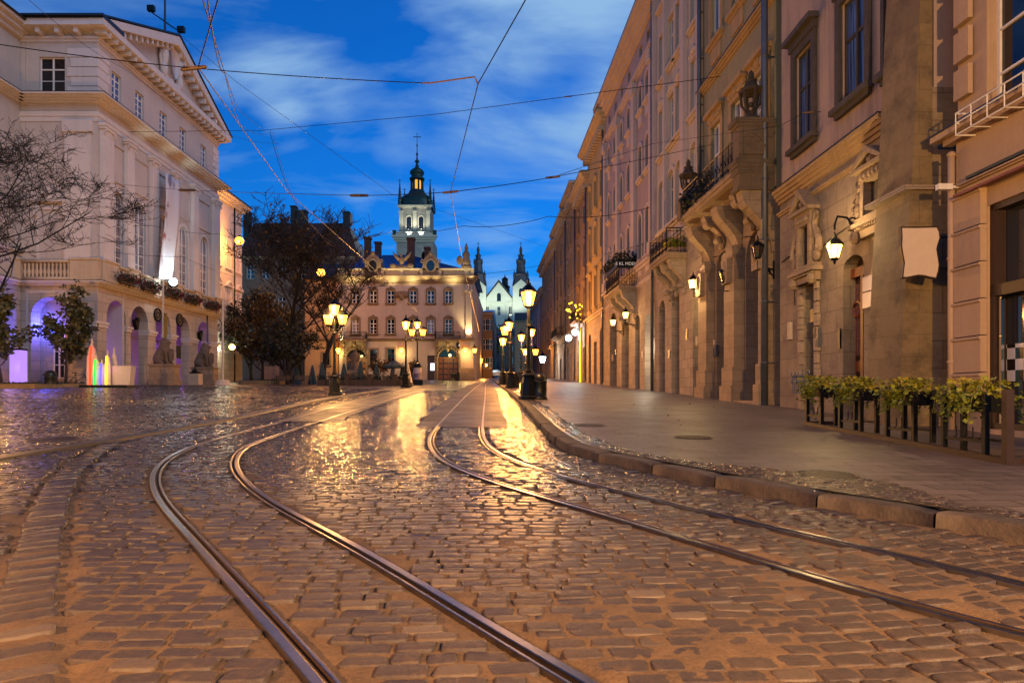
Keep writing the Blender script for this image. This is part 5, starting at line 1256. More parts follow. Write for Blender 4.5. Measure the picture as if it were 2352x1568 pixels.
# window surround: rusticated jambs, entablature and aedicule with scrolls and pediment
def aedicule(f, uc, w, z0, h, jamb):
    mb = MB(); zc = z0
    mb.box(uc-w/2-.28, uc+w/2+.28, -.2, 0, zc, zc+.28); mb.box(uc-w/2-.42, uc+w/2+.42, -.36, 0, zc+.28, zc+.4); mb.box(uc-w/2-.34, uc+w/2+.34, -.28, 0, zc+.4, zc+.52)
    k = uc-w/2-.3
    while k < uc+w/2+.3: mb.box(k, k+.06, -.3, -.2, zc+.2, zc+.28); k += .12
    for s in (-1, 1): mb.ball((uc+s*(w/2+.2),-.25,zc+.05), (.14,.16,.18), 7, 5)
    b = zc+.52; aw_ = w*.36
    mb.box(uc-aw_-.16, uc-aw_, -.24, 0, b, b+h*.55); mb.box(uc+aw_, uc+aw_+.16, -.24, 0, b, b+h*.55)
    mb.box(uc-aw_-.22, uc+aw_+.22, -.26, 0, b+h*.55, b+h*.72); mb.box(uc-aw_-.36, uc+aw_+.36, -.4, 0, b+h*.72, b+h*.77)
    for k in range(5): mb.ball((uc-aw_+2*aw_*k/4,-.28,b+h*.63), (.1,.07,.1), 6, 4)
    mb.prism([(uc-aw_-.36,b+h*.77),(uc-aw_-.18,b+h*.77),(uc,b+h*.96),(uc+aw_+.18,b+h*.77),(uc+aw_+.36,b+h*.77),(uc,b+h*1.06)], -.42, 0)
    mb.ball((uc,-.2,b+h*.84), (.16,.16,.14), 7, 5)
    for s in (-1, 1):
        x = uc+s*(aw_+.38)
        sp = [(x+s*(.26-.018*q)*math.cos(q*.55), -.14, b+.3+(.26-.018*q)*math.sin(q*.55)) for q in range(14)]; mb.tube(sp, .06, 5)
        mb.tube([(x+s*.2,-.14,b+.35),(x+s*.18,-.14,b+h*.3),(x-s*.1,-.14,b+h*.5),(x-s*.05,-.14,b+h*.66)], [.12,.1,.09,.07], 6)
        mb.ball((x+s*.05,-.14,b+.25), (.2,.1,.22), 8, 5); mb.ball((x+s*.02,-.12,b+h*.38), (.13,.1,.2), 7, 5); mb.ring((x-s*.02,-.14,b+h*.62), .13, .05, 10)
    o = f.part('aedicule', mb, M['stone'], False)
    n = MB(); n.add([(uc-aw_,-.02,b),(uc+aw_,-.02,b),(uc+aw_,-.02,b+h*.55),(uc-aw_,-.02,b+h*.55)], [(0,1,2,3)]); n.build('niche', M['black'], o)
    if jamb:
        j = MB(); k = 0; q = jamb
        while q < zc-.05:
            e = .26 if k % 2 else .2; h_ = min(.38, zc-q); j.box(uc-w/2-e, uc-w/2, -.1, .02, q, q+h_-.03); j.box(uc+w/2, uc+w/2+e, -.1, .02, q, q+h_-.03); q += .38; k += 1
        j.build('jambs', M['arch'], o)
    return o
aedicule(b2, (wa+wb)/2, wb-wa, wt+.02, z(1845, 450)-wt-.6, .1)
aedicule(b2, u(2022), 1.1, z(2012, 540), z(2030, 330)-z(2012, 540)-.6, 0)
# iron window basket
mb = MB()
for k in range(9):
    x = wa-.1+(wb-wa+.2)*k/8; mb.tube([(x,-.3,wbm-.3),(x,-.32,wbm+.25)], .014, 4)
    if k % 2 == 0: mb.ring((x,-.32,wbm+.3), .1, .014, 8); mb.ball((x,-.33,wbm+.05), .05, 5, 4)
for q in (wbm-.3, wbm+.2): mb.tube([(wa-.12,-.3,q),(wb+.12,-.3,q)], .016, 4)
b2.part('window_grille', mb, M['iron2'])
# buttress: battered stone mass leaning on the corner
ba_, bb_ = W2-1.4, W2+.02
mb = MB(); zt_ = 14.0; n = 14
def bx_(q): return .2+.52*max(0, 1-q/11.0)
vs, fs = [], []
for k in range(n+1):
    q = -1.2+(zt_+1.2)*k/n; p = bx_(max(q, 0))+(.04 if q < z(2090, 462) else 0); w_ = 0; vs += [(ba_-w_*1.4,0,q),(ba_-w_*1.4+.0,-p,q),(bb_,-p,q),(bb_,0,q)]
for k in range(n): fs += [(k*4,k*4+1,k*4+5,k*4+4),(k*4+1,k*4+2,k*4+6,k*4+5),(k*4+2,k*4+3,k*4+7,k*4+6)]
mb.add(vs, fs); o = b2.part('buttress', mb, M['butt'])
zl = z(2090, 462); mb = MB(); p = bx_(zl); mb.box(ba_-.2, bb_+.1, -p-.2, 0, zl, zl+.1); mb.build('ledge', M['arch'], o)
# white notice boards, intercom, cable
mb = MB(); a, b = u(1986), u(2008)
for q0, q1 in ((668,634),(706,671)): mb.box(a, b, -.06, -.02, z(1997,q0), z(1997,q1))
b2.part('notice_boards', mb, plain('white_enamel', '#b8b0b8', .25, 0, .03))
mb = MB(); mb.box(u(1932)-.1, u(1932)+.02, -.05, 0, z(1932,800), z(1932,755)); b2.part('intercom', mb, M['iron'])
# --- B1 nearest, banded render with shop window
M['near'] = stucco('peach_render', '#a98d74', '#5f4a3a', .25); 
b1 = Fac('terraced_house', 'peach corner house with banded render, checkered shop window and white upper window', 'house', (9.69+dxn*14.55, 14.55, gz(12)+SWZ), angN, 'old town houses on the right')
u, z = b1.u, b1.z
W1 = 9.0
sa, sb = u(2268), u(2268)+3.2
st_, sbm = z(2275, 470), .15
b1.ops.append((sa, sb, sbm, st_, 0, .3))
wa1 = u(2262); zw0, zw1 = z(2300, 265), z(2300, -260)
b1.window(wa1, wa1+2.2, zw0, zw1, 0, .25, 2, (.22,.42,.62,.8), 'wframe', 'glass', None)
zc = z(2150, 345)
b1.walls([(-1.5, zc, M['near'], 0), (zc, 28-b1.O.z, M['near'], -.04)], 0, W1, .35, 10)
b1.cornice(0, W1, zc-.12, zc+.12, .35, 'near', 2); b1.cornice(0, W1, z(2200,437), z(2200,430), .12, 'near', 2, 'string_course', tin=False)
mb = MB()
for k, py in enumerate((955, 890, 827, 762, 679, 596)):
    q = b1.z(2155, py) if False else .55+k*.74
    mb.box(.06, sa-.02, -.13, 0, q, q+.64); mb.prism([(-.13,q+.64),(-.17,q+.66),(-.17,q+.7),(-.13,q+.72),(0,q+.72),(0,q+.64)], .05, sa-.01, 'x')
b1.part('lower_bands', mb, M['near']); mb = MB(); q = zc+.75
while q < zc+9: mb.box(.06, wa1-.35, -.10, 0, q, q+.62); q += .78
b1.part('upper_bands', mb, M['near'])
mb = MB(); mb.add([(sa,.3,sbm),(sb,.3,sbm),(sb,.3,st_),(sa,.3,st_)], [(0,1,2,3)]); o = b1.part('shop_window', mb, glass('shop_glass', '#2b2a30', .05))
fb = MB(); zm = z(2280, 668)
for a, b, c, d in ((sa,sa+.12,sbm,st_),(sb-.12,sb,sbm,st_),(sa,sb,st_-.12,st_),(sa,sb,zm-.1,zm+.12),(sa,sb,sbm,sbm+.12)): fb.box(a, b, .05, .29, c, d)
fb.build('frame', M['bframe'], o)
# black brown white checker strip behind the glass
def checker():
    m, nt, b = newmat('checker_film'); v = objvec(nt, True)
    mp = nd(nt, 'ShaderNodeMapping'); mp.inputs['Location'].default_value = (-sa*4.6,0,0); mp.inputs['Scale'].default_value = (4.6,4.6,1); nt.links.new(v, mp.inputs[0])
    c1 = nd(nt, 'ShaderNodeTexChecker', Scale=1.0); nt.links.new(mp.outputs[0], c1.inputs[0]); c1.inputs[1].default_value = lin('#b9b3b8'); c1.inputs[2].default_value = lin('#1a1210')
    nt.links.new(c1.outputs[0], b.inputs['Base Color']); b.inputs['Roughness'].default_value = .2; return m
mb = MB(); z0_, z1_ = z(2310, 875), z(2310, 788); mb.box(sa+.14, sb-.14, .275, .285, z0_, z1_); mb.build('checker_film', checker(), o)
mb = MB(); mb.box(sa+.18, sa+.24, .1, .16, sbm, zm-.12); mb.build('chrome_post', plain('chrome', '#c0c0c0', .12, 1.0, .02), o)
mb = MB(); mb.prism([(-.02,st_+.45),(-.3,st_+.38),(-.3,st_+.33),(-.02,st_+.38)], sa-.6, sb, 'x'); b1.part('awning_rail', mb, plain('red_awning_rail', '#6a1c18', .5))
mb = MB(); mb.box(sa-.5, sb, -.1, -.02, z(2230,412), z(2230,405)); b1.part('sign_rail', mb, plain('green_sign_rail', '#1d2a22', .5))
# window basket of the upper window
mb = MB(); x0, x1 = wa1-.25, wa1+2.4
for q in (zw0-.12, zw0+.12, zw0+.32): mb.tube([(x0,-.02,q),(x0,-.42,q),(x1,-.42,q)], .018, 5)
k = x0
while k < x1: mb.tube([(k,-.42,zw0-.12),(k,-.42,zw0+.32)], .014, 4); mb.tube([(k,-.02,zw0-.12),(k,-.42,zw0-.12)], .012, 4); k += .45
b1.part('window_basket', mb, M['wframe'])
b1.pipe(.02, -.1, zc-.3, -.12, .07, 'near')
mb = MB(); cz = z(2158, 452); mb.tube([(.15,0,cz),(.15,-.22,cz)], .03, 6); mb.box(.08,.2,-.5,-.2,cz-.06,cz+.06); b1.part('security_camera', mb, M['wframe'])
b1.roof(0, W1, 28-b1.O.z, 10, 3)
# --- farther houses
specs = [
 ('yellow', 1350, 1390, 25.6, 'faded yellow house with heavy toothed cornice beside the lilac one', 3, [(9.6,12.6),(14.4,17.2),(18.8,21.4)]),
 ('ochre', 1324, 1350, 23.6, 'narrow brown ochre house next to the yellow one', 2, [(9.8,12.6),(14.6,17.2),(19,21)]),
 ('tan', 1302, 1324, 25.2, 'tan house with carved hoods and grey downpipe, third past the lilac one', 3, [(9.9,12.8),(14.8,17.6),(19.4,22)]),
 ('ochre', 1277, 1302, 24.4, 'soot stained house where the terrace begins to fade into the lamps', 3, [(10,12.8),(14.8,17.4),(18.8,21)]),
 ('tan', 1245, 1277, 23.6, 'far corner house with rounded stepped cornice before the lower roofs', 5, [(10.2,13),(15,17.6),(19,21)]),
 ('pink', 1222, 1245, 20.4, 'low far house at the narrow end of the street', 4, [(10.6,13),(14.6,17)]),
]
for mk, a, b, top, lab, nc, floors in specs:
    f = rowfac('terraced_house', lab, a, b); W_ = f.W; oz = f.O.z
    for c in range(nc):
        uc = W_*(c+.5)/nc
        for k, (lo, hi) in enumerate(floors): f.window(uc-.55, uc+.55, lo-oz, hi-oz, 0, .1, 2, (.33,.66), 'wframe', 'glassw' if (c+k) % 3 else 'glass', ('hood sill' if k == 0 else 'sill orn'), mk if mk != 'pink' else 'lilact')
        f.ops.append((uc-.8, uc+.8, -.5, 7.4-oz-(1.0 if c % 2 else 0), .8 if c % 2 == 0 else 0, .5))
        mb = MB(); mb.add([(uc-.8,.45,-.5),(uc+.8,.45,-.5),(uc+.8,.45,7.4-oz),(uc-.8,.45,7.4-oz)], [(0,1,2,3)]); o = f.part('shop_front', mb, M[('bframe','dim','glass')[(c+nc) % 3]])
        fb = MB(); fb.box(uc-.05,uc+.05,.38,.45,-.3,6-oz); fb.box(uc-.8,uc+.8,.38,.45,5-oz,5.15-oz); fb.build('frame', M['bframe'], o)
    f.walls([(-2, 8.6-oz, M['arch'], .05), (8.6-oz, top-oz, M[mk], 0)], 0, W_, .3, 11)
    f.cornice(0, W_, 8.6-oz, 9.0-oz, .3, 'trim', 2); f.cornice(0, W_, top-1-oz, top-oz, .9 if a > 1240 else .5, 'trim', 4); f.roof(0, W_, top+.05-oz, 11, 3.2)
    f.pipe(W_-.15, .2, top-1.2-oz, -.2, .09, 'zinc')
    mb = MB(); mb.box(0, .25, -.55, 0, top-1.4-oz, top-1-oz); mo = mb.mesh('modillion', M['trim']); k = .3
    while k < W_: link('modillion', mo, f.root, (k,0,0)); k += .7
    if a in (1324, 1277): 
        mb = MB(); mb.box(W_*.4, W_*.4+1.4, 2, 3, top-oz, top+2.8-oz); f.part('chimney', mb, M['roofdark'])
        ob = balcony(f, W_*.25, W_*.75, 9.2-oz, 1.0)
    if a == 1350:
        mb = MB(); mb.add([(W_*.1,.2,0),(W_*.3,.2,0),(W_*.3,.2,4.6),(W_*.1,.2,4.6)], [(0,1,2,3)])
# far street end: houses seen end-on
for i, (xa, xb, Y, top, lab, mk) in enumerate(((-5.3, -3.6, 124.5, 12.5, 'low house with tin roof just past the palace', 'ochre'), (-3.9, 1.5, 205, 14.0, 'dark house closing the end of the street', 'darkhouse'), (.8, 7, 185, 16.5, 'brown house at the street end behind the lamps', 'tan'))):
    f = Fac('street_end_house', lab, 'house', (xa, Y, gz(min(Y, 160))-.5), 0.0)
    for c in range(2):
        uc = (xb-xa)*(c+.5)/2
        for lo in (2.2, 5.6, 9.2):
            if lo+2.2 < top: f.window(uc-.45, uc+.45, lo, lo+2, 0, .15, 2, (.5,), 'wframe', 'glass')
    f.walls([(-3, top, M[mk], 0)], 0, xb-xa, .25, 34 if i == 0 else 10)
    f.cornice(0, xb-xa, top-.5, top, .4, 'trim', 2, tin=False); f.roof(0, xb-xa, top, 34 if i == 0 else 10, 2.5, mat='roofblue' if i == 0 else 'roofdark')

# cables, boxes and plates on the fronts
rg = random.Random(31)
for f, W_, zc_ in ((b2, W2-1.8, 5.2), (b3, W3, 6.6), (b4, W4, 5.0), (b5, W5, 5.6)):
    mb = MB(); pts = []; k = .2
    while k < W_-.2: pts.append((k, -.03, zc_+.12*math.sin(k*1.7)+rg.uniform(-.03, .03))); k += .5
    mb.tube(pts, .018, 4); mb.tube([(pts[2][0],-.03,zc_),(pts[2][0]+.04,-.03,zc_-1.6)], .014, 4); f.part('cable', mb, M['iron'])
    for q in range(3):
        x = rg.uniform(.4, W_-.6); mb = MB(); w_, h_ = rg.uniform(.1, .2), rg.uniform(.14, .3); mb.box(x-w_, x+w_, -.1, 0, 2.1+q*.4, 2.1+q*.4+h_*2); f.part('wall_box', mb, M[('zinc','trim','iron')[q]])
# ------------------------------------------------------------------ lamps
NL = [0]
def point(loc, e, col, r=.12, parent=None, name='lamp_light'):
    d = bpy.data.lights.new(name, 'POINT'); d.energy = e; d.color = col; d.shadow_soft_size = r
    o = bpy.data.objects.new(name, d); COL.objects.link(o); o.location = loc
    if parent is not None: o.parent = parent
    NL[0] += 1; return o
def spot(loc, to, e, col, ang_, r=.1, blend=.6, name='floodlight_beam'):
    d = bpy.data.lights.new(name, 'SPOT'); d.energy = e; d.color = col; d.shadow_soft_size = r; d.spot_size = R(ang_); d.spot_blend = blend
    o = bpy.data.objects.new(name, d); COL.objects.link(o); o.location = loc
    o.rotation_euler = (Vector(to)-Vector(loc)).to_track_quat('-Z', 'Y').to_euler(); return o
AMB, ORG, WRM = (1.0, .47, .13), (1.0, .38, .07), (1.0, .66, .28)
def lantern(parent, p, k=1.0, lit='lampo', hang=False):
    """hexagonal tapered lantern: iron cage with cap and finial, glowing glass inside"""
    fb = MB(); c = (0,0,0)
    fb.lathe([(.08*k,-.06*k),(.15*k,0),(.15*k,.03*k)], 6, c)
    fb.lathe([(.27*k,.46*k),(.29*k,.5*k),(.17*k,.64*k),(.08*k,.72*k),(.09*k,.76*k),(.03*k,.8*k),(.045*k,.85*k),(.005,.95*k)], 6, c)
    for q in range(6):
        a = q*math.pi/3; fb.tube([(.145*k*math.cos(a),.145*k*math.sin(a),.02*k),(.26*k*math.cos(a),.26*k*math.sin(a),.47*k)], .016*k, 4)
    if hang: fb.lathe([(.01,-.2*k),(.05*k,-.12*k),(.03*k,-.06*k)], 6, c)
    o = fb.build('lantern', M['iron'], parent, False, p)
    g = MB(); g.lathe([(.135*k,.03*k),(.245*k,.46*k)], 6, c); g.build('glass', M[lit], o); return o
def street_lamp(label, px, py, H, heads, lit='lampo', e=700, col=AMB, zl=0.0, k=1.0, name='street_lamp', grp='cast iron street lamps', detail=8):
    g = GP(px, py, zl); t = thing(name, label, 'street lamp', g, 0, grp)
    mb = MB(); mb.lathe([(.34*k,0),(.34*k,.12),(.27*k,.16),(.25*k,.7),(.2*k,.95),(.24*k,1.0),(.24*k,1.06),(.1*k,1.15)], detail); mb.build('base', M['iron'], t)
    mb = MB(); mb.lathe([(.085*k,1.1),(.12*k,1.2),(.07*k,1.35),(.06*k,H-.9),(.1*k,H-.85),(.06*k,H-.75),(.045*k,H-.1),(.09*k,H-.05)], detail); mb.build('post', M['iron'], t)
    for (dx, dy, dz, l) in heads:
        if abs(dx)+abs(dy) > .05:
            a = MB(); zb = H+dz-.1; a.tube([(0,0,zb-.35),(dx*.5,dy*.5,zb-.42),(dx,dy,zb-.2),(dx,dy,zb+.04)], .028, 6); a.ring((dx*.45,dy*.45,zb-.22), .11, .016, 10, 'y' if abs(dx) > abs(dy) else 'x', 4); a.build('arm', M['iron'], t)
        lantern(t, (dx, dy, H+dz), k, lit if l else 'lampdead')
    if e: 
        n = max(1, sum(1 for h in heads if h[3]))
        lx = sum(h[0] for h in heads if h[3])/n; ly = sum(h[1] for h in heads if h[3])/n
        point((lx*.9, ly-.42, H+.2), e, col, .22, t)
    return t
street_lamp('tall cast iron lamp with three lanterns standing alone on the plaza setts', 768, 908, 4.25, [(0,0,.12,1),(-.3,-.1,-.42,1),(.42,.1,-.4,1)], 'lampw', 2300, AMB, 0, 1.15)
street_lamp('single lantern lamp post beside the nearest barrel bin on the pavement', 1214, 917, 4.0, [(0,0,0,1)], 'lampw', 1500, AMB, SWZ, 1.3)
street_lamp('lamp post in front of the pale advertising pyramid', 932.5, 889, 4.6, [(0,0,0,1)], 'lampw', 1700, AMB, .02, 1.3)
street_lamp('lamp with a crown of three globes behind the poster column', 958.7, 881, 5.4, [(0,0,.15,1),(-.55,0,-.6,1),(.55,0,-.6,1)], 'lampw', 1900, AMB, .02, 1.35)
street_lamp('double lantern lamp on the pavement behind the second bin', 1173.4, 891, 4.0, [(-.15,0,0,1),(-.42,0,-.32,1)], 'lampw', 1900, ORG, SWZ, 1.25)
street_lamp('short lamp next to the third bin on the pavement', 1155.3, 883, 3.4, [(0,0,0,1)], 'lampo', 2000, ORG, SWZ, 1.3)
for (px, py, H, lb, e) in ((1197.6, 878, 4.2, 'fourth pavement lamp far down the terrace', 2600), (1207, 876, 2.9, 'low glowing lamp close to the far terrace doors', 1800), (1221, 879, 4.6, 'lamp beside the far shop awnings', 2600)):
    street_lamp(lb, px, py, H, [(0,0,0,1)], 'lampw', e, ORG, SWZ, 1.45, detail=6)
street_lamp('dark unlit lamp post by the palace arched doorway', 1052, 874, 4.3, [(0,0,0,0)], 'lampo', 0, AMB, 0)
# lamps standing outside the frame, on the near side of the street, whose light falls on the foreground
t = thing('street_lamp', 'street lamp behind the viewpoint on the plaza edge', 'street lamp', (-8.5, -3.0, gz(-3)), 0, 'cast iron street lamps')
for nm, pr in (('base', [(.34,0),(.34,.12),(.25,.7),(.24,1.06),(.1,1.15)]), ('post', [(.08,1.1),(.06,4.4)])): 
    mb = MB(); mb.lathe(pr, 8); mb.build(nm, M['iron'], t)
lantern(t, (0,0,4.4), 1.1, 'lampw'); point((.5,.5,4.6), 7500, (1.0,.46,.11), .2, t)
t2 = dup(t, None, (4.6, -4.5, gz(-4)), 0, 'street lamp behind the viewpoint on the pavement')
for c in t2.children:
    if c.type == 'LIGHT': c.data = c.data.copy(); c.data.energy = 12000; c.data.color = (1,.54,.19)
t3 = dup(t, None, (-25.6, 30.5, gz(30)), 0, 'added unseen street lamp outside the left edge, brightening the town hall')  # extra lamp added out of view to brighten the town hall front
for c in t3.children:
    if c.type == 'LIGHT': c.data = c.data.copy(); c.data.energy = 4200; c.location = (0, .6, 4.8)
# hanging sodium lamps
def hung_lamp(label, p, e, a, b):
    t = thing('hanging_lamp', label, 'street lamp', p, 0, 'sodium lamps hung over the plaza')
    mb = MB(); mb.lathe([(.05,.62),(.2,.55),(.32,.42),(.32,.38)], 12); mb.build('hood', M['iron'], t)
    g = MB(); g.ball((0,0,0), (.5,.5,.46), 14, 10); g.build('globe', M['lampw'], t)
    w = MB(); A, B = Vector(a)-Vector(p), Vector(b)-Vector(p); w.tube([A, A.lerp(Vector((0,0,.5)), .5)+Vector((0,0,-.05)), (0,0,.5)], .025, 4); w.tube([(0,0,.5), B], .025, 4); w.build('cable', M['iron'], t)
    point((.2,-.9,-.5), e, ORG, .3, t); return t
pa1 = P(550, 553, 80); hung_lamp('bright sodium lamp hung beside the town hall corner', pa1, 2600, P(520, 545, 82), P(655, 560, 100))
pa2 = P(737, 626, 82); hung_lamp('bright sodium lamp hung in front of the tall old house', pa2, 3500, P(640, 600, 106), P(800, 622, 93.5))
# wall lamps on brackets
def wall_lamp(f, label, px, py, off, lit, e, col=WRM, k=.85, up=True, grp='bracket lanterns on the house fronts', dx=0.0):
    u_, z_ = f.hit(px, py, off); w = f.world(u_, 0, z_)
    t = thing('wall_lantern', label, 'wall lamp', w, f.ang, grp); y = -off
    mb = MB()
    if up:
        mb.tube([(0,0,-.42),(0,y*.5,-.36),(0,y,-.36),(0,y,-.08)], .028, 6); mb.tube([(0,-.02,-.75),(0,-.02,-.1)], .03, 6); mb.tube([(0,0,-.7),(0,y*.35,-.45),(0,y*.7,-.38)], .02, 5); mb.ring((0,y*.35,-.5), .08, .015, 10, 'x', 4)
    else:
        mb.tube([(0,-.02,.2),(0,-.02,.85)], .04, 6); mb.tube([(0,0,.7),(0,y*.3,.55),(0,y*.55,.78),(0,y*.9,.82),(0,y,.6),(0,y,.45)], .03, 6); mb.ring((0,y*.35,.68), .1, .02, 10, 'x', 4)
    mb.build('bracket', M['iron'], t); lantern(t, (0, y, -.32 if not up else 0), k, lit, hang=not up)
    if e: point((0, y-.12 if False else y-.34*k, .1), e, col, .1, t)
    return t
wall_lamp(b2, 'lit lantern hanging from a scrolled bracket above the stone house door', 1917, 567, .75, 'lampy', 300, WRM, .78, False)
wall_lamp(b4, 'lit lantern on the ivory house next to the baroque portal', 1592, 663, .7, 'lampy', 260, WRM, .85)
wall_lamp(b5, 'lit lantern under the lilac house balcony, nearer of its two', 1437, 732, .8, 'lampy', 110, WRM, .9)
wall_lamp(b5, 'lit lantern under the lilac house balcony, farther of its two', 1408, 748, .8, 'lampy', 110, WRM, .9)
wall_lamp(b3, 'dark lantern beside the carved portal door', 1740, 592, .62, 'lampdead', 0)
wall_lamp(b3, 'dark lantern on the pier left of the carved portal', 1663, 648, .6, 'lampdead', 0)
# palace wall lamps and floodlights
for px, py, lb in ((777,806,'glowing wall lamp by the left palace door'),(922,806,'glowing wall lamp between the palace shop windows'),(1068.7,806,'glowing wall lamp by the right palace door')):
    w = P(px, py, PY-.45); t = thing('palace_lamp', lb, 'wall lamp', w, 0, 'wall lamps of the palace'); mb = MB(); mb.tube([(0,.45,.3),(0,.1,.5),(0,0,.35)], .04, 5); mb.build('bracket', M['iron'], t)
    g = MB(); g.lathe([(.1,-.35),(.36,.2),(.2,.4)], 8); g.build('glass', M['lampw'], t); point((0,-.4,-.2), 260, (1,.72,.25), .25, t)
for px in (784.5, 1076): spot(P(px, 780, PY-1.1), P(px, 690, PY-.1), 2200, (1,.8,.35), 70, .15)
for px in (1076,): pass
for px in (808, 899, 946, 1040): spot(P(px, 646, PY-1.5), P(px, 612, PY+.2), 520, (1,.86,.4), 140, .2)
for px in (845, 869, 978, 1001): spot(P(px, 645, PY-1.3), P(px, 600, PY+.6), 220, (1,.82,.35), 90, .15)
spot(P(1085,640,PY-1.2), P(1070,600,PY+.5), 220, (1,.85,.4), 80, .2)
for px, e in ((832,0),(1028,160)): 
    if e: point(P(px, 812, PY-1.0), e, (1,.75,.25), .2)
point(P(816, 815, PY-1.2), 160, (1,.75,.25), .2)
# orange wash on the annex and far street
t = thing('wall_lantern', 'orange lantern on the palace corner towards the narrow street', 'wall lamp', P(1090,806,93), 0, 'bracket lanterns on the house fronts'); mb = MB(); mb.tube([(-.6,1,.4),(0,0,.45)], .04, 5); mb.build('bracket', M['iron'], t); lantern(t, (0,0,-.3), 1.3, 'lampw'); point((.2,-.6,0), 500, ORG, .2, t)
for i, (px, py, Y) in enumerate(((1103,830,118),(1118,842,150),(1230,810,104),(1246,827,96))):
    t = thing('wall_lantern', ('lower orange lantern down the narrow street past the palace','small distant lantern at the street end by the tin roofed house','high far lantern on the terrace above the awnings','white far lantern at the terrace shop fronts')[i], 'wall lamp', P(px,py,Y), 0, 'bracket lanterns on the house fronts')
    mb = MB(); s_ = -1 if px < 1176 else 1; mb.tube([(s_*.9,0,.3),(0,0,.5)], .05, 5); mb.build('bracket', M['iron'], t); lantern(t, (0,0,-.4), 1.9, 'lampw' if i != 3 else 'lampc'); point((-s_*.5,-.7,0), 900, ORG if i != 3 else (1,.8,.6), .2, t)
# blue white shop lanterns and yellow panel on the far terrace
for i, (px, py) in enumerate(((1306,776),(1321,763))):
    t = thing('shop_lamp', ('cool white shop lamp under the awning, lower one','cool white shop lamp under the awning, upper one')[i], 'wall lamp', P(px,py,74), 0, 'cool shop lamps'); mb = MB(); mb.tube([(.9,.2,.3),(0,0,.4)], .04, 5); mb.build('bracket', M['iron'], t); g = MB(); g.ball((0,0,0), .34, 10, 6); g.build('glass', M['lampc'], t); point((-.3,-.6,-.1), 260, (.7,.88,1), .2, t)
b6u = 1335
t = thing('lit_panel', 'tall yellow lit panel at a shop entrance beside the downpipe', 'light panel', P(1334, 880, 70)-Vector((0,0,.1)), angR); mb = MB(); hh = (880-752)*70/F; mb.box(-.35,.35,-.12,.0,0,hh); mb.build('panel', M['liteye'], t); mb = MB(); mb.box(-.42,.42,0,.1,0,hh+.1); mb.build('frame', M['iron'], t)
point(P(1326, 800, 69), 60, (1,.8,.1), .3)
point(P(1487, 800, 42.4), 200, (1,.85,.6), .4)
# purple and blue light in the town hall arcade
for m, e in ((mid[0], 230), (mid[4], 230), (mid[1], 14), (mid[2], 20), (mid[3], 14)): point(ch.world(m+.4, 2.6, 2.4), e, (.42,.12,1.0) if e > 100 else (.6,.3,.8), .3)
bu = cs.u(90); pb_ = cs.world(bu, .5, 4.4); point(pb_, 420, (.05,.08,1.0), .2); point(cs.world(cs.u(150), .5, atop-2.6), 40, (1,.4,.1), .2)
# white floodlight on the balcony aimed at the banner
fl_ = P(398, 651, 54.5); t = thing('floodlight', 'glaring white floodlight on the balcony rail below the banner', 'floodlight', fl_, 0); mb = MB(); mb.box(-.3,.3,-.16,.16,-.25,.22); mb.tube([(0,0,-.2),(-.6,.1,-.55)], .04, 5); mb.build('housing', M['iron'], t); g = MB(); g.lathe([(.28,0),(.24,.06)], 12, (0,0,.22)); g.ball((.1,-.2,.1), .3, 10, 6); g.build('lens', M['lampc'], t)
spot(fl_+Vector((.1,0,.35)), P(384, 520, 55.8), 800, (.72,.93,1), 75, .15); point(fl_+Vector((.5,-.5,.2)), 160, (.75,.93,1), .2, None)
spot(P(300,640,50.5), P(250,250,47), 500, (.8,.9,1), 100, .3)
for k in (1, 2, 3): spot(ch.world(mid[k], -1.0, zfr0-.2), ch.world(mid[k], -.3, zct+1), 14, (.85,1,.8), 120, .2)
# doorway globes on the wing
t = thing('globe_lamp', 'pair of white globe lamps beside the town hall wing door', 'wall lamp', P(516,797,78.5), 0)
for i, dx in enumerate((-.85, .85)):
    mb = MB(); mb.tube([(dx,.9,-.4),(dx,.4,-.5),(dx,0,-.25)], .04, 5); mb.build('bracket', M['iron'], t); g = MB(); g.ball((dx,0,0), .34, 12, 8); g.build('globe', M['lampy'], t)
point((0,-.6,-.2), 420, (.95,1,.75), .4, t)
# floodlights of tower and church
for px in (939, 967): spot(P(px, 540, TY-1.5), P(px, 490, TY+.6), 2600, (.95,1,.78), 80, .3); spot(P(px,528,TY+.2), P(px,500,TY+1.2), 500, (1,.95,.7), 100, .2)
spot(P(900,640,TY-25), P(955,520,TY), 4000, (.8,.92,1), 60, .5)
for px, y0 in ((1097,690),(1196,690),(1120,700),(1172,700)): spot(P(px, y0+10, KY-12), P(px, 655, KY), 5500, (.9,1,.76), 120, .5)
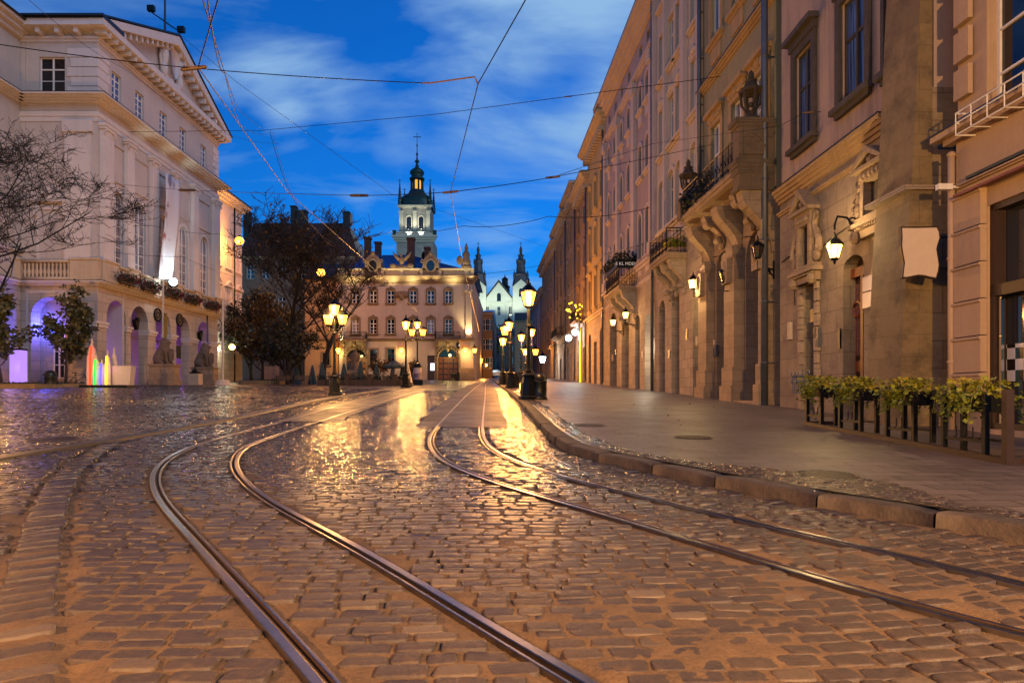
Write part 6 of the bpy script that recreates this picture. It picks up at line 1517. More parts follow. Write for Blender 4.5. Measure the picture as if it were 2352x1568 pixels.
# ------------------------------------------------------------------ street furniture
def bin_(label, px, py, zl, k=1.0, rz=0):
    t = thing('litter_bin', label, 'litter bin', GP(px, py, zl), rz, 'barrel shaped litter bins')
    mb = MB(); wob = lambda q, z: 1+.018*math.cos(q*math.pi)
    mb.lathe([(.31*k,0),(.33*k,.04),(.33*k,.1),(.30*k,.12),(.31*k,.4*k),(.31*k,.72*k),(.32*k,.74*k)], 32, wob=wob); mb.lathe([(.36*k,0),(.36*k,.05),(.33*k,.07)], 24); mb.build('body', M['bin'], t, True)
    d = MB(); d.lathe([(.335*k,.73*k),(.335*k,.78*k),(.31*k,.80*k),(.30*k,.92*k),(.25*k,1.02*k),(.15*k,1.09*k),(.04,1.12*k)], 24); d.build('lid', M['bin'], t, True)
    for a in (-1.57, 0, 1.57, 3.14):
        o = MB(); n = 10; c, s_ = math.cos(a), math.sin(a); pts = []
        for q in range(n+1):
            th = math.pi*q/n; w_, h_ = .15*k*math.cos(th), .86*k+.10*k*math.sin(th); pts.append((w_, h_))
        pts += [(-.15*k,.82*k),(.15*k,.82*k)]
        rr = lambda h: (.318 if h < .9*k else .318-.05*(h-.9*k)/(.12*k))*k
        o.add([(rr(h)*c-w*s_, rr(h)*s_+w*c, h) for w, h in pts], [list(range(len(pts)))]); o.build('opening', M['hole'], t)
    return t
M['bin'] = plain('dark_bin_paint', '#1b1d17', .35, .3, .3, 9); M['hole'] = plain('dark_opening', '#050505', .9)
bin_('large barrel bin on the pavement next to the single lantern post', 1239, 917, SWZ, 1.0)
bin_('barrel bin beside the double lantern lamp', 1183, 890, SWZ, 1.0)
bin_('smallest pavement bin by the short lamp', 1158.6, 882.5, SWZ, .95)
bin_('dark green bin in front of the stone tree bed by the town hall', 116, 898, .1, 1.15)
bin_('small bin beside the palace right door', 1041, 873, 0, 1.0); 
# bicycles
def bicycle(label, p, rz):
    t = thing('bicycle', label, 'bicycle', p, rz)
    for x in (-.52, .52):
        mb = MB(); mb.ring((x,0,.34), .33, .018, 24); o = mb.build('wheel', M['iron'], t)
        s_ = MB()
        for q in range(10): a = q*math.pi/5; s_.tube([(x,0,.34),(x+.32*math.cos(a),0,.34+.32*math.sin(a))], .005, 3)
        s_.build('spokes', M['iron2'], o)
    mb = MB()
    for a, b in (((-.52,.34),(-.12,.3)),((-.52,.34),(-.2,.78)),((-.12,.3),(-.22,.88)),((-.12,.3),(.33,.72)),((-.2,.78),(.33,.8)),((.52,.34),(.32,.92))): mb.tube([(a[0],0,a[1]),(b[0],0,b[1])], .022, 6)
    mb.build('frame', M['iron'], t)
    mb = MB(); mb.tube([(.32,-.25,1.0),(.34,0,.98),(.32,.25,1.0)], .018, 5); mb.build('handlebar', M['iron2'], t)
    mb = MB(); mb.prism([(-.38,-.08),(-.1,-.02),(-.1,.02),(-.38,.08)], .88, .94, 'z'); mb.build('saddle', M['iron'], t); return t
bp = P(172, 860, 45.2); bicycle('old bicycle leaning by the corner pier of the town hall', (bp.x, 45.6, gz(45.6)+.3), .15); bicycle('second bicycle parked behind the first near the arcade corner', (bp.x+1.5, 46.1, gz(46)+.3), .3)
# neon skyline installation
base = P(245, 893, 43.5); bz_ = gz(43.5)+plz(base.x, 43.5)
def plinth():
    t = thing('stage_slab', 'low dark slab carrying the neon towers', 'platform', (base.x, 43.5, bz_)); mb = MB(); mb.box(-1.65, 1.65, -.6, .8, -.2, .14); mb.build('slab', M['iron'], t)
plinth()
M['board'] = plain('pale_board', '#b5a79c', .7, 0, .08)
def neon(label, px, top, w, col, stren, bend=0.0, tube=None, lit=(0, 1), dy=0.0):
    x = P(px, 0, 43.5+dy).x; h = P(0, top, 43.5).z-bz_-.14
    t = thing('neon_tower', label, 'light sculpture', (x, 43.5+dy, bz_+.14), 0, 'neon church towers of the installation')
    mb = MB(); mb.prism([(-w,0),(w,0),(w*.9,h*.62),(w*.62,h*.66),(w*.6,h*.78),(w*.2,h*.84),(.03,h),(-.03,h),(-w*.2,h*.84),(-w*.6,h*.78),(-w*.62,h*.66),(-w*.9,h*.62)], -.02, .06); mb.box(-w*.5,-w*.35,-.05,-.02,h*.1,h*.55); mb.box(w*.35,w*.5,-.05,-.02,h*.1,h*.55)
    for s_ in (-1,1): mb.box(s_*w*.75-.012,s_*w*.75+.012,0,.03,h*.6,h*.74)
    mb.box(-.06,.06,0,.03,h*.94,h*.955); mb.build('board', M['board'], t)
    e = emit('neon_'+label.split()[0], col, stren); n_ = MB(); n_.tube([(-w*.15,-.12,h*lit[0]+.03),(-w*.15,-.1,h*lit[1]*.6),(0,-.1,h*lit[1]*.84)], .05, 8); n_.build('tube', e, t)
    c = lin(col)[:3]; point((0,-.5,h*.4), 14*(lit[1]-lit[0]), c, .3, t)
neon('red edged tallest neon tower board', 211, 778, .34, '#ff2a08', 4); neon('green neon tower board', 221, 815, .28, '#08e028', 3.5, dy=-.3); neon('blue neon tower board, lowest of the row', 234, 826, .26, '#4438ff', 4, dy=-.25)
neon('yellow neon tower board with bright tube', 247, 806, .2, '#ffd820', 4, dy=-.35); neon('pink neon tower board with half lit tube beside the white box', 262, 797, .2, '#f018f0', 4, lit=(.25,.55), dy=.1)
t = thing('white_box', 'pale tapered box on the dark slab beside the pink neon tower', 'box', (P(281,0,43.6).x, 43.6, bz_+.14)); mb = MB(); mb.taper(0,0,0,1.22,.6,.25,.72,.3); mb.build('shell', M['board'], t)
# light pillar
lp = P(42.5, 880, 42); t = thing('light_pillar', 'glowing lilac light pillar standing in the stone tree bed', 'light pillar', (lp.x, 42, gz(42)+.55)); mb = MB(); mb.box(-.32,.32,-.32,.32,0,2.05); mb.build('box', emit('lilac_glow', '#b98cff', 1.1), t); mb = MB(); mb.box(-.35,.35,-.35,.35,2.05,2.15); mb.build('cap', M['iron'], t); point((0,-.9,1), 40, (.6,.35,1), .3, t)
t = thing('post_box', 'small ochre box on the wall of the town hall arch', 'box', cs.world(cs.u(157*.51), -.1, cs.z(150,845))) if False else None
# stone rimmed tree beds
def treebed(label, xa, xb, Y, D, h=.55):
    x0, x1 = P(xa,0,Y).x, P(xb,0,Y).x; t = thing('tree_bed', label, 'tree bed', ((x0+x1)/2, Y, gz(Y)+.05), 0, 'stone rimmed tree beds'); w = (x1-x0)/2
    mb = MB(); mb.box(-w,w,0,.35,-.2,h); mb.box(-w,w,D-.35,D,-.2,h); mb.box(w-.35,w,.35,D-.35,-.2,h-.004); mb.box(-w,-w+.35,.35,D-.35,-.2,h-.004); mb.build('rim', M['butt'], t)
    g = MB(); rg = random.Random(int(xa+90)); g.box(-w+.35,w-.35,.35,D-.35,-.1,h-.12)
    for q in range(500): leafmesh(g, (rg.uniform(-w+.2,w-.2), rg.uniform(.2,D-.3), h-.05+rg.random()*.15), .14, rg)
    g.build('ground_cover', M['leafdark'], t)
treebed('stone rimmed bed at the left edge under the first young tree', -60, 79, 39.5, 2.6); treebed('stone rimmed bed behind the green bin under the second young tree', 76, 172, 42.5, 2.2, .5)
treebed('low stone bed beside the town hall wing end', 548, 640, 62, 3.0, .4)
# flagpoles
for lb, px, py, top in (('white flagpole with tapered concrete foot before the third arch', 374, 888, 652), ('white flagpole with tapered concrete foot at the right end of the arcade', 512, 887.5, 692)):
    Y = 2164/(py-850)*.93; g = P(px, py, Y); zb = gz(Y)+plz(g.x, Y); t = thing('flagpole', lb, 'flagpole', (g.x, Y, zb), 0, 'white flagpoles before the town hall')
    mb = MB(); mb.lathe([(.58,0),(.5,.42),(.1,.43)], 20); mb.build('foot', M['board'], t); h = P(0,top,Y).z-zb; mb = MB(); mb.tube([(0,0,.4),(0,0,h)], [.085,.06], 8); mb.ball((0,0,h+.05), .1, 8, 5); mb.build('pole', M['board'], t)
    if px == 374: mb = MB(); mb.prism([(.08,h-2.6),(.34,h-2.2),(.3,h-4.6),(.16,h-5.0),(.1,h-4.8)], -.03, .03); mb.build('flag', plain('furled_flag', '#8a6a20', .8), t)
# lions on pedestals
def lion(label, px, Y, top, mid_, py0):
    x = P(px,0,Y).x; zb = gz(Y)+plz(x, Y)-.1; z0 = P(0,mid_,Y).z; H = P(0,top,Y).z-z0
    tp = thing('pedestal', 'stone block pedestal under the '+label, 'pedestal', (x, Y, zb), 0, 'lion pedestals'); ph = z0-zb
    mb = MB(); mb.box(-1.0,1.0,-.5,.6,-.3,.5); mb.box(-.9,.9,-.45,.55,.5,ph-.14); mb.box(-.98,.98,-.52,.62,ph-.14,ph); mb.build('block', M['stone'], tp)
    t = thing('lion_statue', label, 'statue', (x, Y, z0), 0, 'seated stone lions'); S = H/2.2; mb = MB()
    B = lambda x, y, z, r: mb.ball((x*S,y*S,z*S), tuple(q*S for q in r), 12, 8)
    T = lambda pts, rr, n=10: mb.tube([tuple(q*S for q in p) for p in pts], [r*S for r in rr], n)
    B(-.45,0,.42,(.5,.4,.44)); T([(-.5,0,.5),(-.25,0,.95),(.0,0,1.35),(.1,0,1.6)],[.42,.42,.42,.36]); B(.02,0,1.5,(.42,.4,.5)); B(.14,0,1.88,(.3,.28,.3)); B(.4,0,1.80,(.2,.17,.16)); B(.05,0,2.02,(.3,.3,.18))
    for s_ in (-1,1): T([(.12,s_*.24,1.25),(.3,s_*.26,.8),(.36,s_*.26,.35),(.4,s_*.26,.08)],[.2,.15,.12,.12]); B(.5,s_*.26,.08,(.2,.13,.09)); B(-.3,s_*.36,.34,(.38,.16,.34)); B(.02,s_*.42,.08,(.26,.13,.09)); B(.02,s_*.22,2.14,(.09,.06,.1))
    T([(-.85,0,.2),(-.95,.2,.1),(-.7,.45,.08),(-.3,.55,.1)],[.09,.07,.07,.1])
    o = mb.build('body', M['statue'], t, True); md = o.modifiers.new('weld', 'REMESH'); md.mode = 'VOXEL'; md.voxel_size = .05; md.use_smooth_shade = True
    sh = MB(); sh.prism([(S*.55,S*1.15),(S*.95,S*1.2),(S*.95,S*.5),(S*.8,S*.15),(S*.6,S*.35)], -.36*S, -.22*S); sh.ball((S*.72,-.3*S,S*1.2), (.14*S,.1*S,.1*S), 8, 5); sh.build('shield', M['statue'], t)
lion('seated stone lion with shield, nearer one half behind the flagpole', 377, 50.2, 776, 836, 887); lion('seated stone lion with shield at the right end arch', 470, 57.0, 787, 843, 887)
x = P(449,0,55.5).x; t = thing('bronze_plinth', 'pale stone block with a small dark bronze model in front of the right lion', 'plinth', (x, 55.5, gz(55.5)+.1)); mb = MB(); mb.box(-.42,.42,-.4,.4,-.2,1.0); mb.box(-.48,.48,-.46,.46,-.2,.12); mb.build('block', M['trim'], t); mb = MB(); mb.box(-.36,.3,-.3,.3,1.0,1.14); mb.box(-.2,.1,-.15,.15,1.14,1.3); mb.tube([(-.05,0,1.3),(-.05,0,1.75)], [.09,.02], 6); mb.build('model', M['iron'], t)
# flower boxes on the balustrade
fb_me = None
for i, m in enumerate(mid):
    w = ch.world(m, -.82, zc1+.25); t = thing('flower_box', ('red flower box on the balustrade nearest the corner','red flower box, second along the balustrade from the corner','red flower box under the white banner','red flower box, second from the balustrade right end','red flower box at the right end of the balustrade')[i], 'flower box', w, ch.ang, 'flower boxes along the balcony')
    if fb_me is None:
        mb = MB(); mb.box(-1.1,1.1,-.16,.16,-.1,.25); bx_me = mb.mesh('trough', M['bframe']); rg = random.Random(2); mb = MB()
        for q in range(700): leafmesh(mb, (max(-1.35, min(1.35, rg.gauss(0,.7))), rg.gauss(-.12,.2), .3+rg.gauss(0,.2)), .16, rg)
        fb_me = mb.mesh('foliage', M['flower'])
    link('trough', bx_me, t); link('foliage', fb_me, t)
# banner
def banner_mat():
    m, nt, b = newmat('printed_banner'); tc = nt.nodes.new('ShaderNodeTexCoord'); v = tc.outputs['UV']
    vo = nd(nt, 'ShaderNodeTexVoronoi', Scale=1.0, Randomness=.8); mp = nd(nt, 'ShaderNodeMapping'); mp.inputs['Scale'].default_value = (2.2, 6, 1); nt.links.new(v, mp.inputs[0]); nt.links.new(mp.outputs[0], vo.inputs['Vector'])
    sp = nt.nodes.new('ShaderNodeSeparateXYZ'); nt.links.new(v, sp.inputs[0]); sc2 = nt.nodes.new('ShaderNodeSeparateColor'); nt.links.new(vo.outputs['Color'], sc2.inputs[0])
    fig = ramp(nt, sc2.outputs[0], [(0, lin('#3a3a44')), (.35, lin('#8a2a2a')), (.6, lin('#44548a')), (1, lin('#a08a5a'))])
    msk = ramp(nt, vo.outputs['Distance'], [(.30, (.95,.95,.95,1)), (.46, (0,0,0,1))]); up_ = ramp(nt, sp.outputs[1], [(.36, (0,0,0,1)), (.4, (1,1,1,1))])
    mk = nd(nt, 'ShaderNodeMath', _operation='MULTIPLY'); nt.links.new(msk, mk.inputs[0]); nt.links.new(up_, mk.inputs[1])
    nt.links.new(mixc(nt, mk.outputs[0], lin('#b9b4b8'), fig), b.inputs['Base Color']); b.inputs['Roughness'].default_value = .6; return m
A = [P(380,396,54.6), P(412,417,56.6), P(402,641,55.4), P(366,641,53.2)]
nvx, nvy = 7, 24; vs, uv, fs = [], [], []
for j in range(nvy+1):
    for i in range(nvx+1):
        a, b = i/nvx, j/nvy; p = A[0].lerp(A[1], a).lerp(A[3].lerp(A[2], a), b); p = p+Vector((.08*math.sin(a*7+b*3)+.1*math.sin(b*5), 0, 0)); vs.append(p); uv.append((a, 1-b))
for j in range(nvy):
    for i in range(nvx): q = j*(nvx+1)+i; fs.append((q, q+1, q+nvx+2, q+nvx+1))
me = bpy.data.meshes.new('banner'); me.from_pydata(vs, [], fs); l = me.uv_layers.new()
for lp_ in me.loops: l.data[lp_.index].uv = uv[lp_.vertex_index]
me.polygons.foreach_set('use_smooth', [True]*len(fs)); me.materials.append(banner_mat()); o = tag(link('banner', me), 'long white printed banner hanging between town hall pilasters', 'banner'); md = o.modifiers.new('thickness', 'SOLIDIFY'); md.thickness = .012
# ------------------------------------------------------------------ cafe in front of the palace
M['umb'] = plain('teal_canvas', '#2b3f47', .85, 0, .15, 3)
def closed_umbrella(label, px, py, top, Y):
    x = P(px,0,Y).x; h = P(0,top,Y).z-gz(Y); t = thing('closed_parasol', label, 'parasol', (x, Y, gz(Y)), 0, 'folded cafe parasols'); mb = MB(); mb.tube([(0,0,0),(0,0,h+.1)], .03, 6); mb.build('pole', M['board'], t)
    w = lambda k, z: 1+.22*math.cos(k*math.pi); mb = MB(); mb.lathe([(.36,h-1.95),(.34,h-1.7),(.22,h-.9),(.12,h-.3),(.05,h-.02),(.01,h+.05)], 16, wob=w); mb.build('canopy', M['umb'], t)
for i, (px, top, Y) in enumerate(((682,838,66),(717.7,838,66),(740,831,64),(790,834.5,62),(803,827,68),(828,829.5,62),(865,834,62),(902,840,72),(925,834,64),(941,832,70))):
    closed_umbrella(('folded parasol farthest from the palace, by the trees','folded parasol next to the tree end one','folded parasol just left of the three lantern lamp','folded parasol just right of the three lantern lamp','folded parasol behind the statue on its left','tall folded parasol right of the statue','folded parasol midway between statue and open parasol','folded parasol under the open parasol','folded parasol between open parasol and pyramid','folded parasol right of the advertising pyramid')[i], px, 870, top, Y)
Yo = 63; t = thing('open_parasol', 'open teal cafe parasol among the folded ones', 'parasol', (P(907,0,Yo).x, Yo, gz(Yo))); h = P(0,826.5,Yo).z-gz(Yo); mb = MB(); mb.tube([(0,0,0),(0,0,h)], .04, 6); mb.build('pole', M['board'], t)
mb = MB(); mb.lathe([(1.05,h-.74),(1.05,h-.56),(.5,h-.28),(.02,h)], 8); mb.build('canopy', M['umb'], t)
M['planter'] = plain('cafe_planter_brown', '#33231a', .7, 0, .2)
for i, (a, b) in enumerate(((729,750),(750,792),(803,848),(854,904),(910,924))):
    x0, x1 = P(a,0,60).x, P(b,0,60).x; t = thing('cafe_planter', ('short cafe planter box at the tree end','cafe planter box behind the three lantern lamp','cafe planter box below the statue','cafe planter box before the open parasol','short cafe planter box behind the pyramid')[i], 'planter', ((x0+x1)/2, 60, gz(60)), 0, 'hedge planters around the cafe'); w = (x1-x0)/2-.05
    mb = MB(); mb.box(-w,w,-.2,.2,0,.55); mb.build('box', M['planter'], t); g = MB(); rg = random.Random(i)
    for q in range(int(260*w)): leafmesh(g, (rg.uniform(-w,w), rg.gauss(0,.15), .6+abs(rg.gauss(0,.22))), .16, rg)
    g.build('hedge', M['leafdark'], t)
for i, px in enumerate((798, 849, 907)):
    t = thing('cafe_pillar', ('brown cafe fence post below the statue','brown cafe fence post between statue and open parasol','brown cafe fence post by the open parasol')[i], 'post', (P(px,0,59.8).x, 59.8, gz(60)), 0, 'brown posts of the cafe fence'); mb = MB(); mb.box(-.2,.2,-.2,.2,0,.95); mb.box(-.24,.24,-.24,.24,.95,1.02); mb.build('shaft', M['planter'], t)
# fountain statue
Ys_ = 64.0; x = P(815,0,Ys_).x; t = thing('fountain_statue', 'grey stone figure in a long cloak on a square pedestal before the palace', 'statue', (x, Ys_, gz(Ys_))); zt_ = P(0,850,Ys_).z-gz(Ys_); mb = MB(); mb.box(-.7,.7,-.7,.7,-.1,zt_*.75); mb.box(-.8,.8,-.8,.8,zt_*.75,zt_); mb.build('pedestal', M['stone'], t); S = (P(0,801.5,Ys_).z-P(0,850,Ys_).z)
mb = MB(); mb.lathe([(S*.24,0),(S*.22,S*.12),(S*.17,S*.4),(S*.19,S*.55),(S*.2,S*.74),(S*.12,S*.84),(S*.06,S*.87)], 14, (0,0,zt_), wob=lambda k, z: 1+.06*math.cos(k*2.3)); mb.ball((.03*S,-.02*S,zt_+S*.935), (.062*S,.07*S,.075*S), 10, 8); mb.ball((-.02*S,.03*S,zt_+S*.95), (.07*S,.075*S,.07*S), 8, 6)
mb.tube([(-.17*S,0,zt_+S*.78),(-.22*S,-.05*S,zt_+S*.58),(-.1*S,-.16*S,zt_+S*.5)], [.06*S,.05*S,.035*S], 8); mb.tube([(.17*S,0,zt_+S*.78),(.22*S,-.04*S,zt_+S*.6),(.2*S,-.12*S,zt_+S*.42)], [.06*S,.05*S,.035*S], 8)
o = mb.build('figure', M['statue'], t, True); md = o.modifiers.new('weld', 'REMESH'); md.mode = 'VOXEL'; md.voxel_size = .05; md.use_smooth_shade = True
# advertising pyramid and poster column, boards, benches
def poster(name, cols):
    m, nt, b = newmat(name); v = objvec(nt, True); vo = nd(nt, 'ShaderNodeTexVoronoi', Scale=1.5, Randomness=.7); vo.distance = 'CHEBYCHEV'; nt.links.new(v, vo.inputs['Vector']); s_ = nt.nodes.new('ShaderNodeSeparateColor'); nt.links.new(vo.outputs['Color'], s_.inputs[0])
    nt.links.new(ramp(nt, s_.outputs[1], [(i/(len(cols)-1), lin(c)) for i, c in enumerate(cols)]), b.inputs['Base Color']); b.inputs['Roughness'].default_value = .5; return m
Yp = 57.3; g = P(936,0,Yp+.9); t = thing('advertising_pyramid', 'slim pale pyramid of posters standing behind the lamp post', 'poster stand', (g.x, g.y, gz(g.y)+.02)); h = P(0,830,58).z-gz(58); mb = MB(); mb.taper(0,0,.1,h,.42,.42,.03,.03); mb.build('panels', poster('poster_cream', ['#b8a890','#a89a88','#c2b6a4','#8f8274']), t); mb = MB(); mb.taper(0,0,0,.3,.47,.47,.42,.42); mb.build('foot', M['planter'], t)
Yc = 64; t = thing('poster_column', 'round poster column with dark domed cap on a square base', 'poster column', (P(959,0,Yc).x, Yc, gz(Yc))); mb = MB(); mb.box(-.55,.55,-.55,.55,0,.5); mb.build('base', M['iron'], t); mb = MB(); mb.lathe([(.38,.5),(.38,1.65)], 18); mb.build('drum', poster('column_posters', ['#8a80a8','#b8b0c4','#5a4a6a','#a89aa8','#4a5a9a']), t); mb = MB(); mb.lathe([(.45,1.62),(.45,1.7),(.4,1.85),(.22,2.02),(.05,2.1)], 18); mb.build('dome', M['iron'], t)
Yb = 62
for i, px in enumerate((611, 620, 628, 637)):
    t = thing('info_board', ('information board at the left end of its row','second information board from the left','third information board from the left','information board at the right end of its row')[i], 'sign', (P(px,0,Yb).x, Yb, gz(Yb)), 0, 'row of narrow information boards'); mb = MB(); mb.box(-.16,.16,-.03,.03,.55,1.75); mb.build('panel', poster('board_%d' % i, ['#7a5a4c','#5d463c','#8d7264']), t); mb = MB(); mb.tube([(-.12,.02,0),(-.12,.02,1.7)], .025, 5); mb.tube([(.12,.02,0),(.12,.02,1.7)], .025, 5); mb.build('legs', M['iron'], t)
def bench(label, px, Y):
    t = thing('bench', label, 'bench', (P(px,0,Y).x, Y, gz(Y)), 0, 'slatted benches by the trees'); mb = MB()
    for q in range(4): mb.box(-.85,.85,-.25+q*.12,-.16+q*.12,.43,.46)
    mb.build('seat', M['door'], t); mb = MB()
    for q in range(3): mb.box(-.85,.85,.24+q*.03,.27+q*.03,.55+q*.13,.64+q*.13)
    mb.build('backrest', M['door'], t)
    for s_ in (-.75,.75): mb = MB(); mb.tube([(s_,-.22,0),(s_,-.2,.43),(s_,.2,.43),(s_,.34,.95)], .03, 5); mb.tube([(s_,.2,.43),(s_,.28,0)], .03, 5); mb.build('leg', M['iron'], t)
bench('slatted bench right of the information boards', 652, 61.5); bench('slatted bench nearest the cafe planters', 690, 61.5)
# small car far down the street
t = thing('parked_car', 'small pale car at the far end of the street', 'car', (-3.2, 128, gz(128)), .1); mb = MB(); mb.prism([(-2,.35),(2,.35),(2.05,.8),(1.2,.95),(.7,1.4),(-1.0,1.42),(-1.7,.95),(-2.05,.85)], -.85, .85); mb.build('body', plain('car_paint', '#8d8f96', .3, .4), t)
for x in (-1.25,1.25):
    for y in (-.86,.86): mb = MB(); mb.tube([(x,y-.1,.32),(x,y+.1,.32)], .32, 14); mb.build('wheel', M['iron'], t)
for y in (-.6,.6): mb = MB(); mb.ball((-2.02,y,.7), (.05,.16,.1), 8, 5); mb.build('headlight', emit('car_headlight', '#fff2d8', 6), t)
mb = MB(); mb.prism([(-1.55,.97),(-.95,1.36),(.65,1.36),(1.1,.97)], -.856, .856); mb.build('windows', M['glass'], t)
# string lights balcony and flag on the far terrace
t = thing('string_lights', 'clump of yellow fairy lights on a far balcony', 'string lights', P(1318,715,72)); mb = MB(); rg = random.Random(4); pts = []
for q in range(26): p = (rg.gauss(0,.55), rg.gauss(0,.3), rg.gauss(0,.65)+.5*math.sin(q)); pts.append(p); mb.ball(p, .09, 6, 4)
mb.build('bulbs', emit('fairy_bulb', '#ffc228', 6), t); mb = MB(); mb.tube(pts, .015, 3); mb.build('cable', M['iron'], t)
for i, (px, py, Y, w, h) in enumerate(((1330,735,70,1.7,1.6),(1300,788,80,2.4,.6),(1272,795,96,2.2,.5))):
    t = thing('shop_awning', ('grey folded flag hanging from a bracket by the yellow house','striped awning over the cool lit shop','dark awning farther along the terrace')[i], 'flag' if i == 0 else 'awning', P(px,py,Y), angR, 'awnings of the far shops' if i else None); t.name = 'hanging_flag' if i == 0 else 'shop_awning'
    mb = MB()
    if i == 0: mb.prism([(-.1,0),(.3,.4),(.8,-.6),(.7,-1.3),(.2,-1.1),(-.4,-1.2),(-.5,-.7)], -.05, .03); mb.build('cloth', M['zinc'], t); mb = MB(); mb.tube([(0,1.2,.6),(.3,-.2,.5)], .03, 5); mb.build('bracket', M['iron'], t)
    else: mb.prism([(.9,.5),(-.6,-.1),(-.6,-.35),(-.55,-.35),(-.55,-.12),(.9,.44)], -w/2, w/2, 'x'); mb.build('canvas', M['zinc'] if i == 1 else M['iron'], t)
# ------------------------------------------------------------------ wavy blank sign
u0s, z0s = b1.hit(2190, 545, 0); ws = b1.world(u0s, 0, 0); Ysn = ws.y; t = thing('hanging_sign', 'blank wavy edged sign board jutting from the peach house', 'sign', P(2110, 582, Ysn))
k = Ysn/F; def_ = lambda px, py: ((px-2110)*k, (582-py)*k)
out = [(2066,521),(2100,521.5),(2150,520),(2155,530),(2157,545),(2152,560),(2149,572),(2152,590),(2155,610),(2153,625),(2148,641),(2135,639),(2120,635),(2105,634),(2090,637),(2075,640),(2069,639),(2071,620),(2073,605),(2069,585),(2066,565),(2067,545)]
op = [def_(*q) for q in out]; cxs = sum(p for p, q in op)/len(op); czs = sum(q for p, q in op)/len(op)
mb = MB(); mb.prism(op, -.05, .05); mb.build('frame', M['bframe'], t); mb = MB(); mb.prism([(cxs+(p-cxs)*.93, czs+(q-czs)*.94) for p, q in op], -.056, .056); mb.build('panel', plain('blank_panel', '#b8a596', .6, 0, .04), t)
mb = MB()
for py in (545, 617): mb.tube([def_(2150,py)[:1]+(0,)+def_(2150,py)[1:], def_(2192,py)[:1]+(0,)+def_(2192,py)[1:]], .022, 6); p = def_(2190,py); mb.box(p[0]-.02,p[0]+.06,-.06,.06,p[1]-.06,p[1]+.06)
mb.build('bracket', M['iron'], t)
# ------------------------------------------------------------------ planter racks with trailing vines
def rack(label, a, b, along_x=False):
    """a, b: ground points of the front posts"""
    A, B = Vector(a), Vector(b); L = (B-A).length; d = (B-A).normalized(); rz = math.atan2(d.y, d.x)
    t = thing('planter_rack', label, 'planter', A, rz, 'planter racks with vines'); H = .93; D = -.30
    for x in (0, L):
        for y in (0, D): mb = MB(); mb.box(x-.035,x+.035,y-.035,y+.035,.05,H); mb.build('post', M['iron'], t)
    mb = MB(); mb.box(.03,L-.03,D+.03,-.03,H-.26,H-.03); mb.build('trough', M['iron'], t)
    mb = MB(); mb.box(0,L,-.02,.02,.24,.28); mb.box(0,L,D-.02,D+.02,.24,.28); n = int(L/.16)
    for q in range(1, n): mb.tube([(L*q/n,-.03,.27),(L*q/n,-.07,.30),(L*q/n,-.07,.45)], .011, 4)
    mb.build('rail', M['iron'], t)
    g = MB(); rg = random.Random(int(L*1000)+len(label))
    for q in range(760):
        x = min(L+.06, max(-.06, rg.gauss(L/2, L*.29))); s_ = rg.random(); y = D/2+rg.gauss(0,.2); top = H+.06+.16*math.cos((x/L-.5)*2.6)+.03*math.sin(x*13); z = top-abs(rg.gauss(0,.13)) if s_ < .62 else H-rg.random()**1.2*.42*(0.5+.5*math.sin(x*5+1)**2)
        if s_ >= .62: y = .08+abs(rg.gauss(0,.07)) if rg.random() < .6 else D-.08-abs(rg.gauss(0,.07))
        leafmesh(g, (x, y, z), rg.uniform(.05,.11), rg, .4)
    for q in range(14): x = rg.uniform(0,L); g.tube([(x,-.15,H),(x+.1,.08,H-.02),(x+.12,.12,H-.3)], .006, 3)
    g.build('vine', M['leafyellow'], t); return t
yy = [(15.6,14.85),(13.95,13.1),(12.15,11.3),(10.5,9.55)]
for i, (ya, yb) in enumerate(yy):
    X = lambda Y: 6.75-.13*(15.5-Y)/6.2; rack(('vine planter rack at the far end below the iron grille','vine planter rack, second from the far end','vine planter rack before the buttress foot','vine planter rack before the checkered shop window')[i], (X(yb), yb, gz(yb)+SWZ), (X(ya), ya, gz(ya)+SWZ))
rack('vine planter rack turned towards the wall at the corner', (6.95, 9.15, gz(9.15)+SWZ), (8.2, 9.15, gz(9.15)+SWZ))
t = thing('fence_base', 'brown metal ground rail joining the planter racks', 'rail', (0,0,0)); mb = MB()
def beam(a, b, w=.04, h=.08):
    A, B = Vector(a), Vector(b); d = (B-A).normalized(); n = Vector((d.y,-d.x,0))*w; mb.add([A-n,A+n,B+n,B-n,A-n+Vector((0,0,h)),A+n+Vector((0,0,h)),B+n+Vector((0,0,h)),B-n+Vector((0,0,h))], [(0,3,2,1),(4,5,6,7),(0,1,5,4),(1,2,6,5),(2,3,7,6),(3,0,4,7)])
G_ = lambda x, y: (x, y, gz(y)+SWZ+.002)
beam(G_(6.76,15.75), G_(6.6,9.1)); beam(G_(6.6,9.1), G_(8.6,9.1)); beam(G_(6.76,15.75), G_(7.5,15.75)); mb.box(6.56,6.66,9.05,9.15,gz(9.1)+SWZ,gz(9.1)+SWZ+1.0); mb.build('rail', plain('rusty_brown_rail', '#2d1c14', .5, .2, .2), t)
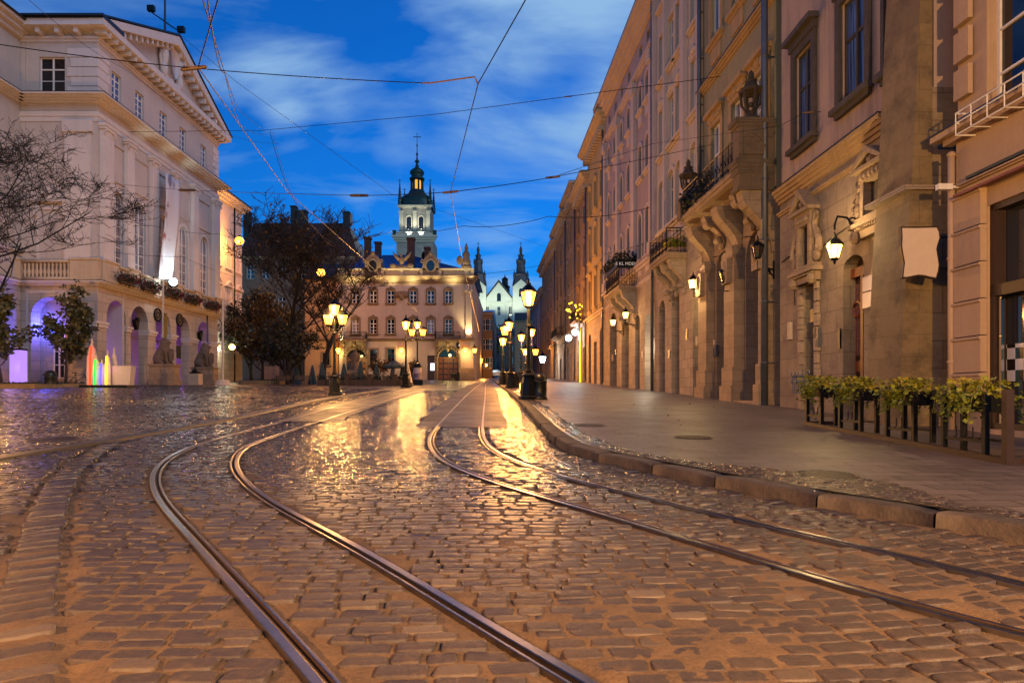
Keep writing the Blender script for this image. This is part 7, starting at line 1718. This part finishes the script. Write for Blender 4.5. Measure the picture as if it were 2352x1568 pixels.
# manhole covers
def manhole(label, px, py, r, zl, sq=None):
    p = GP(px, py, zl); t = thing('manhole_cover', label, 'manhole cover', (p.x, p.y, gz(p.y)+zl), 0, 'iron manhole covers'); t.rotation_euler = (math.atan(SL),0,0); mb = MB()
    mb.lathe([(r,-.02),(r,.008),(r*.93,.011),(r*.92,.004),(.01,.004)], 28)
    for q in range(-4, 5): 
        w = math.sqrt(max(0, (r*.85)**2-(q*r*.19)**2)); mb.box(-w,w,q*r*.19-.015,q*r*.19+.015,.004,.012)
    mb.build('cover', plain('worn_iron_cover', '#2b2626', .4, .6, .3, 12), t)
manhole('round manhole cover among the pavement setts near the kerb', 1898, 1090, .36, SWZ+.003); manhole('round manhole cover in the middle of the pavement', 1592, 1004, .36, SWZ+.003); manhole('round manhole cover sunk in the plaza setts at the left', 123, 1009, .5, .02); manhole('flat pavement hatch cover by the curve of the kerb', 1352, 976, .4, SWZ+.003)
# fallen leaves
lv = MB(); rg = random.Random(77)
for q in range(70):
    x, y = rg.uniform(1.5, 8), rg.uniform(6, 30)
    if x < Xr(y)+.4: continue
    leafmesh(lv, (x, y, gz(y)+SWZ+.01), .09, rg, 6)
tag(lv.build('fallen_leaves', M['leafbrown']), 'scattered brown fallen leaves on the pavement slabs', 'leaves', None, 'stuff')
# ------------------------------------------------------------------ overhead wires
def wire(label, pts, r=.012, sag=0.0, ins=None, cat='cable', mat='iron', n=10):
    t = thing('overhead_wire', label, cat, pts[0], 0, 'overhead tram wires and spans'); o0 = Vector(pts[0]); P3 = [Vector(p)-o0 for p in pts]; out = []
    for a, b in zip(P3[:-1], P3[1:]):
        for k in range(n):
            f_ = k/n; q = a.lerp(b, f_); q.z -= sag*4*f_*(1-f_); out.append(q)
    out.append(P3[-1]); mb = MB(); mb.tube(out, r, 5); mb.build('strand', M[mat], t)
    for (p, d, k) in (ins or []):
        p = Vector(p)-o0; d = Vector(d).normalized(); b = MB(); b.tube([p-d*.35*k, p-d*.3*k, p-d*.12*k, p+d*.12*k, p+d*.3*k, p+d*.35*k], [.02*k,.05*k,.055*k,.055*k,.05*k,.02*k], 8); b.build('insulator', M['clamp'], t)
    return t
M['clamp'] = plain('ochre_clamp', '#5d4330', .6, .2, .2)
wire('contact wire curving over the track beside the pavement', [P(1230,-40,7.6),P(1098,193,10.3),P(1035,441,16),P(1062,600,26),P(1100,760,52)], .008, 0, [(P(1035,441,16),(1,0,.1),.55)], 'tram wire')
wire('contact wire curving over the track beside the plaza', [P(512,-40,7.8),P(455,155,9.9),P(660,440,16.5),P(830,590,26),P(965,722,53)], .009, 0, None, 'tram wire')
wire('upper cross span from the plaza side to the curved rod', [P(-20,100,9.0),P(445,157,9.9),P(970,191,10.2)], .007, .02, [(P(445,157,9.9),(1,0,.12),.55)])
wire('bent insulating rod ending at the pavement side contact wire', [P(970,191,10.2),P(990,191,10.2),P(1090,177,10.3),P(1098,193,10.3)], .012, 0, None, 'cable', 'clamp', 2)
wire('high span from the town hall attic to the green house', [P(300,303,51),P(600,300,45),P(1000,263,38),P(1305,222,33),P(1655,176,29.8)], .016, .0, [(P(1305,222,33),(1,0,.1),.6)])
wire('span across the street level with the bell tower helm', [P(170,413,46.5),P(430,437,33),P(825,449,20),P(1035,441,16),P(1270,407,19),P(1640,331,30)], .010, .02, [(P(430,437,33),(1,0,0),1.2),(P(825,449,20),(1,0,0),.8),(P(1270,407,19),(1,0,.1),.6)])
wire('lower span above the palace roof towards the balcony house', [P(770,545,95),P(900,533,70),P(1064,519,50),P(1260,497,46),P(1500,475,42)], .022, .3)
wire('thin span crossing in front of the hill church', [P(700,660,92),P(1010,640,88),P(1265,605,84),P(1480,560,44)], .022, .2)
wire('slack feeder cable from the roof mast to the street', [P(352,30,58),P(545,190,48),P(900,446,60),P(1250,565,98)], .014, .0)
wire('steep cable from the upper left over the town hall windows', [P(55,-10,30),P(290,160,44),P(500,300,62),P(640,330,70)], .012, .3)
wire('pair feeder running down from the top to the span knot', [P(460,-20,9),P(515,165,14),P(545,250,25),P(610,303,45)], .010, .0)
wire('second feeder strand beside the pair running to the span knot', [P(474,-20,9),P(516,168,14),P(560,292,30),P(625,300,45)], .010, .3)
wire('dark feeder dropping from the span knot to the tree crown', [P(620,303,45),P(660,430,48),P(705,505,55),P(760,555,62),P(800,566,75)], .016, .2)
wire('light looped feeder beside the dark one above the trees', [P(626,303,45),P(668,440,48),P(730,530,55),P(770,565,62)], .012, .3, None, 'cable', 'clamp')
wire('low wire across the town hall windows to the wing', [P(114,500,46),P(350,518,52),P(504,537,66),P(620,565,100)], .018, .2)
wire('lower wire from the hall balcony to the lamp by the wing', [P(130,560,46),P(420,590,53),P(560,640,84)], .016, .2)
wire('short guy cable from the flagpole tip to the wing corner', [P(512,692,56),P(560,655,82)], .02, .4)
wire('anchor rod with insulator on the stone house wall', [b2.world(b2.u(1886), 0, b2.z(1886, 257)), b2.world(b2.u(1886), -.5, b2.z(1886,257)-.02), P(1790,290,21), P(1500,330,26), P(1270,407,19)], .008, .0, [(b2.world(b2.u(1886), -.4, b2.z(1886,257)-.02), (-1,.2,0), .5)])
# ------------------------------------------------------------------ trees
tree('bare_tree', 'leafless tree reaching in from the left edge before the town hall', (-20.6, 22.5, gz(22)), 5, 7.0, .17, 5.0, 5, 5, 0, .1, None, 'bark', (.12, 0), .42, .06, 'bare winter trees', 'tree', .95, .011, .26)
tree('young_tree', 'young leafy tree at the left edge in the stone bed', (P(4,0,40.8).x, 40.8, gz(40.8)+.3), 21, 4.4, .10, 1.7, 3, 5, 2600, .30, 'leafgreen', 'bark', (0,0), .3, .3, 'young leafy trees by the town hall')
tree('young_tree', 'young leafy tree behind the green bin in front of the blue lit arch', (P(150,0,43.5).x, 43.5, gz(43.5)+.3), 33, 4.3, .10, 1.5, 3, 5, 2300, .28, 'leafgreen', 'bark', (0,0), .3, .25, 'young leafy trees by the town hall')
tree('bare_tree', 'great nearly leafless tree with a forked dark crown before the tall house', (P(664,0,72).x, 72, gz(72)), 9, 11.0, .34, 7.4, 5, 5, 1000, .3, 'leafbrown', 'bark', (0,0), .38, .16, 'bare winter trees', 'tree', 1.0, .028, .2)
tree('bare_tree', 'bare tree spreading its branches towards the palace roof', (P(742,0,76).x, 76, gz(76)), 14, 9, .34, 6.2, 5, 4, 260, .3, 'leafbrown', 'bark', (.2,0), .35, .2, 'bare winter trees', 'tree', 1.0, .028, .22)
for i, (px, Y, h, cr, n, lb) in enumerate(((602,74,4.8,3.3,2600,'low bushy autumn tree at the end of the town hall wing'),(578,82,6.4,3.2,2600,'tall dark tree close behind the town hall wing'),(628,84,7.2,3.8,3200,'broad dark tree between wing and great bare tree'),(695,86,6.0,3.4,2300,'dark brown tree right of the great bare trunk'),(660,64,3.2,2.4,1500,'small dark tree over the benches'))):
    tree('autumn_tree', lb, (P(px,0,Y).x, Y, gz(Y)), 40+i, h, .22, cr, 3, 6, int(n*1.7), .29, 'leafbrown' if i == 0 else 'leafdark', 'bark', (0,0), .2, .22, 'dark autumn trees beside the cafe', 'tree', 1.0, .03)
for i, (px, Y) in enumerate(((856,66),(952,70),(880,70))):
    tree('cafe_shrub', ('small round topped tree in a cafe pot before the palace','orange lit shrub behind the three globe lamp','thin potted tree left of the open parasol')[i], (P(px,0,Y).x, Y, gz(Y)), 60+i, 1.7, .04, .7, 2, 5, 420, .2, 'leafbrown', 'bark', (0,0), .6, .3, 'potted trees of the cafe', 'potted tree', 1, .015)
# wooded slope below the church
hw = MB(); rg = random.Random(6)
for q in range(5200):
    X = rg.uniform(-32, 26); Y = rg.uniform(235, 312); g = (min(1, max(0, (Y-175)/140))**1.2)*24*math.exp(-((X+5)/75)**2)-max(0, Y-170)*SL*.9-.6+gz(Y)
    leafmesh(hw, (X, Y, g+rg.random()*5.5*(.6+.4*math.sin(X*.7)+.2*math.sin(Y*.5))), 1.2, rg)
tag(hw.build('wooded_slope', M['leafdark']), 'dark wooded slope below the hill church', 'wood', None, 'stuff')
# ------------------------------------------------------------------ sky, sun, camera
w = bpy.data.worlds.new('World'); sc.world = w; w.use_nodes = True; nt = w.node_tree
bg = nt.nodes['Background']
sky = nt.nodes.new('ShaderNodeTexSky'); sky.sky_type = 'NISHITA'; sky.sun_disc = False
SE, SR = R(3.0), R(200)
sky.sun_elevation = SE; sky.sun_rotation = SR; sky.altitude = 300; sky.air_density = 1.0; sky.dust_density = .4; sky.ozone_density = 4.0
tc = nt.nodes.new('ShaderNodeTexCoord'); sp = nt.nodes.new('ShaderNodeSeparateXYZ'); nt.links.new(tc.outputs['Generated'], sp.inputs[0])
# cloud layer: the view direction projected on a flat ceiling
az = nd(nt, 'ShaderNodeMath', _operation='MAXIMUM'); nt.links.new(sp.outputs[2], az.inputs[0]); az.inputs[1].default_value = 0.0
ad = nd(nt, 'ShaderNodeMath', _operation='ADD'); nt.links.new(az.outputs[0], ad.inputs[0]); ad.inputs[1].default_value = .22
def div(a):
    d = nd(nt, 'ShaderNodeMath', _operation='DIVIDE'); nt.links.new(a, d.inputs[0]); nt.links.new(ad.outputs[0], d.inputs[1]); return d.outputs[0]
cm = nt.nodes.new('ShaderNodeCombineXYZ'); nt.links.new(div(sp.outputs[0]), cm.inputs[0]); nt.links.new(div(sp.outputs[1]), cm.inputs[1])
mp = nd(nt, 'ShaderNodeMapping'); mp.inputs['Rotation'].default_value = (0,0,R(-24)); mp.inputs['Scale'].default_value = (1.1,2.3,1); mp.inputs['Location'].default_value = CLOUD_LOC; nt.links.new(cm.outputs[0], mp.inputs[0])
n1 = nd(nt, 'ShaderNodeTexNoise', Scale=1.35, Detail=6, Roughness=.55, Distortion=.4); nt.links.new(mp.outputs[0], n1.inputs['Vector'])
# more cloud towards the upper right
bias = nd(nt, 'ShaderNodeMath', _operation='MULTIPLY_ADD'); nt.links.new(sp.outputs[0], bias.inputs[0]); bias.inputs[1].default_value = .05; nt.links.new(n1.outputs[0], bias.inputs[2])
bias2 = nd(nt, 'ShaderNodeMath', _operation='MULTIPLY_ADD'); nt.links.new(az.outputs[0], bias2.inputs[0]); bias2.inputs[1].default_value = .05; nt.links.new(bias.outputs[0], bias2.inputs[2])
last = bias2.outputs[0]
for px, py, rad, amp in CLOUDS:
    d = Vector(((px-CX)/F, 1, (HY-py)/F)).normalized(); dv = nd(nt, 'ShaderNodeVectorMath', _operation='DISTANCE'); nt.links.new(tc.outputs['Generated'], dv.inputs[0]); dv.inputs[1].default_value = d
    m_ = nd(nt, 'ShaderNodeMapRange', _interpolation_type='SMOOTHSTEP'); nt.links.new(dv.outputs['Value'], m_.inputs[0]); m_.inputs[1].default_value = 0; m_.inputs[2].default_value = rad; m_.inputs[3].default_value = amp; m_.inputs[4].default_value = 0
    a_ = nd(nt, 'ShaderNodeMath', _operation='ADD'); nt.links.new(last, a_.inputs[0]); nt.links.new(m_.outputs[0], a_.inputs[1]); last = a_.outputs[0]
cf = ramp(nt, last, [(.50, (0,0,0,1)), (.62, (.3,.3,.3,1)), (.78, (.95,.95,.95,1))])
sc_t = mixc(nt, 1.0, sky.outputs[0], SKY_TINT, 'MULTIPLY')
cl = mixc(nt, cf, sc_t, CLOUD_COL)
nt.links.new(cl, bg.inputs['Color']); bg.inputs['Strength'].default_value = SKY_STR
sd = bpy.data.lights.new('dusk_glow', 'SUN'); sd.energy = 1.05; sd.angle = R(30); sd.color = (.75,.85,1.0)
so = bpy.data.objects.new('dusk_glow', sd); COL.objects.link(so); so.rotation_euler = Vector((-.62,.62,-.5)).to_track_quat('-Z', 'Y').to_euler()
cam = bpy.data.cameras.new('Camera'); cam.lens = 24.0; cam.sensor_width = 36.0; cam.sensor_fit = 'HORIZONTAL'; cam.shift_y = (HY-784.0)/2352.0; cam.clip_start = .05; cam.clip_end = 3000
co = bpy.data.objects.new('Camera', cam); COL.objects.link(co); co.location = (0,0,CH); co.rotation_euler = (R(90),0,0); sc.camera = co
sc.view_settings.view_transform = 'Standard'; sc.view_settings.look = 'None'; sc.view_settings.exposure = EXPO; sc.view_settings.gamma = 1.0
sc.render.engine = 'CYCLES'; cy = sc.cycles
cy.use_denoising = True
try: cy.denoiser = 'OPENIMAGEDENOISE'; cy.denoising_input_passes = 'RGB_ALBEDO_NORMAL'
except Exception: pass
cy.max_bounces = 6; cy.diffuse_bounces = 3; cy.glossy_bounces = 3; cy.transmission_bounces = 2; cy.sample_clamp_indirect = 4.0; cy.sample_clamp_direct = 0
cy.caustics_reflective = False; cy.caustics_refractive = False
try: cy.use_light_tree = True
except Exception: pass
print('script objects', len(sc.objects))
